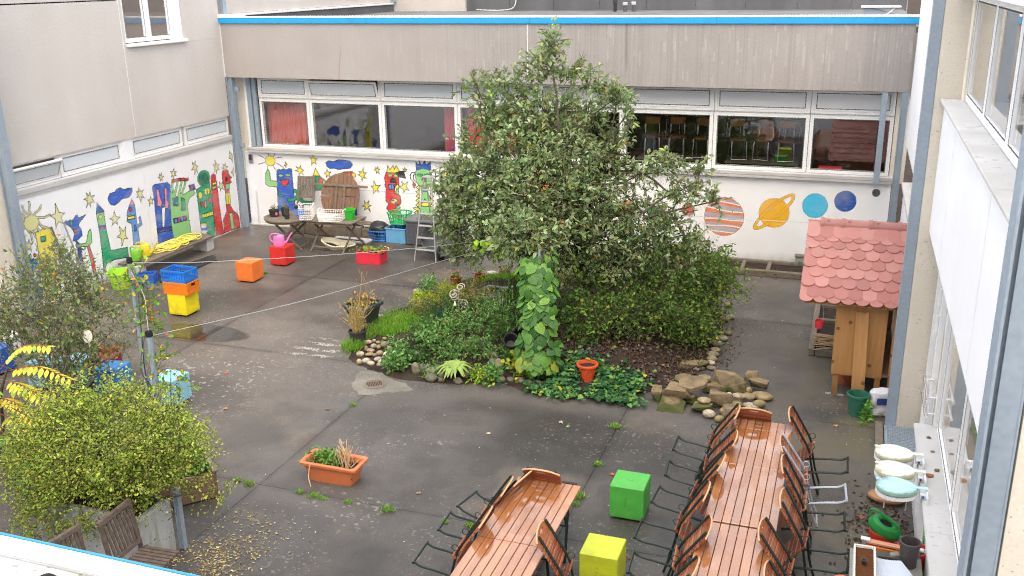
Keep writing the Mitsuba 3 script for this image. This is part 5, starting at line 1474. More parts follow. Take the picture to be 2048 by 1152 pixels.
for nm, x, y, r, h, lb in (('plant_pot', 1.95, -1.38, .12, .16, 'wide square-shouldered dark pot at the left of the round table'), ('plant_pot', 2.19, -1.28, .095, .2, 'dark pot with a few green sprouts in the middle of the round table'), ('plant_pot', 2.46, -1.10, .11, .22, 'empty black pot at the back right of the round table'), ('plant_pot', 2.38, -1.52, .065, .12, 'small black pot at the front edge of the round table')):
    k = pot(nm, lb, 'plant pot', x, y, .746, r * .8, r, h, '33353a', .008, True, 'dark pots on the round table', 20)
    m = [tube(curve([(0, 0, h * .8), (.03 * rg.normal(), .03 * rg.normal(), h + .06), (.06 * rg.normal(), .06 * rg.normal(), h + .14)], 6), .003, 4) for _ in range(5)]
    obj('stem', mv(cat(m), (x, y, .746)), 'vc_matte', k, col=hx('7a6a48'), smooth=False)
    if x in (2.19, 1.95):
        n_ = 30; P = rg.normal(size=(n_, 3)) * [.04, .04, .03] + [0, 0, h + .03]
        lv = leaves(P, rg.normal(size=(n_, 3)) + [0, 0, .6], .05, .025, rng=rg); obj('leaf_tuft', mv(lv, (x, y, .746)), 'vc_leaf', k, col=hx('6d7f3a'), smooth=False)
    if x == 1.95:
        obj('tag', mv(cbox((.08, -.10, .08), (.05, .006, .07), .002), (x, y, .746), .3), 'vc_plastic', k, col=hx('e06a90'), smooth=False)
basket(2.78, -1.30, .746, .35, .26, .42, .28, 'tall white lattice basket standing at the joint of the two old tables', nx=6, ny=8)
single('seed_packet', mv(cbox((0, 0, .12), (.24, .012, .14), .004), (2.72, -1.52, .80), .3), 'vc_plastic', 'colourful packet clipped to the front of the tall white basket', 'packet', col=hx('5a7fc8'), smooth=False)
basket(3.42, -1.25, .746, .12, .52, .36, .17, 'wide white lattice basket with raised handles on the rectangular table', nx=10, ny=7, nz=4)
basket(3.36, -1.40, .746, .2, .34, .18, .12, 'small white lattice tray in front of the wide basket', nx=9, ny=5, nz=3, handles=False)
k = pot('green_bucket', 'bright green bucket with wire handle at the right end of the rectangular table', 'bucket', 3.84, -1.18, .746, .10, .13, .25, '2db52e', .008, False)
bail(k, 3.84, -1.18, .746, .13, .22, .8, 'dfe6df')
k = thing('cream_hose', 'cream coloured hose coil lying on the ground under the rectangular table', 'hose')
for q in range(9):
    a = np.linspace(.3 * q, 2 * PI + .3 * q, 40); rx, ry = .24 + .022 * q, .17 + .012 * q
    p = np.stack([3.38 + .012 * q + rx * np.cos(a) * (1 + .05 * np.sin(a * 3 + q)), -1.18 + ry * np.sin(a), .05 + .10 * (np.cos(a) < 0) * np.abs(np.cos(a)) + .012 * q], 1)
    obj('coil', tube(p, .011, 6, False), 'vc_plastic', k, col=hx('e4e0c4'))

# baskets, tub, box, ladder, wheelbarrow along the back wall


def laundry(x, y, z, sx, sy, h, col, lb, rz=0, nm='laundry_basket'):
    k = thing(nm, lb, 'basket')
    c = hx(col) * .88; n = 26; ms = []
    th = np.arange(n) * 2 * PI / n
    sup = lambda t, f: (np.sign(math.cos(t)) * abs(math.cos(t)) ** .6 * sx / 2 * f, np.sign(math.sin(t)) * abs(math.sin(t)) ** .6 * sy / 2 * f)
    for t in th:
        a, b = sup(t, .80), sup(t, .98)
        ms.append(beam((a[0], a[1], .03), (b[0], b[1], h), .022, .006, (math.cos(t), math.sin(t), 0)))
    obj('rib', mv(cat(ms), (x, y, z), rz), 'vc_plastic', k, col=c, smooth=False)
    for q, (zz, f, r) in enumerate(((.02, .80, .02), (h * .36, .865, .008), (h * .64, .92, .008), (h, 1.0, .016))):
        p = [(*sup(t, f), zz) for t in np.append(th, 0)]
        obj('hoop', mv(tube(p, r, 6, False), (x, y, z), rz), 'vc_plastic', k, col=c)
    bs = Polygon([sup(t, .8) for t in th])
    obj('base', mv(prism(bs, .005, .015), (x, y, z), rz), 'vc_plastic', k, col=c, smooth=False)
    return k


laundry(4.02, -.13, 0, .52, .38, .25, '2f78c8', 'blue laundry basket with a black bag in it, left of the light blue tub')
v, f = rock(.26, 11, (1.0, .75, .62), 3, .28)
single('rubbish_bag', (v + [4.02, -.12, .30], f), 'black_film', 'black rubbish bag stuffed into the blue laundry basket', 'bag', smooth=True)
k = thing('storage_tub', 'light blue open tub beside the grey storage box', 'tub')
ms = [box(-.25, .25, -.18, .18, 0, .012), box(-.25, .25, -.186, -.176, 0, .36, .003), box(-.25, .25, .176, .186, 0, .36, .003), box(-.256, -.246, -.18, .18, 0, .36, .003), box(.246, .256, -.18, .18, 0, .36, .003)]
obj('body', mv(cat(ms), (4.52, -.10, 0)), 'vc_plastic', k, col=hx('6aa9d4') * .9, smooth=False)
rimm = [box(-.27, .27, -.205, -.18, .335, .36, .004), box(-.27, .27, .18, .205, .335, .36, .004), box(-.275, -.25, -.2, .2, .335, .36, .004), box(.25, .275, -.2, .2, .335, .36, .004)]
obj('rim', mv(cat(rimm), (4.52, -.10, 0)), 'vc_plastic', k, col=hx('79b4dc') * .9, smooth=False)
pot('blue_bucket', 'dark blue bucket set inside the light blue tub under the green basket', 'bucket', 4.58, -.08, .02, .13, .16, .42, '23408e', .01, False)
laundry(4.56, -.08, .44, .56, .46, .27, '1fae62', 'green laundry basket on top of the light blue tub')
k = thing('storage_box', 'dark grey ribbed storage box with lid against the back wall', 'storage box')
obj('body', box(4.84, 6.0, -.36, .22, .02, .56, .01), 'vc_plastic', k, col=hx('5d6068'), smooth=False)
for i in range(22):
    x = 4.88 + i * .05
    obj('rib', box(x, x + .03, -.372, -.359, .06, .50), 'vc_plastic', k, col=hx('54575f'), smooth=False)
obj('lid', box(4.80, 6.04, -.40, .26, .563, .63, .015), 'vc_plastic', k, col=hx('6a6c70'), smooth=False)
for i in range(8):
    obj('lid_rib', box(5.08 + i * .10, 5.15 + i * .10, -.32, .20, .631, .64, .004), 'vc_plastic', k, col=hx('4f5248'), smooth=False)

k = thing('step_ladder', 'tall aluminium stepladder standing in front of the back wall', 'ladder')
tl = np.array([5.78, -1.02, 1.78])
for s, xb in ((-1, 5.60), (1, 6.12)):
    obj('rail', beam((xb, -1.55, 0), (tl[0] + s * .09, tl[1] - .05, 1.80), .045, .018, (1, 0, 0), .003), 'aluminium', k, smooth=False)
    obj('rear_rail', beam((xb + .02 * s, -.38, 0), (tl[0] + s * .09, tl[1] + .05, 1.78), .04, .02, (1, 0, 0), .003), 'aluminium', k, smooth=False)
for i in range(6):
    t = (i + 1) / 7.0; y = -1.55 + (.48) * t; z = 1.8 * t
    xl = 5.60 + (5.69 - 5.60) * t; xr = 6.12 + (5.87 - 6.12) * t
    obj('step', box(xl, xr, y - .04, y + .05, z - .012, z + .012, .004), 'aluminium', k, smooth=False)
obj('top_step', box(5.66, 5.90, -1.12, -.90, 1.80, 1.83, .006), 'aluminium', k, smooth=False)

k = thing('wheelbarrow', 'old wheelbarrow tipped up behind the ladder, half behind the tree', 'wheelbarrow')
v, f = lathe([(0, .0), (.2, .01), (.38, .10), (.46, .22), (.47, .24), (.45, .23), (.36, .12), (.2, .03), (0, .02)], 28, 1.0, .82)
obj('tray', mv((v, f), (6.15, -1.12, .42), 0, 1.25), 'vc_plastic', k, col=hx('4c5052'))
for s in (-1, 1):
    obj('shaft', tube(curve([(6.15 + s * .18, -1.05, .05), (6.15 + s * .22, -.85, .35), (6.15 + s * .28, -.55, .62), (6.15 + s * .28, -.15, .85)], 12), .017, 8), 'vc_plastic', k, col=hx('6b6f70'))
a = np.linspace(0, 2 * PI, 25)
obj('wheel', mv(tube(np.stack([a * 0, .17 * np.cos(a), .17 * np.sin(a)], 1), .035, 8, False), (6.15, -1.30, .19)), 'dark_gasket', k)
k = pot('white_bucket', 'white bucket on the ground behind the tree, right of the ladder', 'bucket', 6.62, -.75, 0, .12, .15, .28, 'e8e8e6', .008, False)
k = pot('white_bucket', 'white bucket standing at the left edge behind the sparse shrub', 'bucket', 1.28, -8.62, 0, .15, .185, .36, 'f0f0ee', .01, False)
bail(k, 1.28, -8.62, 0, .19, .3, .9, 'b5b5b5', .4)

# ---------------------------------------------------------------- tiled hut on legs by the right wall
k = thing('tiled_hut', 'small wooden hut on legs with a pink scalloped tile roof beside the right column', 'hut')
RY0, RZ0, EY0, EZ0 = -5.20, 2.37, -6.50, 1.50
X0, X1 = 14.14, 15.42
sl = np.array([0, EY0 - RY0, EZ0 - RZ0]); SLN = np.linalg.norm(sl); sl /= SLN
nr = np.cross(sl, (1, 0, 0)); nr = nr if nr[2] > 0 else -nr
ROWS = [1.585, 1.50, 1.30, 1.115, .93, .745, .56, .42, .35]
TC = [hx('cc8a80', .70), hx('c4827a', .70), hx('d09288', .69), hx('bd7b72', .70)]
rg = np.random.default_rng(12)
arc = [(.0945 * math.cos(a), -.082 * math.sin(a)) for a in np.linspace(0, PI, 13)]
tile_poly = Polygon([(-.0945, .30), (-.0945, 0)] + arc[::-1][1:-1] + [(.0945, 0), (.0945, .30)])
TILE = prism(tile_poly, 0, .014)
TV = {}
for side in (1, -1):
    s2 = sl * [1, side, 1]; n2 = nr * [1, side, 1]
    for q, d in enumerate(ROWS):
        off = 0 if q % 2 == 0 else .095
        nx = 7
        for i in range(nx + (1 if off == 0 else 0)):
            u = X0 + off + i * .19 - (.0 if off else .0)
            if u > X1 + .05:
                continue
            lift = .028 + .004 * rg.random()
            low = np.array([0, RY0, RZ0]) + s2 * (d - .08)
            tl = np.array([1, 0, 0]) * math.cos(.02 * rg.normal())
            up = -s2 - n2 * .075; up /= np.linalg.norm(up)
            nn = np.cross(tl, up); nn = nn if nn @ n2 > 0 else -nn
            m = onto(TILE, low + np.array([u, 0, 0]) + n2 * lift, tl, up, nn)
            obj('roof_tile', m, 'vc_tile', k, col=TC[rg.integers(4)] * (1 + .06 * rg.normal()), smooth=False)
for side in (1, -1):
    s2 = sl * [1, side, 1]; n2 = nr * [1, side, 1]
    o = np.array([0, RY0, RZ0]) - n2 * .03
    v = np.array([o + [X0 - .02, 0, 0], o + [X1 + .06, 0, 0], o + [X1 + .06, 0, 0] + s2 * 1.54, o + [X0 - .02, 0, 0] + s2 * 1.54])
    v = np.vstack([v, v - n2 * .02])
    obj('roof_board', (v, np.array([[0, 1, 2], [0, 2, 3], [4, 6, 5], [4, 7, 6], [0, 5, 1], [0, 4, 5], [1, 6, 2], [1, 5, 6], [2, 7, 3], [2, 6, 7], [3, 4, 0], [3, 7, 4]])), 'pine_board', k, smooth=False)
xr = 14.22
for i in range(4):
    L_ = .30 if i == 0 else .40
    a = np.linspace(-.15 * PI, 1.15 * PI, 15)
    r0, r1 = .10, .092
    v = np.concatenate([np.stack([a * 0 + xx, RY0 + r * np.cos(a), RZ0 - .03 + r * np.sin(a)], 1) for xx, r in ((xr, r0 + .014), (xr + .05, r0 + .014), (xr + .055, r0), (xr + L_, r1), (xr + L_, r1 - .014), (xr, r0 - .014))])
    n = 15; f = []
    for p in range(6):
        for j in range(n - 1):
            A, B = p * n + j, ((p + 1) % 6) * n + j
            f += [[A, A + 1, B + 1], [A, B + 1, B]]
    obj('ridge_tile', (v, np.array(f)), 'vc_tile', k, col=hx('c98a82', .62) * (1 + .06 * rg.normal()), smooth=40)
    obj('rivet', mv(tm(trimesh.creation.icosphere(subdivisions=1, radius=.018)), (xr + .12, RY0 - .06, RZ0 + .05)), 'vc_tile', k, col=hx('c07f78', .62))
    xr += L_
obj('front_board', box(14.57, 15.27, -6.31, -6.285, .36, 1.56, .003), 'pine_board', k, smooth=False)
obj('side_board', box(14.57, 14.595, -6.284, -4.15, .40, 1.56), 'pine_board', k, smooth=False)
obj('rear_board', box(14.597, 15.45, -4.17, -4.15, .40, 1.56), 'brown_wood', k, smooth=False)
obj('floor_board', box(14.597, 15.45, -6.283, -4.18, .38, .40), 'brown_wood', k, smooth=False)
for x, y in ((14.60, -6.26), (15.18, -6.26), (15.36, -6.24), (14.60, -4.2), (15.36, -4.2)):
    obj('leg', box(x, x + .08, y - .02, y + .05, 0, .379 if x < 15.3 else 1.55, .004), 'pine_board', k, smooth=False)
for y in (-6.2, -4.25):
    obj('foot_plate', box(14.52, 14.60, y - .05, y + .0, .0, .012), 'galvanised', k, smooth=False)
obj('foot_plate', box(14.68, 14.78, -6.26, -6.21, .0, .012), 'galvanised', k, smooth=False)
single('leaning_plank', beam((14.965, -6.62, 0.015), (14.925, -6.335, 1.37), .18, .028, (0, 1, 0), .003), 'pine_board', 'pale plank leaning upright against the front board of the tiled hut', 'plank', smooth=False)
k = pot('hanging_pot', 'small red pot hanging on wires from the left eave of the tiled hut', 'pot', 14.345, -6.30, 1.055, .052, .06, .12, 'd6303a', .003, False)
for s in (-1, 1):
    obj('wire', tube([(14.345 + s * .055, -6.30, 1.17), (14.345 + s * .03, -6.36, 1.52)], .003, 5), 'wire_rope', k)
k = thing('herb_pot', 'terracotta strawberry pot with side pockets under the tiled hut', 'plant pot')
obj('body', mv(lathe([(0, 0), (.10, 0), (.15, .10), (.165, .2), (.15, .30), (.16, .36), (.14, .36), (.13, .3), (0, .28)], 24), (14.80, -5.75, 0)), 'vc_plastic', k, col=hx('b5653f') * .9)
for q in range(6):
    a = q * PI / 3 + .4
    obj('pocket', mv(lathe([(0, 0), (.03, .01), (.05, .06), (.042, .06), (0, .03)], 12), (14.80 + .165 * math.cos(a), -5.75 + .165 * math.sin(a), .10 + .12 * (q % 2))), 'vc_plastic', k, col=hx('bc6d46') * .9)
pot('green_pot', 'dark green empty plant pot standing in front of the tiled hut', 'plant pot', 14.965, -6.86, 0, .105, .145, .33, '2f6b55', .012, True, fill=.5)
k = thing('cement_bag', 'white printed paper bag slumped beside the blue-grey column', 'bag')
v, f = box(-.14, .14, -.09, .09, 0, .40, .04); m = trimesh.Trimesh(v, f, process=False).subdivide().subdivide().subdivide(); v, f = tm(m)
v = v + (meshkit.fbm(v * 9, 3, 5)[:, None] - .5) * .07; v[:, 2] = np.maximum(v[:, 2], 0)
obj('body', mv((v, f), (15.27, -6.78, 0), .2), 'vc_plastic', k, col=hx('dcdce0'), smooth=True)
obj('print', mv(cbox((0, -.103, .26), (.15, .004, .10), .001), (15.27, -6.80, 0), .2), 'vc_plastic', k, col=hx('2c3f7a'), smooth=False)

# raised beds of mossy sleepers


def sleeper(k, p0, p1, w=.10, h=.13, z=.065):
    obj('sleeper', beam((*p0, z), (*p1, z), w, h, (0, 0, 1), .012), 'old_wood', k, smooth=False)


k = thing('raised_bed', 'long low bed of mossy sleepers filled with leaves along the planet wall', 'raised bed')
sleeper(k, (11.4, -.50), (13.95, -.50)); sleeper(k, (11.4, .25), (13.95, .25))
for x in (11.45, 12.62, 13.15, 13.88):
    sleeper(k, (x, -.44), (x, .19), .08, .12)
obj('soil', box(11.45, 13.9, -.45, .2, 0, .07), 'soil', k, smooth=False)
k = thing('raised_bed', 'ladder-shaped bed of old sleepers left of the tiled hut', 'raised bed')
sleeper(k, (14.24, -4.75), (14.24, -1.5)); sleeper(k, (15.2, -4.0), (15.2, -1.5))
for y in (-4.72, -4.05, -3.2, -2.35, -1.52):
    sleeper(k, (14.3, y), (15.14, y), .09, .12)
obj('soil', box(14.28, 15.18, -4.7, -1.55, 0, .06), 'soil', k, smooth=False)
rg = np.random.default_rng(8)
tw = [tube([(14.33 + .5 * rg.random(), -4.62 + .12 * rg.normal(), .15 + .01 * q), (14.36 + .55 * rg.random(), -4.40 + .14 * rg.normal(), .16 + .012 * q)], .008, 5) for q in range(8)]
tw = [mv(tube([(-.18, 0, 0), (.18, 0, 0)], .008, 5), (14.47 + .04 * rg.normal(), -4.45 + .13 * rg.normal(), .15 + .09 * rg.random()), .25 * rg.normal(), 0, .1 * rg.normal()) for _ in range(34)]
single('stick_bundle', cat(tw), 'vc_matte', 'bundle of pale cut sticks lying on the sleeper bed left of the hut', 'sticks', col=hx('b59a78'), smooth=False)
k = thing('socket_box', 'small grey box with round grille standing at the foot of the planet wall', 'box')
obj('body', box(13.66, 13.86, .20, .33, .02, .26, .012), 'vc_plastic', k, col=hx('9b9a8f'), smooth=False)
obj('grille', mv(lathe([(0, .012), (.055, .01), (.062, 0)], 20), (13.76, .199, .13), 0, PI / 2), 'vc_plastic', k, col=hx('6f6f6a'))
obj('cap', box(13.64, 13.88, .18, .35, .262, .30, .01), 'old_wood', k, smooth=False)

k = thing('broken_lounger', 'old wooden lounger lying tilted on its side against the planet wall', 'lounger')
for (p0, p1, w) in (((10.72, -.52, .58), (11.90, -.62, .33), .05), ((10.62, -.30, .50), (11.15, -.36, .40), .05), ((11.0, -.66, .50), (11.80, -.78, .26), .055), ((11.30, -.28, .52), (11.92, -.22, .60), .045)):
    obj('rail', beam(p0, p1, w, .035, (0, 0, 1), .004), 'old_wood', k, smooth=False)
for i in range(4):
    y = -.62 + i * .10
    obj('slat', beam((10.66, y, .48 + .03 * i), (11.12, y, .37 + .03 * i), .085, .015, (0, .3, 1)), 'old_wood', k, smooth=False)
for i in range(3):
    x = 11.38 + i * .18
    obj('rung', beam((x, -.60, .36), (x + .13, -.26, .58), .035, .03), 'old_wood', k, smooth=False)
for i in range(4):
    obj('slat', beam((11.45 + .12 * i, -.50 + .0 * i, .34 - .035 * i), (11.40 + .12 * i, -.92, .22 - .035 * i), .11, .015), 'brown_wood', k, smooth=False)
obj('side_panel', beam((11.2, -.60, .02), (11.32, -.60, .42), .22, .02, (0, 1, 0)), 'brown_wood', k, smooth=False)
obj('leg', beam((10.72, -.45, .0), (10.80, -.42, .50), .045, .04), 'old_wood', k, smooth=False)

# ---------------------------------------------------------------- things along the right wall
k = thing('door_mat', 'grey metal grid mat in front of the glazed door', 'mat')
obj('frame', cat([box(15.33, 15.78, -9.02, -8.98, 0, .022), box(15.33, 15.78, -7.16, -7.13, 0, .022), box(15.33, 15.36, -8.98, -7.16, 0, .022)]), 'galvanised', k, smooth=False)
ms = [box(15.36 + i * .03, 15.368 + i * .03, -8.98, -7.16, .004, .019) for i in range(14)] + [box(15.36, 15.78, -8.97 + j * .045, -8.962 + j * .045, .003, .017) for j in range(41)]
obj('bars', cat(ms), 'galvanised', k, smooth=False)
obj('tray', box(15.36, 15.78, -8.98, -7.16, .0005, .003), 'sill_stone', k, smooth=False)
single('mossy_kerb', box(15.21, 15.31, -7.95, -7.10, 0, .06, .01), 'old_wood', 'short mossy timber kerb left of the grid mat', 'kerb', smooth=False)


def lid(x, y, z, col, lb, q):
    k = thing('oval_lid', lb, 'toilet lid', 'row of oval lids on the right wall')
    c = hx(col); rg = np.random.default_rng(q)
    ell = [(.205 * math.cos(t) - .01, .180 * math.sin(t) * (1 - .12 * math.cos(t))) for t in np.linspace(0, 2 * PI, 40)[:-1]]
    P1 = Polygon(ell)
    top = prism(P1, 0, .035)
    v, f = top; edge = np.abs(v[:, 2] - .035) < 1e-6
    m = trimesh.Trimesh(*prism(P1, 0, .03), process=False)
    cap = prism(P1.buffer(-.012), .0302, .040)
    obj('rim', mv(tm(m), (x, y, z)), 'vc_matte', k, col=c * np.array([.62, .60, .42]), smooth=False, label='rim green with algae')
    vv, ff = tm(trimesh.Trimesh(*cap, process=False).subdivide().subdivide())
    n = meshkit.fbm(vv * 14 + q, 3, q)[:, None]; e = np.clip((vv[:, :1] ** 2 / .035 + vv[:, 1:2] ** 2 / .026), 0, 1.2)
    g = np.clip((n - .42) * 2.2 * e + .15 * (e - .6), 0, .75)
    obj('cover', mv((vv, ff), (x, y, z)), 'vc_matte', k, col=c * (1 - g) + hx('6f7040') * g, smooth=False)
    ring = P1.difference(P1.buffer(-.05))
    obj('seat_ring', mv(prism(ring, -.055, -.02), (x, y, z)), 'vc_plastic', k, col=hx('e6e8ea'), smooth=False)
    obj('hinge_arm', box(x + .12, x + .29, y - .022, y + .022, z + .036, z + .05, .004), 'vc_plastic', k, col=c, smooth=False)
    obj('hinge_block', box(x + .21, x + .275, y - .06, y + .06, z - .05, z + .0, .006), 'vc_plastic', k, col=hx('d9dadb'), smooth=False)
    obj('bolt', mv(lathe([(0, .012), (.012, .01), (.014, 0)], 12), (x + .243, y - .06, z - .025), 0, PI / 2), 'vc_plastic', k, col=hx('3f5f9a' if q == 3 else '4a4a4a'))
    obj('wall_plate', cat([box(x + .24, 15.608, y + .06, y + .085, z - .16, z + .01, .004), box(15.588, 15.608, y - .16, y + .09, z - .20, z + .02, .003)]), 'vc_plastic', k, col=hx('d4d8da'), smooth=False)
    obj('knob', mv(tube(curve([(-.17, .05, .04), (-.19, .05, .06), (-.215, .045, .055)], 6), .012, 8), (x, y, z)), 'vc_plastic', k, col=c)
    obj('strut', cat([tube([(x - .11, y + .02, z - .02), (x - .11, y + .02, z - .25)], .006, 6), tube([(x + .1, y + .02, z - .02), (x + .1, y + .02, z - .25)], .006, 6)]), 'vc_plastic', k, col=hx('e0e2e4'))


lid(15.315, -9.86, .93, 'e9e9e2', 'mouldy white oval lid nearest the door, first of three on the right wall', 1)
lid(15.315, -10.26, .93, 'ecebe0', 'cream white oval lid between the other two on the right wall', 2)
lid(15.32, -10.63, .93, 'b4dbe6', 'pale blue oval lid, the only coloured one of the three on the right wall', 3)
single('clay_saucer', mv(lathe([(0, .01), (.14, .0), (.19, .05), (.185, .075), (.17, .055), (.12, .03), (0, .03)], 28, 1.15, .8), (15.33, -9.22, 0)), 'vc_plastic', 'clay saucer on the ground under the pale blue lid', 'saucer', col=hx('b98a63'))

k = pot('red_bucket', 'red bucket with a green watering can resting in it at the right wall', 'bucket', 15.25, -10.40, 0, .115, .14, .30, 'd93a2a', .008, False)
k = thing('watering_can', 'large green watering can lying tilted on the red bucket by the right wall', 'watering can')
c = hx('2f9a4a') * .9
A = lambda m: mv(m, (15.255, -10.43, .34), -.42, .15, .28)
obj('body', A(lathe([(0, -.10), (.10, -.09), (.145, -.03), (.15, .02), (.125, .07), (.085, .085), (.06, .075), (.055, .06), (.10, .03), (0, -.05)], 26, 1.2, .85)), 'vc_plastic', k, col=c)
obj('opening', A(lathe([(0, .058), (.056, .062)], 20, 1.1, .85)), 'dark_gasket', k)
obj('spout', A(tube(curve([(.13, 0, .0), (.22, .0, .01), (.32, .0, .03), (.42, .0, .06)], 12), np.linspace(.034, .015, 13), 12)), 'vc_plastic', k, col=c)
obj('handle', A(tube(curve([(-.15, 0, .0), (-.20, 0, .10), (-.14, 0, .15), (0, 0, .135), (.12, 0, .11), (.16, 0, .05)], 20), .013, 8)), 'vc_plastic', k, col=c)

# the small plant table in the bottom right corner
k = thing('plant_table', 'small grey table crowded with planters in the bottom right corner', 'table')
obj('tabletop', box(14.90, 15.56, -12.5, -11.25, .50, .53, .005), 'vc_matte', k, col=hx('8f8a84'), smooth=False)
for x in (14.94, 15.5):
    for y in (-12.4, -11.32):
        obj('leg', box(x - .02, x + .02, y - .02, y + .02, 0, .498), 'galvanised', k, smooth=False)
k = thing('trough_planter', 'white trough planter filled with brown soil at the left of the small plant table', 'planter')
ms = [box(14.93, 15.12, -12.2, -11.42, .531, .545), box(14.925, 14.943, -12.2, -11.42, .531, .69, .004), box(15.107, 15.125, -12.2, -11.42, .531, .69, .004), box(14.944, 15.106, -11.438, -11.42, .531, .69, .004), box(14.944, 15.106, -12.2, -12.182, .531, .69, .004)]
obj('body', cat(ms), 'vc_plastic', k, col=hx('e6e2d8'), smooth=False)
gx, gy = np.meshgrid(np.linspace(14.945, 15.105, 12), np.linspace(-12.18, -11.44, 40), indexing='ij'); gz = .645 + .035 * meshkit.fbm(np.stack([gx * 26, gy * 26, gx * 0], -1), 3, 1)
i, j = np.meshgrid(np.arange(11), np.arange(39), indexing='ij'); b = i * 40 + j
obj('soil', (np.stack([gx, gy, gz], -1).reshape(-1, 3), np.concatenate([np.stack([b, b + 40, b + 41], -1).reshape(-1, 3), np.stack([b, b + 41, b + 1], -1).reshape(-1, 3)])), 'clay_soil', k)
single('metal_sheet', (lambda v, f: (v + np.stack([v[:, 0] * 0, v[:, 0] * 0, .03 * np.sin(v[:, 0] * 9)], 1), f))(*tm(trimesh.Trimesh(*mv(prism([(-.16, -.10), (-.13, .17), (.10, .15), (.24, -.10), (.05, -.18)], 0, .004), (15.24, -11.62, .60), -.15, .08, -.06), process=False).subdivide().subdivide())), 'silver_enamel', 'bent sheet of shiny metal lying on the small plant table', 'metal sheet', smooth=False)
pot('tall_pot', 'tall dark brown pot at the right edge of the small plant table', 'plant pot', 15.43, -11.40, .531, .075, .095, .27, '4a4443', .004, True, fill=.7)
pot('plant_pot', 'red plastic pot behind the tall dark brown pot', 'plant pot', 15.49, -11.05, .0, .11, .14, .52, 'c93a2c', .012, True, fill=.9)
pot('small_pot', 'tiny dark pot lying in the soil of the white trough', 'plant pot', 15.02, -11.72, .668, .02, .028, .045, '3a2f28', .003, False, n=14)
k = thing('seed_tray', 'cluttered dark seed tray behind the metal sheet', 'tray')
obj('tray', cat([box(15.15, 15.38, -11.42, -11.27, .531, .56), box(15.15, 15.38, -11.425, -11.415, .531, .60)]), 'vc_plastic', k, col=hx('4a4a48'), smooth=False)
obj('cell', mv(cbox((0, 0, 0), (.09, .06, .05), .01), (15.31, -11.36, .59), .4), 'vc_plastic', k, col=hx('85887c'), smooth=False)
single('orange_pot', mv(lathe([(0, 0), (.07, 0), (.10, .14), (.108, .17), (.09, .17), (.06, .03), (0, .03)], 20), (14.86, -11.95, .45), 0, .5, -.3), 'vc_plastic', 'orange plastic pot tipped at the left edge of the small plant table', 'plant pot', col=hx('e5672e'))
k = thing('small_chair', 'varnished wooden chair back with white corners behind the small plant table', 'chair')
cb = lambda m: mv(m, (15.03, -11.16, .0), -.10)
for x in (0, .50):
    obj('stile', cb(box(x - .02, x + .02, -.03, 0, 0, .60, .004)), 'vc_gloss', k, col=hx('8f8a86'), smooth=False)
    obj('corner_cap', cb(box(x - .035, x + .055, -.04, .012, .602, .625, .006)), 'vc_plastic', k, col=hx('e2e2e6'), smooth=False)
obj('top_rail', cb(box(.02, .48, -.03, .03, .57, .60, .006)), 'vc_gloss', k, col=hx('c98f72'), smooth=False)
for i in range(6):
    obj('slat', cb(box(.02, .48, -.032, -.008,   .28 + i * .047, .318 + i * .047, .004)), 'vc_gloss', k, col=hx('d07a30') * (.8 + .08 * (i % 3)), smooth=False)

# ---------------------------------------------------------------- planters on the yard
k = thing('terracotta_trough', 'rectangular terracotta plastic trough with a few green plants and dry stalks on the open yard', 'planter')
tc = hx('d47a4d') * .9


def trough(cx, cy, sx, sy, h, flare, th=.02, z=0):
    def loop(f, zz, ins=0):
        r = .05
        return np.array(Polygon([(-sx / 2 * f + ins, -sy / 2 * f + ins), (sx / 2 * f - ins, -sy / 2 * f + ins), (sx / 2 * f - ins, sy / 2 * f - ins), (-sx / 2 * f + ins, sy / 2 * f - ins)]).buffer(-r).buffer(r, 4).exterior.coords)[:-1], zz
    rings = [loop(flare, 0), loop(flare + (1 - flare) * .82, h * .80), loop(flare + (1 - flare) * .83, h * .82, -.02), loop(1.0, h * .85, -.028), loop(1.0, h * .97, -.03), loop(1.0, h, -.02), loop(1.0, h, .012), loop(.97, h * .9, th), loop(flare, .02, th)]
    n = len(rings[0][0]); V = []
    for p, zz in rings:
        if len(p) != n:
            idx = np.linspace(0, len(p), n, endpoint=False).astype(int); p = p[idx]
        V.append(np.column_stack([p, np.full(n, zz)]))
    V = np.vstack(V); F = []
    for a in range(len(rings) - 1):
        for j in range(n):
            A, B, Cc, D = a * n + j, a * n + (j + 1) % n, (a + 1) * n + (j + 1) % n, (a + 1) * n + j
            F += [[A, B, Cc], [A, Cc, D]]
    return V + [cx, cy, z], np.array(F)


obj('body', trough(8.755, -10.76, .74, .34, .27, .80), 'vc_plastic', k, col=tc, smooth=50)
obj('soil', box(8.44, 9.07, -10.90, -10.63, .10, .19), 'soil', k, smooth=False)
rg = np.random.default_rng(21)
st = []
for i in range(34):
    x, y = 8.93 + .06 * rg.normal(), -10.76 + .04 * rg.normal(); l = .16 + .22 * rg.random()
    d = np.array([.35 * rg.normal() - .1, .25 * rg.normal(), 1.0]); d *= l / np.linalg.norm(d)
    st.append(tube(curve([(x, y, .18), (x + d[0] * .5, y + d[1] * .5, .18 + d[2] * .6), (x + d[0], y + d[1], .18 + d[2])], 5), .0045, 4))
st.append(tube(curve([(9.0, -10.78, .2), (9.1, -10.70, .30), (9.20, -10.72, .34)], 6), .004, 4))
st.append(tube(curve([(8.53, -10.95, .27), (8.52, -11.0, .12), (8.58, -11.06, .005)], 8), .007, 5))
obj('dry_stalk', cat(st), 'vc_matte', k, col=hx('c9ab8c'), smooth=False, kind='stuff')
n_ = 420; P = np.column_stack([8.64 + .13 * rg.normal(size=n_), -10.74 + .07 * rg.normal(size=n_), .22 + .06 * np.abs(rg.normal(size=n_))])
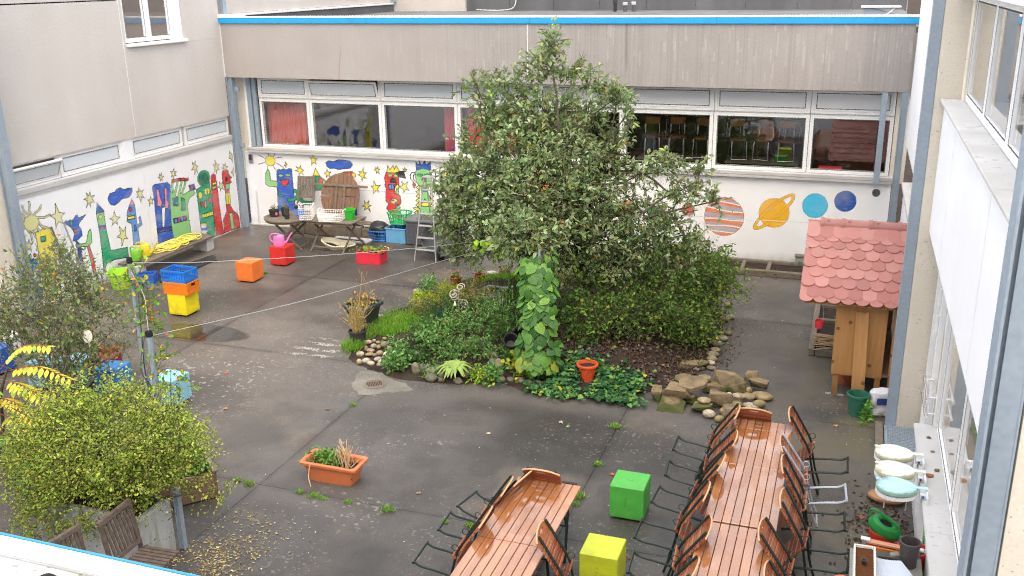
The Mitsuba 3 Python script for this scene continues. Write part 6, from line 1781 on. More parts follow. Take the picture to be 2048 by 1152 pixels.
obj('foliage', leaves(P, rg.normal(size=(n_, 3)) + [0, 0, .5], .05, .028, rng=rg), 'vc_leaf', k, col=vary([(hx('4f7d36'), 3), (hx('6a9440'), 2), (hx('c8b83a'), .4)], n_, 6, rg), smooth=False, kind='stuff')

k = thing('square_planter', 'large dark grey square tapered planter at the left end of the garden bed', 'planter')
m = trough(0, 0, .50, .50, .46, .66)
obj('body', mv(m, (6.50, -5.66, 0), -.12), 'vc_plastic', k, col=hx('3a3d42'), smooth=50)
obj('soil', mv(box(-.2, .2, -.2, .2, .3, .40), (6.50, -5.66, 0), -.12), 'soil', k, smooth=False)
st = [tube(curve([(6.5 + .1 * rg.normal(), -5.66 + .1 * rg.normal(), .4), (6.5 + .14 * rg.normal(), -5.66 + .12 * rg.normal(), .7), (6.5 + .2 * rg.normal(), -5.66 + .15 * rg.normal(), .9 + .2 * rg.random())], 7), .004, 4) for _ in range(7)]
obj('dry_stem', cat(st), 'vc_matte', k, col=hx('a08a6a'), smooth=False)
n_ = 170; P = np.column_stack([6.5 + .15 * rg.normal(size=n_), -5.66 + .13 * rg.normal(size=n_), .43 + .10 * np.abs(rg.normal(size=n_))])
obj('foliage', leaves(P, rg.normal(size=(n_, 3)) + [0, 0, .3], .06, .035, rng=rg), 'vc_leaf', k, col=vary([(hx('7f8a40'), 2), (hx('c8a05a'), 2), (hx('a8604a'), 1)], n_, 6, rg), smooth=False, kind='stuff')
k = pot('plant_pot', 'black plastic pot with tall dry grass-like stems below the square planter', 'plant pot', 6.82, -6.50, 0, .12, .15, .27, '36393d', .01, True)
st = []
for i in range(70):
    a = rg.random() * 6.28; r = .08 * math.sqrt(rg.random()); l = .22 + .36 * rg.random(); s = .13 * rg.normal(size=2)
    st.append(tube([(6.82 + r * math.cos(a), -6.5 + r * math.sin(a), .22), (6.82 + r * math.cos(a) + s[0] * .4, -6.5 + r * math.sin(a) + s[1] * .4, .22 + l * .6), (6.82 + r * math.cos(a) + s[0], -6.5 + r * math.sin(a) + s[1], .22 + l)], .0035, 3, False))
obj('dry_grass', cat(st), 'vc_matte', k, col=hx('b29a66'), smooth=False, kind='stuff')
n_ = 480; h_ = rg.random(n_); P = np.column_stack([6.84 + (.05 + .06 * h_) * rg.normal(size=n_), -6.5 + (.04 + .06 * h_) * rg.normal(size=n_), .26 + .48 * h_])
obj('foliage', leaves(P, rg.normal(size=(n_, 3)) + [0, 0, .6], .035, .014, rng=rg, six=False), 'vc_leaf', k, col=vary([(hx('b89a5c'), 3), (hx('95904c'), 2), (hx('7a8a44'), 1.4)], n_, 4, rg), smooth=False, kind='stuff')

pot('orange_pot', 'orange terracotta pot with small sprouts standing in the ivy at the front of the bed', 'plant pot', 11.02, -6.92, .01, .10, .15, .32, 'd9562f', .02, True, fill=.86)
for x, y, lb in ((7.62, -2.72, 'terracotta pot with red flowers behind the pond, middle of the three'), (8.06, -2.42, 'small terracotta pot with flowers at the back of the bed, nearest the vine'), (7.20, -3.02, 'small terracotta pot half hidden by branches, leftmost behind the pond')):
    k = pot('flower_pot', lb, 'plant pot', x, y, .03, .085, .12, .19, 'a8532f', .012, True, 'small terracotta pots behind the pond')
    n_ = 60; P = np.column_stack([x + .06 * rg.normal(size=n_), y + .06 * rg.normal(size=n_), .22 + .08 * np.abs(rg.normal(size=n_))])
    obj('foliage', leaves(P, rg.normal(size=(n_, 3)) + [0, 0, .5], .05, .03, rng=rg), 'vc_leaf', k, col=vary([(hx('5f8a3c'), 4), (hx('c8455a'), 1)], n_, 6, rg), smooth=False, kind='stuff')

# wooden planter box, turned about a third of a right angle
k = thing('plank_planter', 'brown plank planter box at the left, half hidden by the yellow-green bush', 'planter')
o = np.array([7.63, -11.62, 0]); da = np.array([-.745, .667, 0]); db = np.array([-.667, -.745, 0])
pb = lambda m: onto(m, o, da, db, (0, 0, 1))
for z0 in (.02, .19):
    obj('plank', pb(box(0, 1.25, 0, .03, z0, z0 + .165, .004)), 'brown_wood', k, smooth=False)
    obj('plank', pb(box(-.001, .032, .031, .72, z0, z0 + .165, .004)), 'brown_wood', k, smooth=False)
    obj('plank', pb(box(0, 1.25, .72, .75, z0, z0 + .165, .004)), 'brown_wood', k, smooth=False)
    obj('plank', pb(box(1.22, 1.25, .031, .719, z0, z0 + .165, .004)), 'brown_wood', k, smooth=False)
obj('rim_board', pb(box(-.02, 1.27, -.02, .05, .358, .385, .004)), 'old_wood', k, smooth=False)
obj('soil', pb(box(.03, 1.21, .03, .71, .0, .30)), 'soil', k, smooth=False)
n_ = 900; uv_ = rg.random((n_, 2)); P = o + uv_[:, :1] * 1.15 * da + .05 * da + uv_[:, 1:] * .65 * db + .04 * db + np.column_stack([np.zeros(n_), np.zeros(n_), .30 + .10 * rg.random(n_)])
obj('foliage', leaves(P, rg.normal(size=(n_, 3)) + [0, 0, .6], .07, .035, rng=rg), 'vc_leaf', k, col=vary([(hx('5f8f3a'), 3), (hx('7aa848'), 2), (hx('40602c'), 2)], n_, 6, rg), smooth=False, kind='stuff')
k = thing('concrete_planter', 'stained concrete trough under the yellow-green bush', 'planter')
obj('body', box(6.45, 7.87, -13.22, -12.72, 0, .66, .02), 'beige_grey', k, smooth=False)
obj('soil', box(6.52, 7.80, -13.16, -12.78, .64, .672), 'soil', k, smooth=False)
single('steel_stake', hcol(7.885, -12.71, 0, .76, .07, .06), 'galvanised', 'grey steel stake standing at the corner of the concrete trough', 'stake', smooth=False)


def wood_chair(x, y, rz, lb, open_=True):
    k = thing('garden_chair', lb, 'chair', 'weathered wooden chairs behind the roof edge')
    t = lambda m: mv(m, (x, y, 0), rz)
    lean = lambda m: (m[0] + np.stack([-.25 * np.maximum(m[0][:, 2] - .42, 0), m[0][:, 1] * 0, m[0][:, 2] * 0], 1), m[1])
    for s in (-.22, .22):
        obj('stile', t(lean(box(-.02, .02, s - .02, s + .02, 0.0, .90, .004))), 'grey_teak', k, smooth=False)
        obj('leg', t(beam((.40, s * .9, .0), (.02, s * .9, .45), .04, .022)), 'grey_teak', k, smooth=False)
        obj('seat_rail', t(box(.02, .42, s * .82 - .012, s * .82 + .012, .405, .43)), 'grey_teak', k, smooth=False)
    obj('top_rail', t(lean(box(-.018, .022, -.25, .25, .901, .955, .006))), 'grey_teak', k, smooth=False)
    obj('low_rail', t(lean(box(-.015, .015, -.20, .20, .50, .54))), 'grey_teak', k, smooth=False)
    for i in range(8):
        s = -.178 + i * .051
        obj('back_slat', t(lean(box(-.008, .008, s - .014, s + .014, .54, .90))), 'grey_teak', k, smooth=False)
    for i in range(8):
        s = -.185 + i * .053
        obj('seat_slat', t(box(.0, .43, s - .019, s + .019, .432, .448, .003)), 'grey_teak', k, smooth=False)


wood_chair(7.98, -13.52, .06, 'weathered slatted wooden chair in front of the concrete trough')
wood_chair(7.80, -14.10, -.1, 'second weathered wooden chair, mostly hidden behind the white roof edge')

# steel posts and the wires that run to the tree
for (x, y), h, r, cap, lb in (((5.49, -10.19), 2.46, .034, True, 'tall thin steel pole at the left with a wire tied to its top'), ((5.84, -10.41), 1.52, .044, True, 'shorter thick steel post right of the tall pole with black cap')):
    k = thing('steel_post', lb, 'post')
    obj('tube', tube([(x, y, -.02), (x, y, h)], r, 14), 'galvanised', k)
    obj('cap', mv(lathe([(0, .03), (r * 1.05, .025), (r * 1.12, 0), (r * 1.12, -.05), (r, -.05)], 16), (x, y, h)), 'dark_gasket', k)
single('wire', tube(curve([(5.49, -10.19, 2.42), (5.9, -8.9, 2.1), (7.2, -6.6, 1.72), (8.6, -4.9, 1.60), (10.2, -4.5, 2.1)], 30), .0045, 5), 'wire_rope', 'thin wire from the tall pole to the tree, the upper of the two', 'wire')
single('wire', tube(curve([(5.84, -10.41, 1.47), (6.87, -8.0, 1.32), (7.9, -5.6, 1.30), (8.6, -4.9, 1.42), (10.2, -4.5, 1.9)], 30), .0045, 5), 'wire_rope', 'thin wire from the short post to the tree, the lower of the two', 'wire')
single('wire', tube(curve([(10.9, -4.4, 2.2), (12.6, -4.75, 2.22), (14.25, -5.2, 2.36)], 16), .0045, 5), 'wire_rope', 'dark wire from the tree to the ridge of the tiled hut', 'wire')
single('string', tube(curve([(5.53, -10.23, 2.3), (5.75, -10.30, 2.0), (5.80, -10.36, 1.75), (5.83, -10.40, 1.53)], 12), .006, 5), 'vc_matte', 'pale string hanging from the tall pole to the short post', 'string', col=hx('c9b0b0'))

# drain in the yard
px_ = [(7.45, -7.62), (7.75, -7.55), (8.2, -7.80), (8.50, -7.98), (8.10, -8.22), (7.85, -8.32), (7.62, -8.18), (7.55, -7.95)]
obj('concrete_patch', prism(Polygon([(x + .03 * math.sin(i * 9), y + .03 * math.cos(i * 7)) for i, (x, y) in enumerate(Polygon(px_).buffer(.12).buffer(-.08).segmentize(.12).exterior.coords[:-1])]).buffer(0), 0, .004), 'patch_concrete', 'ground', smooth=False)
k = thing('drain_cover', 'round iron drain cover with slots in a pale concrete patch', 'drain cover')
dc = Point(0, 0).buffer(.15, 24)
obj('frame', mv(prism(dc.buffer(.03).difference(dc.buffer(.002)), .004, .016), (7.88, -7.96, 0)), 'patch_concrete', k, smooth=False)
slots = None
hole = dc
for i in range(9):
    hole = hole.difference(sbox(-.11 + i * .026, -.085, -.11 + i * .026 + .012, .085))
obj('grate', mv(prism(hole, .005, .014), (7.88, -7.96, 0), .6), 'rusty_iron', k, smooth=False)
obj('pit', mv(lathe([(0, .0045), (.14, .0045)], 20), (7.88, -7.96, 0)), 'dark_gasket', k, smooth=False)
single('green_block', mv(cbox((0, 0, .04), (.20, .10, .07), .01), (11.72, -7.28, 0), .1), 'vc_matte', 'pale mossy concrete block lying at the edge of the ivy', 'block', col=hx('b5bda5'), smooth=False)

ORDW = 'first second third fourth fifth sixth seventh eighth ninth tenth eleventh twelfth thirteenth fourteenth fifteenth sixteenth seventeenth eighteenth nineteenth twentieth'.split()
ORDW += ['twenty-' + w for w in ORDW[:9]] + ['thirtieth'] + ['thirty-' + w for w in ORDW[:9]]


def ranks(vals):
    o = np.argsort(np.argsort(vals))
    return [ORDW[int(i)] for i in o]


# ---------------------------------------------------------------- the rock-edged garden bed
BED = Polygon([(6.72, -6.55), (6.95, -7.2), (7.45, -7.45), (8.23, -7.72), (9.05, -7.60), (9.72, -7.35), (10.34, -7.62), (11.37, -7.42), (12.05, -7.0), (12.6, -6.2), (12.72, -5.2), (12.78, -4.2), (12.62, -3.2), (12.2, -1.6), (10.8, -1.15), (8.9, -1.55), (7.4, -2.1), (6.95, -2.9), (6.95, -4.0), (6.55, -4.75), (6.80, -5.8)])
PONDC, PONDR = np.array([8.62, -3.75]), np.array([.72, .55])


def hz(x, y):
    x, y = np.asarray(x, float), np.asarray(y, float)
    import shapely
    d = shapely.distance(BED.exterior, shapely.points(x, y)) * shapely.contains_xy(BED, x, y)
    t = np.clip((d - .28) / .9, 0, 1); t = t * t * (3 - 2 * t)
    z = .02 + .22 * t + .10 * (meshkit.fbm(np.stack([x * 1.3, y * 1.3, x * 0], -1), 3, 4) - .4) * t
    q = np.sqrt(((x - PONDC[0]) / PONDR[0]) ** 2 + ((y - PONDC[1]) / PONDR[1]) ** 2)
    return np.where(q < 1.25, np.minimum(z, .10 + .10 * np.clip(q - .85, 0, 1)), z)


from scipy.spatial import Delaunay
bp = np.array([BED.exterior.interpolate(t, normalized=True).coords[0] for t in np.linspace(0, 1, 160)[:-1]])
gx, gy = np.meshgrid(np.arange(6.5, 12.9, .13), np.arange(-7.8, -1.0, .13))
ip = np.column_stack([gx.ravel(), gy.ravel()]); ip = ip + RNG.uniform(-.03, .03, ip.shape)
import shapely
ip = ip[shapely.contains_xy(BED.buffer(-.06), ip[:, 0], ip[:, 1])]
pp = np.vstack([bp, ip]); tri = Delaunay(pp).simplices
cc = pp[tri].mean(1); tri = tri[shapely.contains_xy(BED, cc[:, 0], cc[:, 1])]
zz = hz(pp[:, 0], pp[:, 1]) + .015 * RNG.random(len(pp)); zz[:len(bp)] = -.01
obj('garden_soil', (np.column_stack([pp, zz]), tri), 'soil', raw=True, smooth=True)
labels['garden_soil'] = {'label': 'dark leafy soil of the rock-edged garden bed', 'kind': 'structure'}
th = np.linspace(0, 2 * PI, 41)
pw = Polygon([(PONDC[0] + PONDR[0] * math.cos(t) * (1 + .08 * math.sin(3 * t)), PONDC[1] + PONDR[1] * math.sin(t)) for t in th[:-1]])
obj('pond_water', prism(pw, .09, .135), 'pond_surface', raw=True, smooth=False)
labels['pond_water'] = {'label': 'small dark garden pond with duckweed', 'kind': 'structure'}
rim_ = np.array([(PONDC[0] + PONDR[0] * math.cos(t) * (1.05 + .08 * math.sin(3 * t)), PONDC[1] + PONDR[1] * math.sin(t) * 1.05, .15 + .03 * math.sin(9 * t)) for t in th])
single('pond_liner', tube(rim_, .045 + .018 * np.sin(th * 11), 7, False), 'vc_plastic', 'crumpled grey liner rim of the small garden pond', 'pond liner', col=hx('7d8687'), smooth=True)
rg = np.random.default_rng(31)
n_ = 1500; a, r = rg.random(n_) * 2 * PI, np.sqrt(rg.random(n_)); P = np.column_stack([PONDC[0] + PONDR[0] * .95 * r * np.cos(a), PONDC[1] + PONDR[1] * .9 * r * np.sin(a), np.full(n_, .139)])
keep = meshkit.fbm(P * 3, 3, 2) > .5
P = P[keep]; n_ = len(P)
single('duckweed', leaves(P, np.column_stack([rg.normal(size=(n_, 2)), np.zeros(n_)]), .03, .026, U=np.tile([0, 0, 1.0], (n_, 1)), fold=0, rng=rg), 'vc_leaf', 'pale green duckweed floating on the pond', 'duckweed', col=vary([(hx('8fa84c'), 3), (hx('6f8a3c'), 2)], n_, 6, rg), smooth=False, kind='stuff')

BOULDERS = [('m',12.43,-7.46,0.07,0.199,0.143,0.08,0.1),('m',12.17,-7.26,0.12,0.079,0.057,0.128,0.2),('r',12.46,-7.27,0.19,0.223,0.16,0.1,-0.1),('m',12.86,-7.46,0.07,0.162,0.116,0.08,0.3),('r',13.09,-7.17,0.15,0.186,0.134,0.102,0.5),('r',13.16,-6.68,0.2,0.26,0.188,0.131,0.1),('m',13.56,-6.42,0.1,0.141,0.101,0.089,0),('m',13.42,-6.16,0.11,0.119,0.086,0.066,0.4),('r',12.95,-6.66,0.09,0.193,0.139,0.062,0.2),('r',12.63,-7.14,0.09,0.135,0.097,0.075,0),('r',13.23,-7.45,0.07,0.118,0.085,0.082,0.7),('s',12.68,-7.13,0.3,0.201,0.145,0.043,0.35),('s',12.77,-6.64,0.19,0.1,0.072,0.034,-0.2),('s',12.44,-6.55,0.1,0.14,0.101,0.054,0.1),('m',12.5,-5.81,0.06,0.252,0.181,0.067,0.05),('c',12.99,-7.59,0.06,0.095,0.068,0.066,0),('c',12.89,-7.41,0.18,0.099,0.072,0.044,0.1),('c',13.2,-7.43,0.06,0.088,0.064,0.071,0.3),('c',13.15,-7.69,0.05,0.073,0.052,0.057,0.6),('c',13.2,-7.08,0.17,0.045,0.032,0.036,0),('c',13.34,-7.06,0.16,0.098,0.07,0.041,0.1),('c',13.64,-6.72,0.05,0.161,0.116,0.058,0.05),('c',13.63,-7.03,0.06,0.098,0.071,0.064,0.6),('c',13.51,-7.06,0.03,0.135,0.097,0.03,0),('c',13.46,-6.88,0.09,0.099,0.071,0.057,0.2),('c',13.46,-6.84,0.17,0.046,0.033,0.052,0),('c',13.32,-7.18,0.07,0.082,0.059,0.058,0.4)]
PILE = [('c',7.27,-7.31,0.05,0.049,0.035,0.054,0.4),('c',7.34,-7.21,0.04,0.081,0.059,0.045,1.0),('c',7.47,-7.29,0.04,0.075,0.054,0.042,0.0),('c',7.65,-7.28,0.04,0.08,0.058,0.044,1.0),('c',7.79,-7.3,0.03,0.053,0.038,0.033,1.0),('c',7.87,-7.2,0.06,0.04,0.029,0.064,0.4),('c',7.91,-7.02,0.05,0.038,0.027,0.036,1.0),('c',7.73,-7.21,0.07,0.054,0.039,0.048,0.4),('c',7.84,-7.24,0.09,0.037,0.027,0.077,0.6000000000000001),('c',7.6,-7.21,0.07,0.054,0.039,0.03,0.6000000000000001),('c',7.13,-7.01,0.05,0.072,0.052,0.053,0.8),('c',7.56,-7.21,0.1,0.07,0.05,0.032,1.2000000000000002),('c',7.25,-6.86,0.08,0.075,0.054,0.03,0.0),('c',7.15,-6.83,0.09,0.033,0.024,0.052,1.2000000000000002),('c',7.29,-6.98,0.06,0.077,0.055,0.03,0.8),('c',7.42,-7.03,0.08,0.049,0.035,0.033,0.6000000000000001),('c',7.51,-7.04,0.13,0.06,0.043,0.048,1.0),('c',7.65,-7.06,0.13,0.07,0.051,0.057,1.2000000000000002),('c',7.73,-6.93,0.1,0.06,0.043,0.042,0.2),('c',7.26,-6.76,0.12,0.058,0.042,0.044,0.4),('c',7.05,-6.55,0.09,0.064,0.046,0.04,0.4),('c',7.37,-6.78,0.13,0.05,0.036,0.039,1.0),('c',7.29,-6.65,0.15,0.042,0.031,0.03,0.4),('c',7.47,-6.77,0.18,0.068,0.049,0.055,0.6000000000000001),('c',7.61,-6.87,0.16,0.055,0.039,0.046,0.2),('c',7.69,-6.82,0.12,0.049,0.035,0.05,0.8),('c',7.79,-6.73,0.08,0.071,0.051,0.047,1.0),('c',7.16,-6.55,0.13,0.034,0.024,0.03,0.6000000000000001),('c',7.44,-6.52,0.13,0.045,0.032,0.03,1.2000000000000002),('c',7.54,-6.52,0.09,0.039,0.028,0.037,0.4),('c',7.26,-6.36,0.11,0.045,0.033,0.03,0.2),('c',7.62,-7.09,0.09,0.049,0.035,0.03,0.6000000000000001)]
EDGE = [('e',8.32,-7.39,0.08,0.063,0.045,0.088,0.0),('e',8.43,-7.35,0.11,0.052,0.038,0.057,0.0),('e',8.53,-7.38,0.14,0.031,0.022,0.049,0.0),('e',8.61,-7.41,0.1,0.083,0.06,0.047,0.0),('e',8.7,-7.36,0.14,0.057,0.041,0.046,0.0),('e',8.67,-7.57,0.05,0.087,0.063,0.052,0.0),('e',8.8,-7.46,0.08,0.051,0.037,0.051,0.0),('e',8.85,-7.59,0.03,0.046,0.033,0.036,0.0),('e',9.11,-7.52,0.04,0.066,0.048,0.043,0.0),('e',8.89,-7.43,0.09,0.041,0.03,0.037,0.0),('e',9.15,-7.39,0.12,0.061,0.044,0.044,0.0),('e',9.17,-7.32,0.07,0.046,0.033,0.047,0.0),('e',9.38,-7.28,0.04,0.067,0.048,0.049,0.0),('e',9.46,-6.97,0.14,0.062,0.045,0.088,0.0),('e',9.58,-6.96,0.14,0.062,0.045,0.087,0.0),('e',9.42,-6.78,0.2,0.068,0.049,0.066,0.0),('e',9.7,-7.25,0.04,0.077,0.055,0.042,0.0),('e',9.87,-7.24,0.03,0.061,0.044,0.034,0.0),('e',10.04,-7.22,0.04,0.066,0.048,0.046,0.0),('e',10.19,-7.27,0.04,0.081,0.058,0.044,0.0),('e',10.33,-7.29,0.05,0.07,0.051,0.052,0.0),('e',9.64,-6.73,0.14,0.063,0.045,0.045,0.0),('e',9.73,-6.87,0.08,0.047,0.034,0.036,0.0),('e',8.97,-7.27,0.15,0.062,0.045,0.034,0.0),('e',8.12,-6.97,0.14,0.075,0.054,0.062,0.0),('e',7.81,-6.9,0.06,0.044,0.031,0.03,0.0)]
RIGHT = [('c',12.82,-4.18,0.04,0.074,0.053,0.043,0.0),('c',12.7,-4.24,0.05,0.059,0.042,0.03,0.0),('c',12.76,-4.47,0.04,0.105,0.076,0.047,0.0),('c',12.64,-4.73,0.05,0.068,0.049,0.053,0.0),('c',12.75,-4.73,0.04,0.047,0.034,0.049,0.0),('c',12.7,-4.81,0.04,0.064,0.046,0.039,0.0),('c',12.73,-5.08,0.06,0.088,0.063,0.039,0.0),('c',12.71,-5.24,0.04,0.111,0.08,0.042,0.0),('c',12.73,-5.49,0.05,0.089,0.064,0.058,0.0),('c',12.73,-5.64,0.04,0.082,0.059,0.042,0.0),('c',12.77,-5.82,0.03,0.081,0.058,0.034,0.0),('c',12.63,-5.87,0.03,0.047,0.034,0.032,0.0),('c',12.55,-5.96,0.03,0.054,0.039,0.034,0.0),('c',12.68,-3.5,0.05,0.102,0.073,0.053,0),('c',12.77,-3.35,0.04,0.075,0.054,0.043,0.3),('c',12.57,-3.06,0.04,0.085,0.062,0.047,0.2),('c',12.63,-2.67,0.04,0.078,0.056,0.049,0.5)]
BACK = [('c',7.22,-4.17,0.07,0.135,0.097,0.081,0),('c',6.97,-4.14,0.06,0.107,0.077,0.066,0.4),('c',6.64,-3.67,0.05,0.1,0.072,0.059,0.2),('c',6.96,-5.2,0.04,0.074,0.053,0.047,0),('c',6.61,-5.23,0.04,0.065,0.047,0.049,0),('c',7.1,-5.63,0.08,0.063,0.046,0.038,0.3),('c',8.21,-1.91,0.03,0.105,0.076,0.03,0),('c',7.63,-2.03,0.03,0.127,0.091,0.03,0)]


_bi = [i for i, q in enumerate(BOULDERS) if q[0] in 'rm']
BRK = dict(zip(_bi, ranks([BOULDERS[i][1] for i in _bi])))
_ci = [i for i, q in enumerate(BOULDERS) if q[0] == 'c']
CRK = dict(zip(_ci, ranks([BOULDERS[i][1] for i in _ci])))
RRK = ranks([q[2] for q in RIGHT])
LR = lambda L: ranks([q[1] + .34 * q[2] for q in L])
PRK, ERK, KRK = LR(PILE), LR(EDGE), LR(BACK)
COB = [hx('b9a483'), hx('a8926c'), hx('c9bba2'), hx('8f8675'), hx('b89a86'), hx('d0c8b8'), hx('9a8a5c'), hx('a59c90')]
ROT0 = -.15
for i, (kd, x, y, z, a, b, c, rz) in enumerate(BOULDERS):
    if kd == 'c':
        single('cobble', mv(rock(1, i + 3, (a, b, c * .95), 2, .10), (x, y, z), ROT0 + rz), 'vc_stone', f'smooth tan cobble among the boulders of the rock pile, {CRK[i]} cobble from the left', 'stone', 'cobbles among the boulders', col=COB[(0, 1, 6, 2)[i % 4]] * .85, smooth=True)
    elif kd == 's':
        pl = [(a * math.cos(t) * (.9 + .25 * rg.random()), b * math.sin(t) * (.9 + .3 * rg.random())) for t in np.linspace(0, 2 * PI, 8)[:-1]]
        single('stone_slab', mv(prism(Polygon(pl).buffer(.01), -c * .6, c * .6), (x, y, z), ROT0 + rz, .18, -.12), 'mossy_stone', f'flat sandstone slab on the rock pile, {("largest, laid on top", "small one behind the largest", "half buried behind", "extra")[min(3, len([1 for q in BOULDERS[:i] if q[0] == "s"]))]}', 'stone', 'flat slabs on the rock pile', smooth=False)
    else:
        rr = np.random.default_rng(i + 400); p = rr.uniform(-1, 1, (16, 3)); p = np.sign(p) * np.abs(p) ** .45; p[:, 2] *= 1 - .12 * rr.random(16)
        h = trimesh.convex.convex_hull(p)
        for _ in range(3):
            h = h.subdivide()
        v, f = tm(h)
        v = v * (1 + (meshkit.fbm(v * 1.7 + i, 3, i)[:, None] - .5) * .22 + (meshkit.fbm(v * 6 + i, 3, i + 9)[:, None] - .5) * .10)
        single('boulder', mv((v * [a * 1.02, b * 1.02, c * 1.08], f), (x, y, max(z, c * .95)), ROT0 + rz), 'mossy_stone', ('mossy angular block' if kd == 'm' else 'rough tan sandstone boulder') + f' of the rock pile, {BRK[i]} from the left among its blocks', 'boulder', 'boulders of the rock pile', smooth=18)
for i, (kd, x, y, z, a, b, c, rz) in enumerate(PILE):
    single('cobble', mv(rock(1, i + 120, (a, b, c * .95), 2, .08), (x, y, max(.03, z)), ROT0 + rz), 'vc_stone', f"smooth pale cobble heaped at the bed's left front corner, {PRK[i]} from the left", 'stone', 'cobbles heaped at the left front corner', col=COB[i * 5 % 8] * .88, smooth=True)
for i, (kd, x, y, z, a, b, c, rz) in enumerate(EDGE):
    single('edge_stone', mv(rock(1, i + 170, (a * 1.35, b * 1.35, c * 1.35), 2, .14, .86), (x, y, max(.04, z)), ROT0 + rz), 'vc_stone', f'dark stone in the low front edge of the bed, {ERK[i]} from the left', 'stone', 'stones of the front edge', col=(hx('7f7c68'), hx('6a695c'), hx('938d76'), hx('74785c'))[i % 4] * .85, smooth=30)
for i, (kd, x, y, z, a, b, c, rz) in enumerate(RIGHT):
    single('cobble', mv(rock(1, i + 220, (a, b, c), 2, .09), (x, y, max(.03, z)), ROT0 + rz), 'vc_stone', f'cobble in the row along the right edge of the bed, {RRK[i]} from the near end', 'stone', 'cobbles along the right edge', col=COB[(3, 0, 7, 1, 5)[i % 5]] * .75, smooth=True)
for i, (kd, x, y, z, a, b, c, rz) in enumerate(BACK):
    single('cobble', mv(rock(1, i + 250, (a, b, c), 2, .09), (x, y, max(.05, z)), ROT0 + rz), 'vc_stone', f'pale stone in the grass at the back left of the bed, {KRK[i]} from the left', 'stone', 'pale stones at the back left', col=COB[(2, 5, 0)[i % 3]] * .9, smooth=True)

# ---------------------------------------------------------------- plants


def tone(n, rng, s=.17):
    """One tone per spray, so that the leaves of a twig go together."""
    return np.clip(1 + s * rng.normal(size=(n, 1)), .55, 1.5) * (1 + .06 * rng.normal(size=(n, 3)))


def lobe_twigs(lobes, rng, up=.35, shell=.35):
    """Twig roots and directions spread through ellipsoid lobes (centre, radii, number)."""
    P, D = [], []
    for c, r, n in lobes:
        d = rng.normal(size=(n, 3)); d /= np.linalg.norm(d, axis=1, keepdims=True)
        q = (shell + (1 - shell) * rng.random(n)) ** .6
        P.append(np.array(c) + d * q[:, None] * np.array(r)); D.append(d * .8 + rng.normal(size=(n, 3)) * .5 + [0, 0, up])
    P, D = np.vstack(P), np.vstack(D)
    return P, D / np.linalg.norm(D, axis=1, keepdims=True)


def twig_leaves(P, D, length, per, L, Wd, rng, droop=.25, spread=.9):
    n = len(P)
    t = (np.arange(per) + .5) / per
    ln = length * (.6 + .8 * rng.random((n, 1, 1)))
    pos = P[:, None] + D[:, None] * (t[None, :, None] - .35) * ln + np.array([0, 0, -droop]) * (t ** 2)[None, :, None] * ln
    pos = pos + rng.normal(size=pos.shape) * .012
    side = rng.normal(size=(n, per, 3)); dr_ = D[:, None] * .55 + side * spread * .6 + [0, 0, -.12]
    pos, dr_ = pos.reshape(-1, 3), dr_.reshape(-1, 3)
    ll = L * (.65 + .6 * rng.random(len(pos)))
    return pos, dr_, ll


def stems(P, D, length, r, rng, droop=.25):
    ms = []
    for p, d in zip(P, D):
        e = p + d * length * .65 + [0, 0, -droop * length * .4]
        ms.append(tube([p - d * length * .45, p + d * length * .15, e], [r, r * .8, r * .4], 3, False))
    return cat(ms)


def limb(p0, p1, r0, r1, rng, bend=.12, n=8):
    p0, p1 = np.array(p0, float), np.array(p1, float); L = np.linalg.norm(p1 - p0)
    m1 = p0 + (p1 - p0) * .35 + rng.normal(size=3) * bend * L * .5 + [0, 0, bend * L * .4]
    m2 = p0 + (p1 - p0) * .7 + rng.normal(size=3) * bend * L * .5
    c = curve([p0, m1, m2, p1], n)
    return c, tube(c, np.linspace(r0, r1, len(c)), 7)


# --- the big tree
TR = thing('tree', 'large bushy tree with small grey-green leaves growing from the garden bed', 'tree')
rg = np.random.default_rng(77)


def TP(px, py, dy=0.0):
    """Crown lobes are measured in the plane y = -4.5 through the trunk."""
    return np.array([9.68 + (px - 1100) * .00855 - dy * .25, -4.5 + dy, 2.91 - (py - 330) * .00835 - dy * .22])


LOB = [(1108, 85, 34, 38, 0, 26), (1090, 130, 58, 36, 0, 40), (1145, 140, 46, 34, 0, 26), (1190, 165, 40, 34, -.1, 22), (1235, 190, 40, 38, 0, 34), (1255, 235, 24, 34, 0, 12), (1180, 225, 60, 40, .2, 50),
       (1010, 172, 66, 42, 0, 54), (945, 170, 34, 40, .1, 14), (1090, 215, 100, 52, .2, 120), (975, 235, 62, 52, -.1, 64), (1040, 290, 96, 66, -.4, 160), (1150, 300, 90, 66, -.3, 130), (925, 285, 36, 48, 0, 24), (1230, 290, 44, 54, .1, 44),
       (950, 350, 82, 56, -.4, 110), (1080, 370, 112, 74, -.8, 230), (1180, 400, 92, 70, -.6, 160), (895, 400, 58, 50, -.2, 66), (960, 430, 80, 58, -.7, 120), (1080, 460, 96, 62, -1.5, 190), (1055, 470, 60, 44, -2.2, 60), (1210, 470, 82, 60, -.4, 120), (885, 470, 50, 46, -.2, 50),
       (905, 525, 50, 32, -.2, 34), (975, 505, 62, 38, -.5, 54), (1290, 420, 66, 46, -.2, 76), (1270, 345, 50, 40, 0, 40), (1330, 320, 46, 36, .1, 34), (1375, 370, 52, 40, 0, 50), (1430, 378, 34, 26, 0, 20), (1345, 440, 58, 40, -.1, 58), (1290, 490, 66, 44, -.2, 66), (1390, 470, 40, 38, 0, 30), (1395, 320, 26, 24, 0, 12), (1380, 520, 36, 28, 0, 18), (1235, 530, 60, 36, -.5, 50), (1130, 525, 60, 36, -.6, 56)]
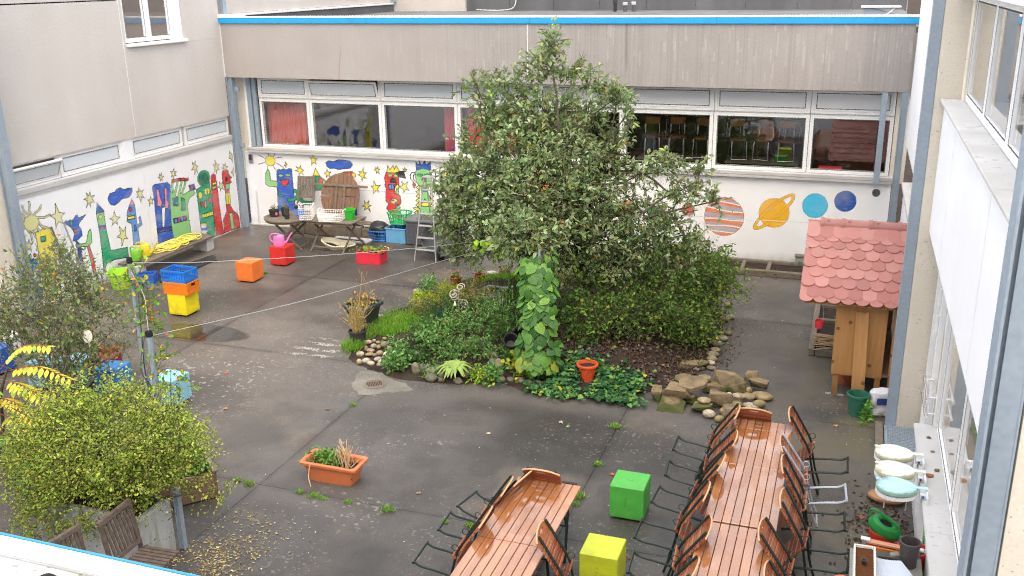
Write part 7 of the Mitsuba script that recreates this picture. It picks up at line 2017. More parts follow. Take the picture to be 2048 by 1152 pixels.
lobes = [(TP(a, b, dy), (max(rx - 16, 12) * .0085, (.55 + .5 * min(rx, 90) / 90) * .62 * max(rx, 46) * .0125, max(ry - 14, 12) * .0083), int(n * (.78 if b < 330 else .55 if a > 1255 else 1.1))) for a, b, rx, ry, dy, n in LOB]
P, D = lobe_twigs(lobes, rg, .40, .30)
pos, dd, ll = twig_leaves(P, D, .36, 12, .095, .05, rg, .15)
TCOL = [(hx('97a678'), 5), (hx('86996a'), 5), (hx('b0ba90'), 3), (hx('708656'), 3), (hx('b8b86c'), .5), (hx('b8923f'), .06)]
obj('crown', leaves(pos, dd, ll, ll * .50, rng=rg), 'vc_leaf_thin', TR, col=vary(TCOL, len(pos), 6, rg, .12) * np.repeat(tone(len(P), rg), 12 * 6, axis=0), smooth=False, kind='stuff', label='crown of small oval grey-green leaves')
obj('twigs', stems(P, D, .40, .006, rg), 'bark', TR, smooth=True, kind='stuff')
tb_ = np.array([10.52, -4.55, .18])
c0, m0 = limb(tb_, TP(1150, 440, -.1), .15, .11, rg, .06, 10)
obj('trunk', m0, 'bark', TR, smooth=True)
fork = c0[-1]
for (px, py, dy), r in zip(((1215, 330, .2), (1060, 400, -.5), (1180, 380, -.3)), (.07, .075, .065)):
    c1, m1 = limb(fork, TP(px, py, dy), r + .02, r * .7, rg, .08, 8)
    obj('branch', m1, 'bark', TR, smooth=True)
    near = sorted(range(len(LOB)), key=lambda q: np.linalg.norm(lobes[q][0] - c1[-1]))[:13]
    for q in near:
        c2, m2 = limb(c1[-2], lobes[q][0] + (lobes[q][0] - c1[-2]) * .18, .030, .008, rg, .10, 7)
        obj('branch', m2, 'bark', TR, smooth=True)
for px0, py0, px1, py1 in ((1120, 260, 1095, 70), (1125, 280, 1235, 190), (1180, 250, 1125, 350), (1290, 420, 1400, 345), (1290, 430, 1435, 385), (1050, 330, 935, 150)):
    c2, m2 = limb(TP(px0, py0, -.35), TP(px1, py1, -.05), .026, .008, rg, .06, 8)
    obj('branch', m2, 'bark', TR, smooth=True)


def shrub(name, label, ct, base, lobes, per, tw, L, ratio, pal, rng, up=.3, shell=.2, nstem=10, stem_r=.018, group=None, six=True, droop=.2, mat_='vc_leaf_thin', stemmat='bark', spread=.9, twr=.004):
    k = thing(name, label, ct, group)
    P, D = lobe_twigs(lobes, rng, up, shell)
    pos, dd, ll = twig_leaves(P, D, tw, per, L, L * ratio, rng, droop, spread)
    tn = np.repeat(tone(len(P), rng), per, axis=0)
    ok = pos[:, 2] > .01
    pos, dd, ll, tn = pos[ok], dd[ok], ll[ok], tn[ok]
    obj('foliage', leaves(pos, dd, ll, ll * ratio, rng=rng, six=six), mat_, k, col=vary(pal, len(pos), 6 if six else 4, rng, .11) * np.repeat(tn, 6 if six else 4, axis=0), smooth=False, kind='stuff')
    if twr:
        obj('twigs', stems(P, D, tw, twr, rng, droop), stemmat, k, smooth=True, kind='stuff')
    b0 = np.array(base, float)
    for i in range(nstem):
        c, r, _ = lobes[i % len(lobes)]
        e = np.array(c) + rng.normal(size=3) * np.array(r) * .5
        s = b0 + np.append(rng.normal(size=2) * .10, 0)
        obj('stem', limb(s, e, stem_r, stem_r * .35, rng, .10, 8)[1], stemmat, k, smooth=True)
    return k


rg = np.random.default_rng(5)
g3 = lambda x, y, z: (x, y, z)
SP = [(hx('5a7c3c'), 4), (hx('6f9244'), 4), (hx('4a6830'), 3), (hx('93a850'), 1.4), (hx('b0a846'), .3)]
shrub('round_shrub', 'wide dark green bush filling the right side of the bed under the tree', 'bush', (11.45, -4.9, .22), [((11.2, -4.5, 1.25), (.70, .6, .55), 190), ((11.95, -4.5, .95), (.60, .7, .45), 170), ((11.6, -5.25, .78), (.55, .45, .36), 110), ((10.65, -5.3, .95), (.40, .5, .50), 130), ((12.3, -5.0, .55), (.40, .5, .32), 80), ((12.35, -3.7, 1.0), (.45, .7, .40), 80), ((11.0, -3.6, 1.2), (.8, .7, .6), 110),
       ((10.75, -5.85, .62), (.34, .36, .44), 120), ((11.25, -5.7, .8), (.45, .3, .30), 70), ((11.7, -4.4, 1.55), (.5, .5, .25), 50), ((12.5, -4.3, 1.15), (.35, .6, .30), 40), ((12.2, -5.6, .75), (.45, .25, .25), 36)],
      9, .46, .064, .62, SP, rg, nstem=20, stem_r=.014, droop=.45)
shrub('round_shrub', 'lighter yellow-green bush at the right edge of the bed beside the path', 'bush', (12.35, -4.5, .2), [((12.40, -4.3, .80), (.40, .6, .46), 100), ((12.45, -5.15, .52), (.34, .4, .34), 70), ((12.2, -3.2, 1.05), (.5, .5, .42), 70), ((12.75, -3.9, .95), (.25, .4, .25), 22), ((12.75, -3.3, .75), (.35, .4, .25), 18)], 9, .48, .06, .62, [(hx('6f8f3a'), 4), (hx('8aa548'), 3), (hx('b5b050'), 1), (hx('5a7a34'), 3)], rg, nstem=8, stem_r=.01)
br = []
for i in range(90):
    x, y = 11.55 + .62 * rg.normal(), -5.95 + .32 * rg.normal()
    d = np.array([rg.normal(), rg.normal(), .5 * abs(rg.normal())]) * .22; z = float(hz(x, y)) + .03
    br.append(tube(curve([(x, y, z), (x + d[0] * .5, y + d[1] * .5, z + d[2] + .06), (x + d[0], y + d[1], z + d[2])], 5), .0042, 4))
single('brushwood', cat(br), 'vc_matte', 'tangle of dry brown twigs on the bare soil under the dark bush', 'twigs', col=hx('58463a'), smooth=False, kind='stuff')

# --- the climber on its post, large leaves one by one
VN = thing('vine_column', 'climber with large rounded green leaves hanging down a post in front of the tree', 'climber')
obj('post', tube([(10.28, -7.10, 0), (10.27, -7.0, 1.2), (10.25, -6.9, 2.1)], .022, 8), 'galvanised', VN)
HEART = np.array([(0, 0), (.20, -.10), (.42, .02), (.50, .28), (.42, .58), (.22, .84), (0, 1.04), (-.22, .84), (-.42, .58), (-.50, .28), (-.42, .02), (-.20, -.10)])
LV = []
for q, c in enumerate(('5c9338', '6fa83f', '4c8033', '86b548', '3f7030', 'a9b84a')):
    z = -.16 * (np.abs(HEART[:, 0]) ** 1.3) - .10 * (HEART[:, 1] - .4) ** 2
    v = np.column_stack([HEART[:, 0], HEART[:, 1] * .98, z]); v = np.vstack([v, [[0, .42, .05]]])
    f = np.array([[i, (i + 1) % 12, 12] for i in range(12)])
    col = np.tile(hx(c, .62), (13, 1)); col[12] *= .85
    LV.append(mikit.ply((v, f), 'vc_leaf', smooth=True, color=col))
rg = np.random.default_rng(15)
CP = [(10.28, -7.10, .30, .34), (10.27, -7.05, .6, .37), (10.27, -7.0, 1.1, .32), (10.25, -6.97, 1.45, .29), (10.2, -6.88, 1.75, .29), (10.12, -6.65, 1.98, .30)]
NV = 290
for i in range(NV):
    t = (rg.random() ** 1.15) * (len(CP) - 1.001); a_ = int(t); w = t - a_
    x, y, z, r = (np.array(CP[a_]) * (1 - w) + np.array(CP[a_ + 1]) * w)
    # mostly on the open sides
    ang = -PI / 2 + rg.normal() * .95
    out = np.array([math.cos(ang), math.sin(ang), 0])
    rr = r * (.75 + .3 * rg.random())
    p = np.array([x, y, z]) + out * rr
    n = out + np.array([0, 0, .55 + .25 * rg.normal()]) + rg.normal(size=3) * .18; n /= np.linalg.norm(n)
    tip = np.array([0, 0, -1.0]) + .35 * rg.normal(size=3); tip -= n * (tip @ n); tip /= np.linalg.norm(tip)
    sd = np.cross(tip, n); s = .115 + .07 * rg.random()
    M = np.eye(4); M[:3, 0] = sd * s; M[:3, 1] = tip * s; M[:3, 2] = n * s; M[:3, 3] = p - tip * s * .3
    k = numbered(VN + '__leaf')
    pal = 5 if (z < .55 and rg.random() < .35) else rg.choice(5, p=[.3, .25, .2, .1, .15])
    scene[k] = {**LV[pal], 'to_world': T4(M.tolist())}
for i in range(5):
    obj('stem', tube(curve([(10.28 + .05 * rg.normal(), -7.08 + .05 * rg.normal(), .1), (10.27 + .1 * rg.normal(), -7.05 + .1 * rg.normal(), 1.0), (10.25 + .1 * rg.normal(), -6.9, 2.1)], 10), .007, 5), 'bark', VN)

# --- herbs and grasses in the bed
MINT = [(hx('6f9c56'), 3), (hx('88b26a'), 3), (hx('557f44'), 3), (hx('9fc084'), 1)]
DARK = [(hx('446a38'), 4), (hx('568044'), 3), (hx('6f9852'), 1.5)]
DRY = [(hx('a09a5c'), 3), (hx('7f8a48'), 3), (hx('c2b070'), 1), (hx('8a7a50'), 1)]
SED = [(hx('a8bf3a'), 3), (hx('8aa83a'), 3), (hx('c8cc4a'), 1)]
rg = np.random.default_rng(55)


def herb(px, py, r, h, n, pal, L, ratio, lb, nm='garden_plant', ct='plant', six=True, grp=None):
    x, y = px, py
    z = float(hz(x, y))
    shrub(nm, lb, ct, (x, y, z), [((x, y, z + h * .5), (r, r * .9, h * .5), n)], 8, .20, L, ratio, pal, rg, up=.7, shell=.05, nstem=3, stem_r=.006, six=six, group=grp, twr=0, droop=.1)


HG = 'leafy clumps in the garden bed'
HL = 'soft leafy green clump growing in the middle of the garden bed'
HB = ((8.20, -5.55, .42, .40, 100, DARK), (8.55, -6.10, .46, .42, 120, MINT), (8.95, -5.50, .50, .45, 120, MINT), (9.35, -6.10, .50, .44, 130, DARK), (9.75, -5.60, .45, .5, 110, DARK), (9.1, -6.75, .42, .34, 110, MINT), (8.45, -6.75, .36, .34, 80, MINT), (9.7, -6.7, .34, .36, 80, DARK), (8.3, -6.3, .30, .32, 80, MINT), (9.9, -4.95, .45, .5, 90, DARK), (9.3, -4.95, .40, .36, 80, DARK), (8.6, -5.0, .36, .30, 60, MINT), (8.75, -6.95, .3, .26, 70, MINT), (8.05, -6.55, .30, .30, 80, DARK))
HR = ranks([q[0] + .34 * q[1] for q in HB])
for q_, (x, y, r, h, n, pal) in enumerate(HB):
    herb(x, y, r * .9, h * rg.uniform(.7, 1.2), int(n * 1.0), [(np.asarray(c) * rg.uniform(.75, 1.25), w) for c, w in pal] + [(hx('9a9058'), .9), (hx('6a5a44'), .4)], .05, .5, f'soft leafy green clump in the middle of the garden bed, {HR[q_]} from the left', grp=HG)
herb(7.98, -7.38, .20, .30, 60, MINT, .06, .7, 'mint-like plant with pale round leaves over the edge stones behind the drain')
herb(8.30, -6.72, .30, .30, 70, MINT, .055, .7, 'mint-like plant behind the front stones, above the drain')
herb(8.02, -5.95, .30, .46, 90, [(hx('4a6a52'), 3), (hx('37543c'), 3)], .07, .16, 'dark needle-leaved rosemary bush behind the cobble heap')
herb(7.15, -4.35, .30, .22, 80, SED, .05, .7, 'bright yellow-green sedum mat at the left edge of the bed')
herb(7.35, -3.75, .34, .25, 80, SED, .05, .7, 'yellow-green ground cover behind the sedum at the left back of the bed')
herb(7.05, -4.0, .18, .5, 50, MINT, .06, .5, 'tall light green weed at the far left end of the bed')
herb(7.75, -4.4, .45, .30, 110, DRY, .06, .2, 'straw-coloured dry grass tuft left of the pond')
herb(8.4, -4.75, .45, .42, 130, DRY, .06, .3, 'dry olive stems in front of the pond')
herb(7.6, -5.2, .40, .26, 100, DRY, .06, .3, 'olive dry plant patch between the grass and the rosemary')
herb(9.35, -2.9, .5, .3, 90, DRY, .06, .3, 'pale dry patch of grass behind the pond near the vine')
herb(10.05, -6.95, .30, .30, 80, [(hx('a8b83c'), 2), (hx('6f9a3c'), 3), (hx('d0c040'), 1)], .075, .8, 'yellowing leaves at the foot of the vine post')
herb(9.55, -7.25, .22, .22, 60, MINT, .06, .6, 'low green weed at the stone edge left of the vine')
herb(7.72, -6.82, .22, .20, 50, MINT, .05, .55, 'low weed growing between the cobble heap and the mint plant')
herb(8.22, -7.12, .26, .20, 60, DARK, .05, .5, 'low dark green weed behind the front stones, left of the dock rosette')
herb(8.62, -7.42, .16, .14, 36, MINT, .045, .55, 'tiny weed among the front stones beside the dock rosette')
herb(9.42, -7.38, .16, .16, 40, SED, .05, .55, 'small yellowish weed on the front stones right of the dock rosette')
# dock rosette
k = thing('dock_plant', 'pale green dock rosette with long drooping leaves on the front stones', 'plant')
for i in range(26):
    a = i * 2.4; out = np.array([math.cos(a), math.sin(a), 0]); L = .26 + .10 * rg.random()
    c = curve([(9.02, -7.45, .10), np.array([9.02, -7.45, .28]) + out * L * .45, np.array([9.02, -7.45, .14 + .08 * rg.random()]) + out * L], 7)
    w = .035 * np.sin(np.linspace(.15, PI - .05, len(c))); sd = np.cross(out, (0, 0, 1))
    v = np.concatenate([c - sd * w[:, None], c + sd * w[:, None]]); n = len(c); j = np.arange(n - 1)
    obj('leaf', (v, np.concatenate([np.stack([j, j + 1, j + n + 1], 1), np.stack([j, j + n + 1, j + n], 1)])), 'vc_leaf', k, col=hx('9ab85a', .75) * (.8 + .3 * rg.random()), smooth=True)
# iris blades
for x, y, lb, n, cc_ in ((8.95, -4.55, 'clump of upright green iris blades at the front of the pond', 34, ('4f7a3a', '6a9448')), (9.30, -4.25, 'iris clump with rusty orange dying blades right of the pond', 30, ('5f8a40', 'b0622c'))):
    k = thing('iris_clump', lb, 'plant')
    z = float(hz(x, y))
    for i in range(n):
        a = rg.random() * 6.28; lean = .10 + .30 * rg.random(); L = .35 + .45 * rg.random(); o = np.array([x + .14 * rg.normal(), y + .10 * rg.normal(), z])
        out = np.array([math.cos(a), math.sin(a), 0]); c = curve([o, o + out * lean * L * .4 + [0, 0, L * .6], o + out * lean * L * 1.2 + [0, 0, L * (.95 - .3 * lean)]], 6)
        w = .014 * (1 - np.linspace(0, 1, len(c)) ** 3) + .001; sd = np.array([-out[1], out[0], 0]); q = len(c); j = np.arange(q - 1)
        v = np.concatenate([c - sd * w[:, None], c + sd * w[:, None]])
        obj('blade', (v, np.concatenate([np.stack([j, j + 1, j + q + 1], 1), np.stack([j, j + q + 1, j + q], 1)])), 'vc_leaf', k, col=hx(cc_[1] if rg.random() < .4 else cc_[0], .8) * (.8 + .35 * rg.random()), smooth=True)
# grass
n_ = 3600; x = 7.12 + .26 * rg.normal(size=n_); y = -5.62 + .38 * rg.normal(size=n_)
x = np.concatenate([x, 6.86 + .12 * rg.normal(size=700), 8.35 + .45 * rg.normal(size=1500)]); y = np.concatenate([y, -6.72 + .12 * rg.normal(size=700), -2.75 + .22 * rg.normal(size=1500)])
ok = shapely.contains_xy(BED.buffer(.12), x, y) & ((y > -6.12) | (x < 7.0)); x, y = x[ok], y[ok]; n_ = len(x)
D_ = np.column_stack([.45 * rg.normal(size=(n_, 2)), np.ones(n_)])
single('grass', leaves(np.column_stack([x, y, np.maximum(hz(x, y) - .01, 0)]), D_, .09 + .12 * rg.random(n_), .012, rng=rg, six=False), 'vc_leaf_thin', 'bright green grass at the left end of the garden bed', 'grass', col=vary([(hx('6fa03a'), 4), (hx('88b848'), 3), (hx('a0a850'), 1)], n_, 4, rg), smooth=False, kind='stuff')
# ivy and creeping plants at the front
n_ = 1150; x = 11.2 + .46 * rg.normal(size=n_); y = -6.98 + .22 * rg.normal(size=n_) - .10 * (x - 11.2)
x = np.concatenate([x, 10.75 + .24 * rg.normal(size=480), 11.0 + .5 * rg.normal(size=650)]); y = np.concatenate([y, -7.15 + .20 * rg.normal(size=480), -7.50 + .07 * rg.normal(size=650)])
ok = (np.hypot(x - 11.02, y + 6.92) > .17) & (x < 12.05) & (np.abs(x - 11.06) + .5 * np.abs(y + 7.15) > .17) & (meshkit.fbm(np.stack([x * 2.2, y * 2.2, x * 0], -1), 3, 9) > .40); x, y = x[ok], y[ok]; n_ = len(x)
zb = np.maximum(hz(x, y), 0.005); hh = .04 + .16 * rg.random(n_) ** 1.5 * np.clip((y + 7.6) / .4, .2, 1)
single('ivy', leaves(np.column_stack([x, y, zb + hh]), np.column_stack([rg.normal(size=(n_, 2)), .1 * rg.normal(size=n_)]), .05 + .075 * rg.random(n_) ** 1.6, .055 + .03 * rg.random(n_), rng=rg, U=np.column_stack([.35 * rg.normal(size=(n_, 2)), np.ones(n_)])), 'vc_leaf_thin', 'ivy and creeping green leaves over the front edge of the bed around the orange pot', 'ivy', col=vary([(hx('4a7a50'), 4), (hx('6a9a5c'), 3), (hx('86ac58'), 2), (hx('c8c040'), .25), (hx('3a5f40'), 3)], n_, 6, rg), smooth=False, kind='stuff')
# bindweed leaves above the vine foot at the left of the tree
n_ = 30; P = np.column_stack([9.25 + .20 * rg.normal(size=n_), -6.0 + .08 * rg.normal(size=n_), 1.86 + .09 * rg.normal(size=n_)])
single('bindweed', leaves(P, np.column_stack([.6 * rg.normal(size=(n_, 2)), -np.ones(n_)]), .11, .10, rng=rg, U=np.column_stack([.3 * rg.normal(size=n_), -np.ones(n_), .4 * np.ones(n_)])), 'vc_leaf_thin', 'few bright yellow-green heart leaves hanging in the tree left of the vine', 'climber', col=vary([(hx('a8c83c'), 3), (hx('86b040'), 3)], n_, 6, rg), smooth=False, kind='stuff')
# dead leaves on the soil
n_ = 1500; x = rg.uniform(9.9, 12.6, n_); y = rg.uniform(-7.1, -4.6, n_); ok = shapely.contains_xy(BED, x, y); x, y = x[ok], y[ok]; n_ = len(x)
single('dead_leaves', leaves(np.column_stack([x, y, hz(x, y) + .02]), np.column_stack([rg.normal(size=(n_, 2)), .25 * rg.normal(size=n_)]), .07, .045, rng=rg, fold=.5), 'vc_leaf', 'purple-brown dead leaves covering the bare soil under the dark bush', 'dead leaves', col=vary([(hx('4a3832'), 4), (hx('62504a'), 3), (hx('7f6c66'), 1), (hx('96683c'), .3)], n_, 6, rg), smooth=False, kind='stuff')
# wire ornament and dark pots
k = thing('wire_ornament', 'curly grey wire garden ornament standing among the herbs', 'ornament')
for i in range(7):
    a = i * .9; c_ = np.array([8.36 + .10 * math.cos(a), -5.62 + .08 * math.sin(a), .52 + .07 * i]); q = np.linspace(0, 2 * PI * 1.4, 26); r_ = .075 * (1 - q / 12)
    obj('curl', tube(np.stack([c_[0] + r_ * np.cos(q), c_[1] + r_ * np.sin(q) * math.cos(i), c_[2] + r_ * np.sin(q) * math.sin(i + 1)], 1), .009, 5), 'vc_matte', k, col=hx('b5b0a8'))
obj('stake', tube([(8.36, -5.62, .2), (8.36, -5.62, .95)], .008, 6), 'vc_matte', k, col=hx('a09a90'))
obj('finial', mv(lathe([(.03, 0), (.025, .02), (.0, .09)], 12), (8.34, -5.75, .62)), 'vc_matte', k, col=hx('d0ccc4'))
for i, (x, y, z, rx, lb) in enumerate(((9.78, -6.35, .42, 1.1, 'black plastic pot tipped over left of the vine, uppermost'), (9.66, -6.62, .36, .8, 'black plastic pot tipped over left of the vine, in front'), (9.92, -6.60, .34, 1.4, 'black plastic pot lying closest to the vine'))):
    single('black_pot', mv(lathe([(0, 0), (.085, 0), (.12, .2), (.13, .2), (.128, .22), (.11, .21), (.075, .02), (0, .02)], 20), (x, y, z), .4 * i, rx), 'vc_plastic', lb, 'plant pot', 'tipped black pots left of the vine', col=hx('2b2b2f'))

# --- the left side: sparse shrub, yellow-green bush, sumac
rg = np.random.default_rng(91)
shrub('sparse_shrub', 'tall sparse shrub with grey stems in front of the pale blue cubes at the left', 'bush', (3.95, -10.15, 0),
      [((3.95, -10.1, 1.75), (.85, .6, .80), 210), ((3.3, -10.15, 1.45), (.75, .55, .62), 150), ((4.6, -10.05, 1.5), (.55, .5, .70), 130), ((2.75, -10.1, 1.20), (.55, .5, .45), 80), ((4.0, -10.1, .85), (.8, .5, .5), 150), ((4.35, -10.1, 2.1), (.4, .4, .5), 60)],
      6, .40, .066, .55, [(hx('82925c'), 4), (hx('9aa672'), 3), (hx('6a8450'), 3), (hx('c09a58'), .5), (hx('d0b04a'), .25)], rg, up=.25, shell=.15, nstem=26, stem_r=.016, stemmat='grey_bark', twr=.0055)
shrub('leafy_sapling', 'thin sapling with green and orange leaves twining up beside the steel poles', 'sapling', (5.72, -10.25, 0), [((5.72, -10.25, 1.75), (.16, .14, .45), 26), ((5.60, -10.2, 2.2), (.16, .14, .18), 14), ((5.88, -10.3, 1.1), (.22, .16, .3), 14), ((6.1, -10.3, .75), (.28, .2, .15), 12)], 6, .26, .075, .6,
      [(hx('6f9a44'), 5), (hx('88b050'), 3), (hx('e0b83a'), 1.2), (hx('e08a50'), .6)], rg, nstem=4, stem_r=.012)
YG = [(hx('bcc85c'), 4), (hx('aabd56'), 5), (hx('ccd068'), 2.2), (hx('94ab4c'), 4), (hx('dcd278'), .7), (hx('7a9646'), 1.2)]
shrub('yellow_bush', 'dense round yellow-green bush growing out of the concrete trough', 'bush', (7.2, -12.95, .66),
      [((7.35, -12.85, 1.35), (.90, .72, .58), 1000), ((6.75, -12.9, 1.15), (.75, .66, .62), 680), ((7.95, -12.75, 1.34), (.46, .5, .40), 300), ((6.35, -12.95, .95), (.50, .5, .52), 240), ((7.1, -13.05, .80), (.72, .42, .45), 300), ((7.7, -13.0, .95), (.42, .36, .28), 150), ((8.25, -12.6, .75), (.34, .2, .10), 26), ((8.2, -12.9, 1.45), (.26, .26, .2), 36), ((7.2, -12.8, 1.95), (.5, .4, .10), 40), ((6.6, -12.9, 1.75), (.4, .4, .12), 30), ((7.8, -12.8, 1.78), (.35, .35, .12), 30), ((6.1, -12.9, 1.35), (.2, .4, .3), 24), ((8.35, -12.8, 1.12), (.16, .3, .2), 18), ((6.9, -13.25, .6), (.6, .2, .2), 60), ((6.6, -13.3, .42), (.45, .2, .28), 90)],
      10, .22, .036, .55, YG, rg, up=.25, shell=.35, nstem=14, stem_r=.014, twr=.003)
n_ = 140; a = rg.random(n_) * 6.28; P = np.column_stack([7.3 + .95 * np.cos(a) * rg.random(n_) ** .5, -12.85 + .7 * np.sin(a) * rg.random(n_) ** .5, 1.35 + .55 * rg.random(n_)])
obj('berries', cat([mv(tm(trimesh.creation.icosphere(subdivisions=0, radius=.010)), p) for p in P]), 'vc_matte', 'yellow_bush', col=hx('26304a'), smooth=False, kind='stuff')
SM = thing('sumac_shrub', 'sumac with yellow feathered leaves reaching in from the left edge', 'shrub')
LM = []
for q, c in enumerate(('d8cf3e', 'b8c23c', '8fae3c', 'e8c02e', '4f8a44')):
    h_ = np.array([(0, 0), (.14, .25), (.15, .5), (.09, .78), (0, 1.0), (-.09, .78), (-.15, .5), (-.14, .25)])
    v = np.column_stack([h_[:, 0] * 1.05, h_[:, 1], -.25 * np.abs(h_[:, 0]) - .12 * h_[:, 1] ** 2]); v = np.vstack([v, [[0, .45, .0]]])
    LM.append(mikit.ply((v, np.array([[i, (i + 1) % 8, 8] for i in range(8)])), 'vc_leaf', smooth=True, color=np.tile(hx(c, .85), (9, 1))))
obj('stem', limb((4.2, -11.7, 0), (4.55, -11.6, 1.3), .03, .015, rg, .08, 8)[1], 'bark', SM, smooth=True)
FR = [((4.45, -11.6, 1.25), (5.0, -11.55, 1.38), (5.45, -11.5, 1.25), 0), ((4.4, -11.6, 1.15), (4.95, -11.7, 1.15), (5.35, -11.75, .95), 0), ((4.45, -11.6, 1.3), (4.75, -11.5, 1.6), (5.1, -11.4, 1.62), 1), ((4.3, -11.7, .95), (4.85, -11.8, .95), (5.25, -11.9, .72), 3), ((4.35, -11.65, 1.05), (4.9, -11.5, 1.0), (5.6, -11.4, 1.0), 1), ((4.4, -11.7, .7), (5.0, -11.9, .75), (5.5, -12.0, .55), 0), ((4.3, -11.7, .5), (5.0, -12.0, .45), (5.65, -12.15, .25), 4), ((4.3, -11.7, .6), (5.1, -12.2, .5), (5.6, -12.5, .3), 4), ((4.4, -11.6, 1.1), (4.6, -12.0, 1.05), (4.9, -12.3, .8), 2)]
for p0, p1, p2, pal in FR:
    c = curve([p0, p1, p2], 12)
    obj('leaf_stalk', tube(c, .006, 5), 'vc_matte', SM, col=hx('9a5a34'))
    for i in range(3, len(c)):
        t = c[i] - c[i - 1]; t /= np.linalg.norm(t)
        for s in (-1, 1):
            sd = np.cross(t, (0, 0, 1)); sd /= np.linalg.norm(sd)
            d = sd * s + t * .45 + np.array([0, 0, -.35]); d /= np.linalg.norm(d)
            n = np.cross(np.cross(d, (0, 0, 1)), d); n /= np.linalg.norm(n); sz = .17 * (1 - .35 * abs(i / len(c) - .5)) * (.85 + .3 * rg.random())
            x_ = np.cross(d, n)
            M = np.eye(4); M[:3, 0] = x_ * sz * 1.15; M[:3, 1] = d * sz; M[:3, 2] = n * sz; M[:3, 3] = c[i]
            scene[numbered(SM + '__leaflet')] = {**LM[pal if rg.random() < .7 else rg.integers(4) if pal != 4 else 4], 'to_world': T4(M.tolist())}
single('white_disc', mv(lathe([(0, .012), (.075, .012), (.085, .006), (.085, 0), (0, 0)], 22, .85, 1.1), (4.72, -10.35, 1.32), .2, PI / 2 - .2), 'vc_plastic', 'small white oval disc hanging in the sparse shrub', 'disc', col=hx('e5e0d4'))
single('clay_tray', box(4.45, 4.75, -10.0, -9.8, .93, .97, .008), 'vc_plastic', 'reddish tray visible behind the sparse shrub below the white disc', 'tray', col=hx('a85a34'), smooth=False)

# --- weeds in the joints, fallen leaves, litter
WL = ((7.62, -11.20, .05), (7.80, -11.24, .07), (8.52, -11.22, .05), (8.72, -11.25, .07), (8.86, -11.26, .05), (9.75, -11.26, .09), (7.93, -8.75, .05), (11.80, -8.30, .08), (11.84, -9.42, .06), (11.82, -10.28, .09), (11.83, -10.45, .05), (11.05, -11.28, .10), (15.05, -7.16, .05), (2.9, -3.33, .05), (9.2, -11.25, .05), (10.5, -11.30, .05), (10.8, -11.28, .06))
WR = ranks([q[0] + .34 * q[1] for q in WL])
for i, (x, y, r) in enumerate(WL):
    n_ = int(60 + 500 * r); P = np.column_stack([x + r * .5 * rg.normal(size=n_), y + r * .35 * rg.normal(size=n_), np.full(n_, .002)])
    single('weed', leaves(P, np.column_stack([.8 * rg.normal(size=(n_, 2)), .7 + np.abs(rg.normal(size=n_))]), r * (.5 + .6 * rg.random(n_)), .010, rng=rg, six=False), 'vc_leaf', f'small green weed growing in a joint of the yard slabs, {WR[i]} from the left', 'weed', 'weeds in the slab joints', col=vary([(hx('5f8f34'), 3), (hx('7aa83f'), 2), (hx('a8a84a'), .6)], n_, 4, rg), smooth=False)
k = thing('tall_weed', 'leafy thistle-like weed beside the dark green pot', 'weed')
n_ = 120; t = rg.random(n_); a = rg.random(n_) * 6.28
P = np.column_stack([15.10 + .02 * rg.normal(size=n_), -7.0 + .02 * rg.normal(size=n_), .02 + .3 * t])
obj('foliage', leaves(P, np.column_stack([np.cos(a), np.sin(a), .2 + .5 * t]), .12 * (1.15 - t), .03, rng=rg), 'vc_leaf', k, col=vary([(hx('5f9a38'), 3), (hx('7fb04a'), 2)], n_, 6, rg), smooth=False)
FL = ((11.27, -10.55, .09, 'b5603a'), (12.1, -9.6, .07, 'a8593c'), (14.72, -11.38, .11, '9a6a4a'), (14.45, -11.55, .08, '8a5a40'), (14.45, -7.95, .08, 'c07a45'), (14.7, -7.3, .08, 'c98a50'), (7.6, -9.0, .08, '7a5a44'), (8.4, -9.9, .07, '9a7a60'), (6.2, -9.4, .09, 'a87a5a'), (15.33, -9.72, .11, '8f5f42'), (15.05, -9.75, .09, '9a6848'), (10.2, -9.0, .07, 'b8a890'), (11.0, -8.35, .09, 'a89a90'), (11.15, -8.5, .06, '7fa050'), (13.2, -8.2, .06, '6a3f38'), (12.8, -8.4, .05, '5a3430'), (9.9, -10.8, .07, '8a6a5a'), (5.4, -8.3, .08, 'b0653a'), (12.7, -11.3, .08, '6f4a3a'), (12.62, -11.4, .06, '6f4a3a'))
FRK = ranks([q[0] + .34 * q[1] for q in FL])
for i, (x, y, s, c) in enumerate(FL):
    v = np.array([(0, 0, 0), (.35, .12, .1), (.30, .45, .16), (.55, .62, .05), (.2, .70, .12), (0, 1, .02), (-.2, .70, .15), (-.5, .62, .1), (-.28, .42, .05), (-.38, .12, .12)]); n = 10
    v = np.vstack([v, [[0, .45, .02]]]); f = np.array([[q, (q + 1) % n, n] for q in range(n)])
    single('fallen_leaf', mv((v, f), (x, y, .006), i * 1.9, 0, 0, s), 'vc_leaf', f'dry curled leaf lying on the yard floor, {FRK[i]} from the left', 'leaf', 'single dry leaves on the yard', col=hx(c), smooth=False)
P = []
for _ in range(2900):
    x = 8.25 + .38 * rg.normal(); y = -13.0 + .62 * rg.normal()
    if 7.93 < x < 9.6 and -14.6 < y < -11.6:
        P.append((x, y, .006))
P = np.array(P); P = P[meshkit.fbm(P * [3.2, 3.2, 0], 4, 3) + .10 * rg.normal(size=len(P)) > .44]; n_ = len(P)
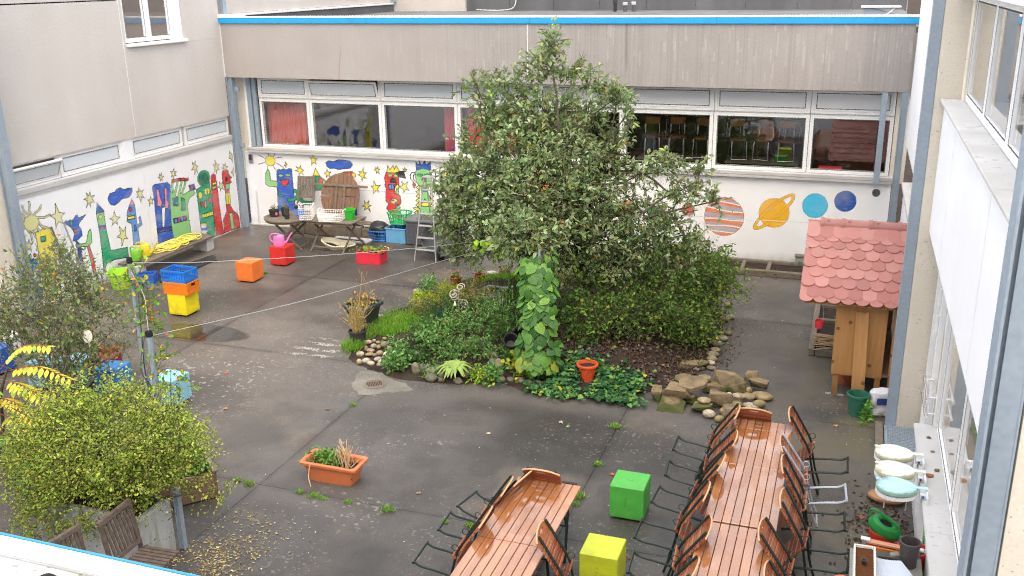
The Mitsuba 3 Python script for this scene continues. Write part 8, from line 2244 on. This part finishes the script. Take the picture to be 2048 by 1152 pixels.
single('leaf_litter', leaves(P, np.column_stack([rg.normal(size=(n_, 2)), .1 * rg.normal(size=n_)]), .012 + .034 * rg.random(n_) ** 1.5, .012 + .012 * rg.random(n_), rng=rg, U=np.tile([0, 0, 1.0], (n_, 1)), six=False), 'vc_leaf', 'scatter of small yellow leaves on the yard right of the concrete trough', 'fallen leaves', col=vary([(hx('bfae78'), 3), (hx('9a8658'), 3), (hx('d0c498'), 1.2), (hx('6f5c40'), 4), (hx('c89a3c'), .8)], n_, 4, rg), smooth=False, kind='stuff')
n_ = 900
P = np.column_stack([rg.uniform(2.5, 15.2, n_), rg.uniform(-13, -.6, n_), np.full(n_, .005)])
ok = ~shapely.contains_xy(BED.buffer(.05), P[:, 0], P[:, 1]); P = P[ok]; n_ = len(P)
single('crumbs', leaves(P, np.column_stack([rg.normal(size=(n_, 2)), .05 * rg.normal(size=n_)]), .012 + .026 * rg.random(n_) ** 3, .014, rng=rg, U=np.tile([0, 0, 1.0], (n_, 1)), six=False), 'vc_leaf', 'fine pale crumbs and leaf bits scattered over the whole yard', 'litter', col=vary([(hx('cfc6b4'), 2), (hx('8f7a64'), 3), (hx('4f4038'), 3), (hx('e8e4da'), .25)], n_, 4, rg), smooth=False, kind='stuff')
n_ = 700; x = 15.3 + .22 * rg.normal(size=n_); y = -10.0 + .5 * rg.normal(size=n_)
x = np.concatenate([x, 13.0 + .6 * rg.normal(size=260), 12.9 + .1 * rg.normal(size=120)]); y = np.concatenate([y, -.42 + .1 * rg.normal(size=260), -5.2 + .8 * rg.normal(size=120)])
ok = (x < 15.58) & ((y > -9.3) | (y < -9.0)); x, y = x[ok], y[ok]; n_ = len(x)
zz = np.where((y > -.6), .085, .006)
single('dark_litter', leaves(np.column_stack([x, y, zz]), np.column_stack([rg.normal(size=(n_, 2)), .2 * rg.normal(size=n_)]), .05, .03, rng=rg, fold=.4, six=False), 'vc_leaf', 'dark rotting leaf bits along the foot of the right wall and in the sleeper bed', 'fallen leaves', col=vary([(hx('4a3a30'), 4), (hx('6f5848'), 2), (hx('8a6a50'), 1)], n_, 4, rg), smooth=False, kind='stuff')
# strawberry leaves in the red crate
n_ = 120; P = np.column_stack([4.72 + .17 * rg.normal(size=n_), -1.84 + .11 * rg.normal(size=n_), .24 + .05 * np.abs(rg.normal(size=n_))])
obj('soil', mv(box(-.25, .25, -.18, .18, .05, .2), (4.70, -1.86, 0), .06), 'soil', kc, smooth=False)
obj('foliage', leaves(P, rg.normal(size=(n_, 3)) + [0, 0, .4], .06, .045, rng=rg), 'vc_leaf', kc, col=vary([(hx('7aa03f'), 3), (hx('a8b850'), 1), (hx('b05a40'), .6)], n_, 6, rg), smooth=False, kind='stuff')
# leaf debris on the ledge of the right wall
for i, (x, y, s, c) in enumerate(((15.66, -10.15, .09, '8f5f40'), (15.74, -10.0, .07, '6f5a48'), (15.70, -9.2, .06, '5f4f44'), (15.72, -9.55, .05, '7a6a58'))):
    single('ledge_leaf', mv(rock(1, i, (.5, .4, .22), 1, .35), (x, y, .875 + s * .1), i, 0, 0, s), 'vc_matte', f'small dry leaf crumb on the long stone ledge at the right, {("nearest", "second nearest", "farthest", "second farthest")[i]}', 'leaf', 'leaf crumbs on the right ledge', col=hx(c), smooth=False)
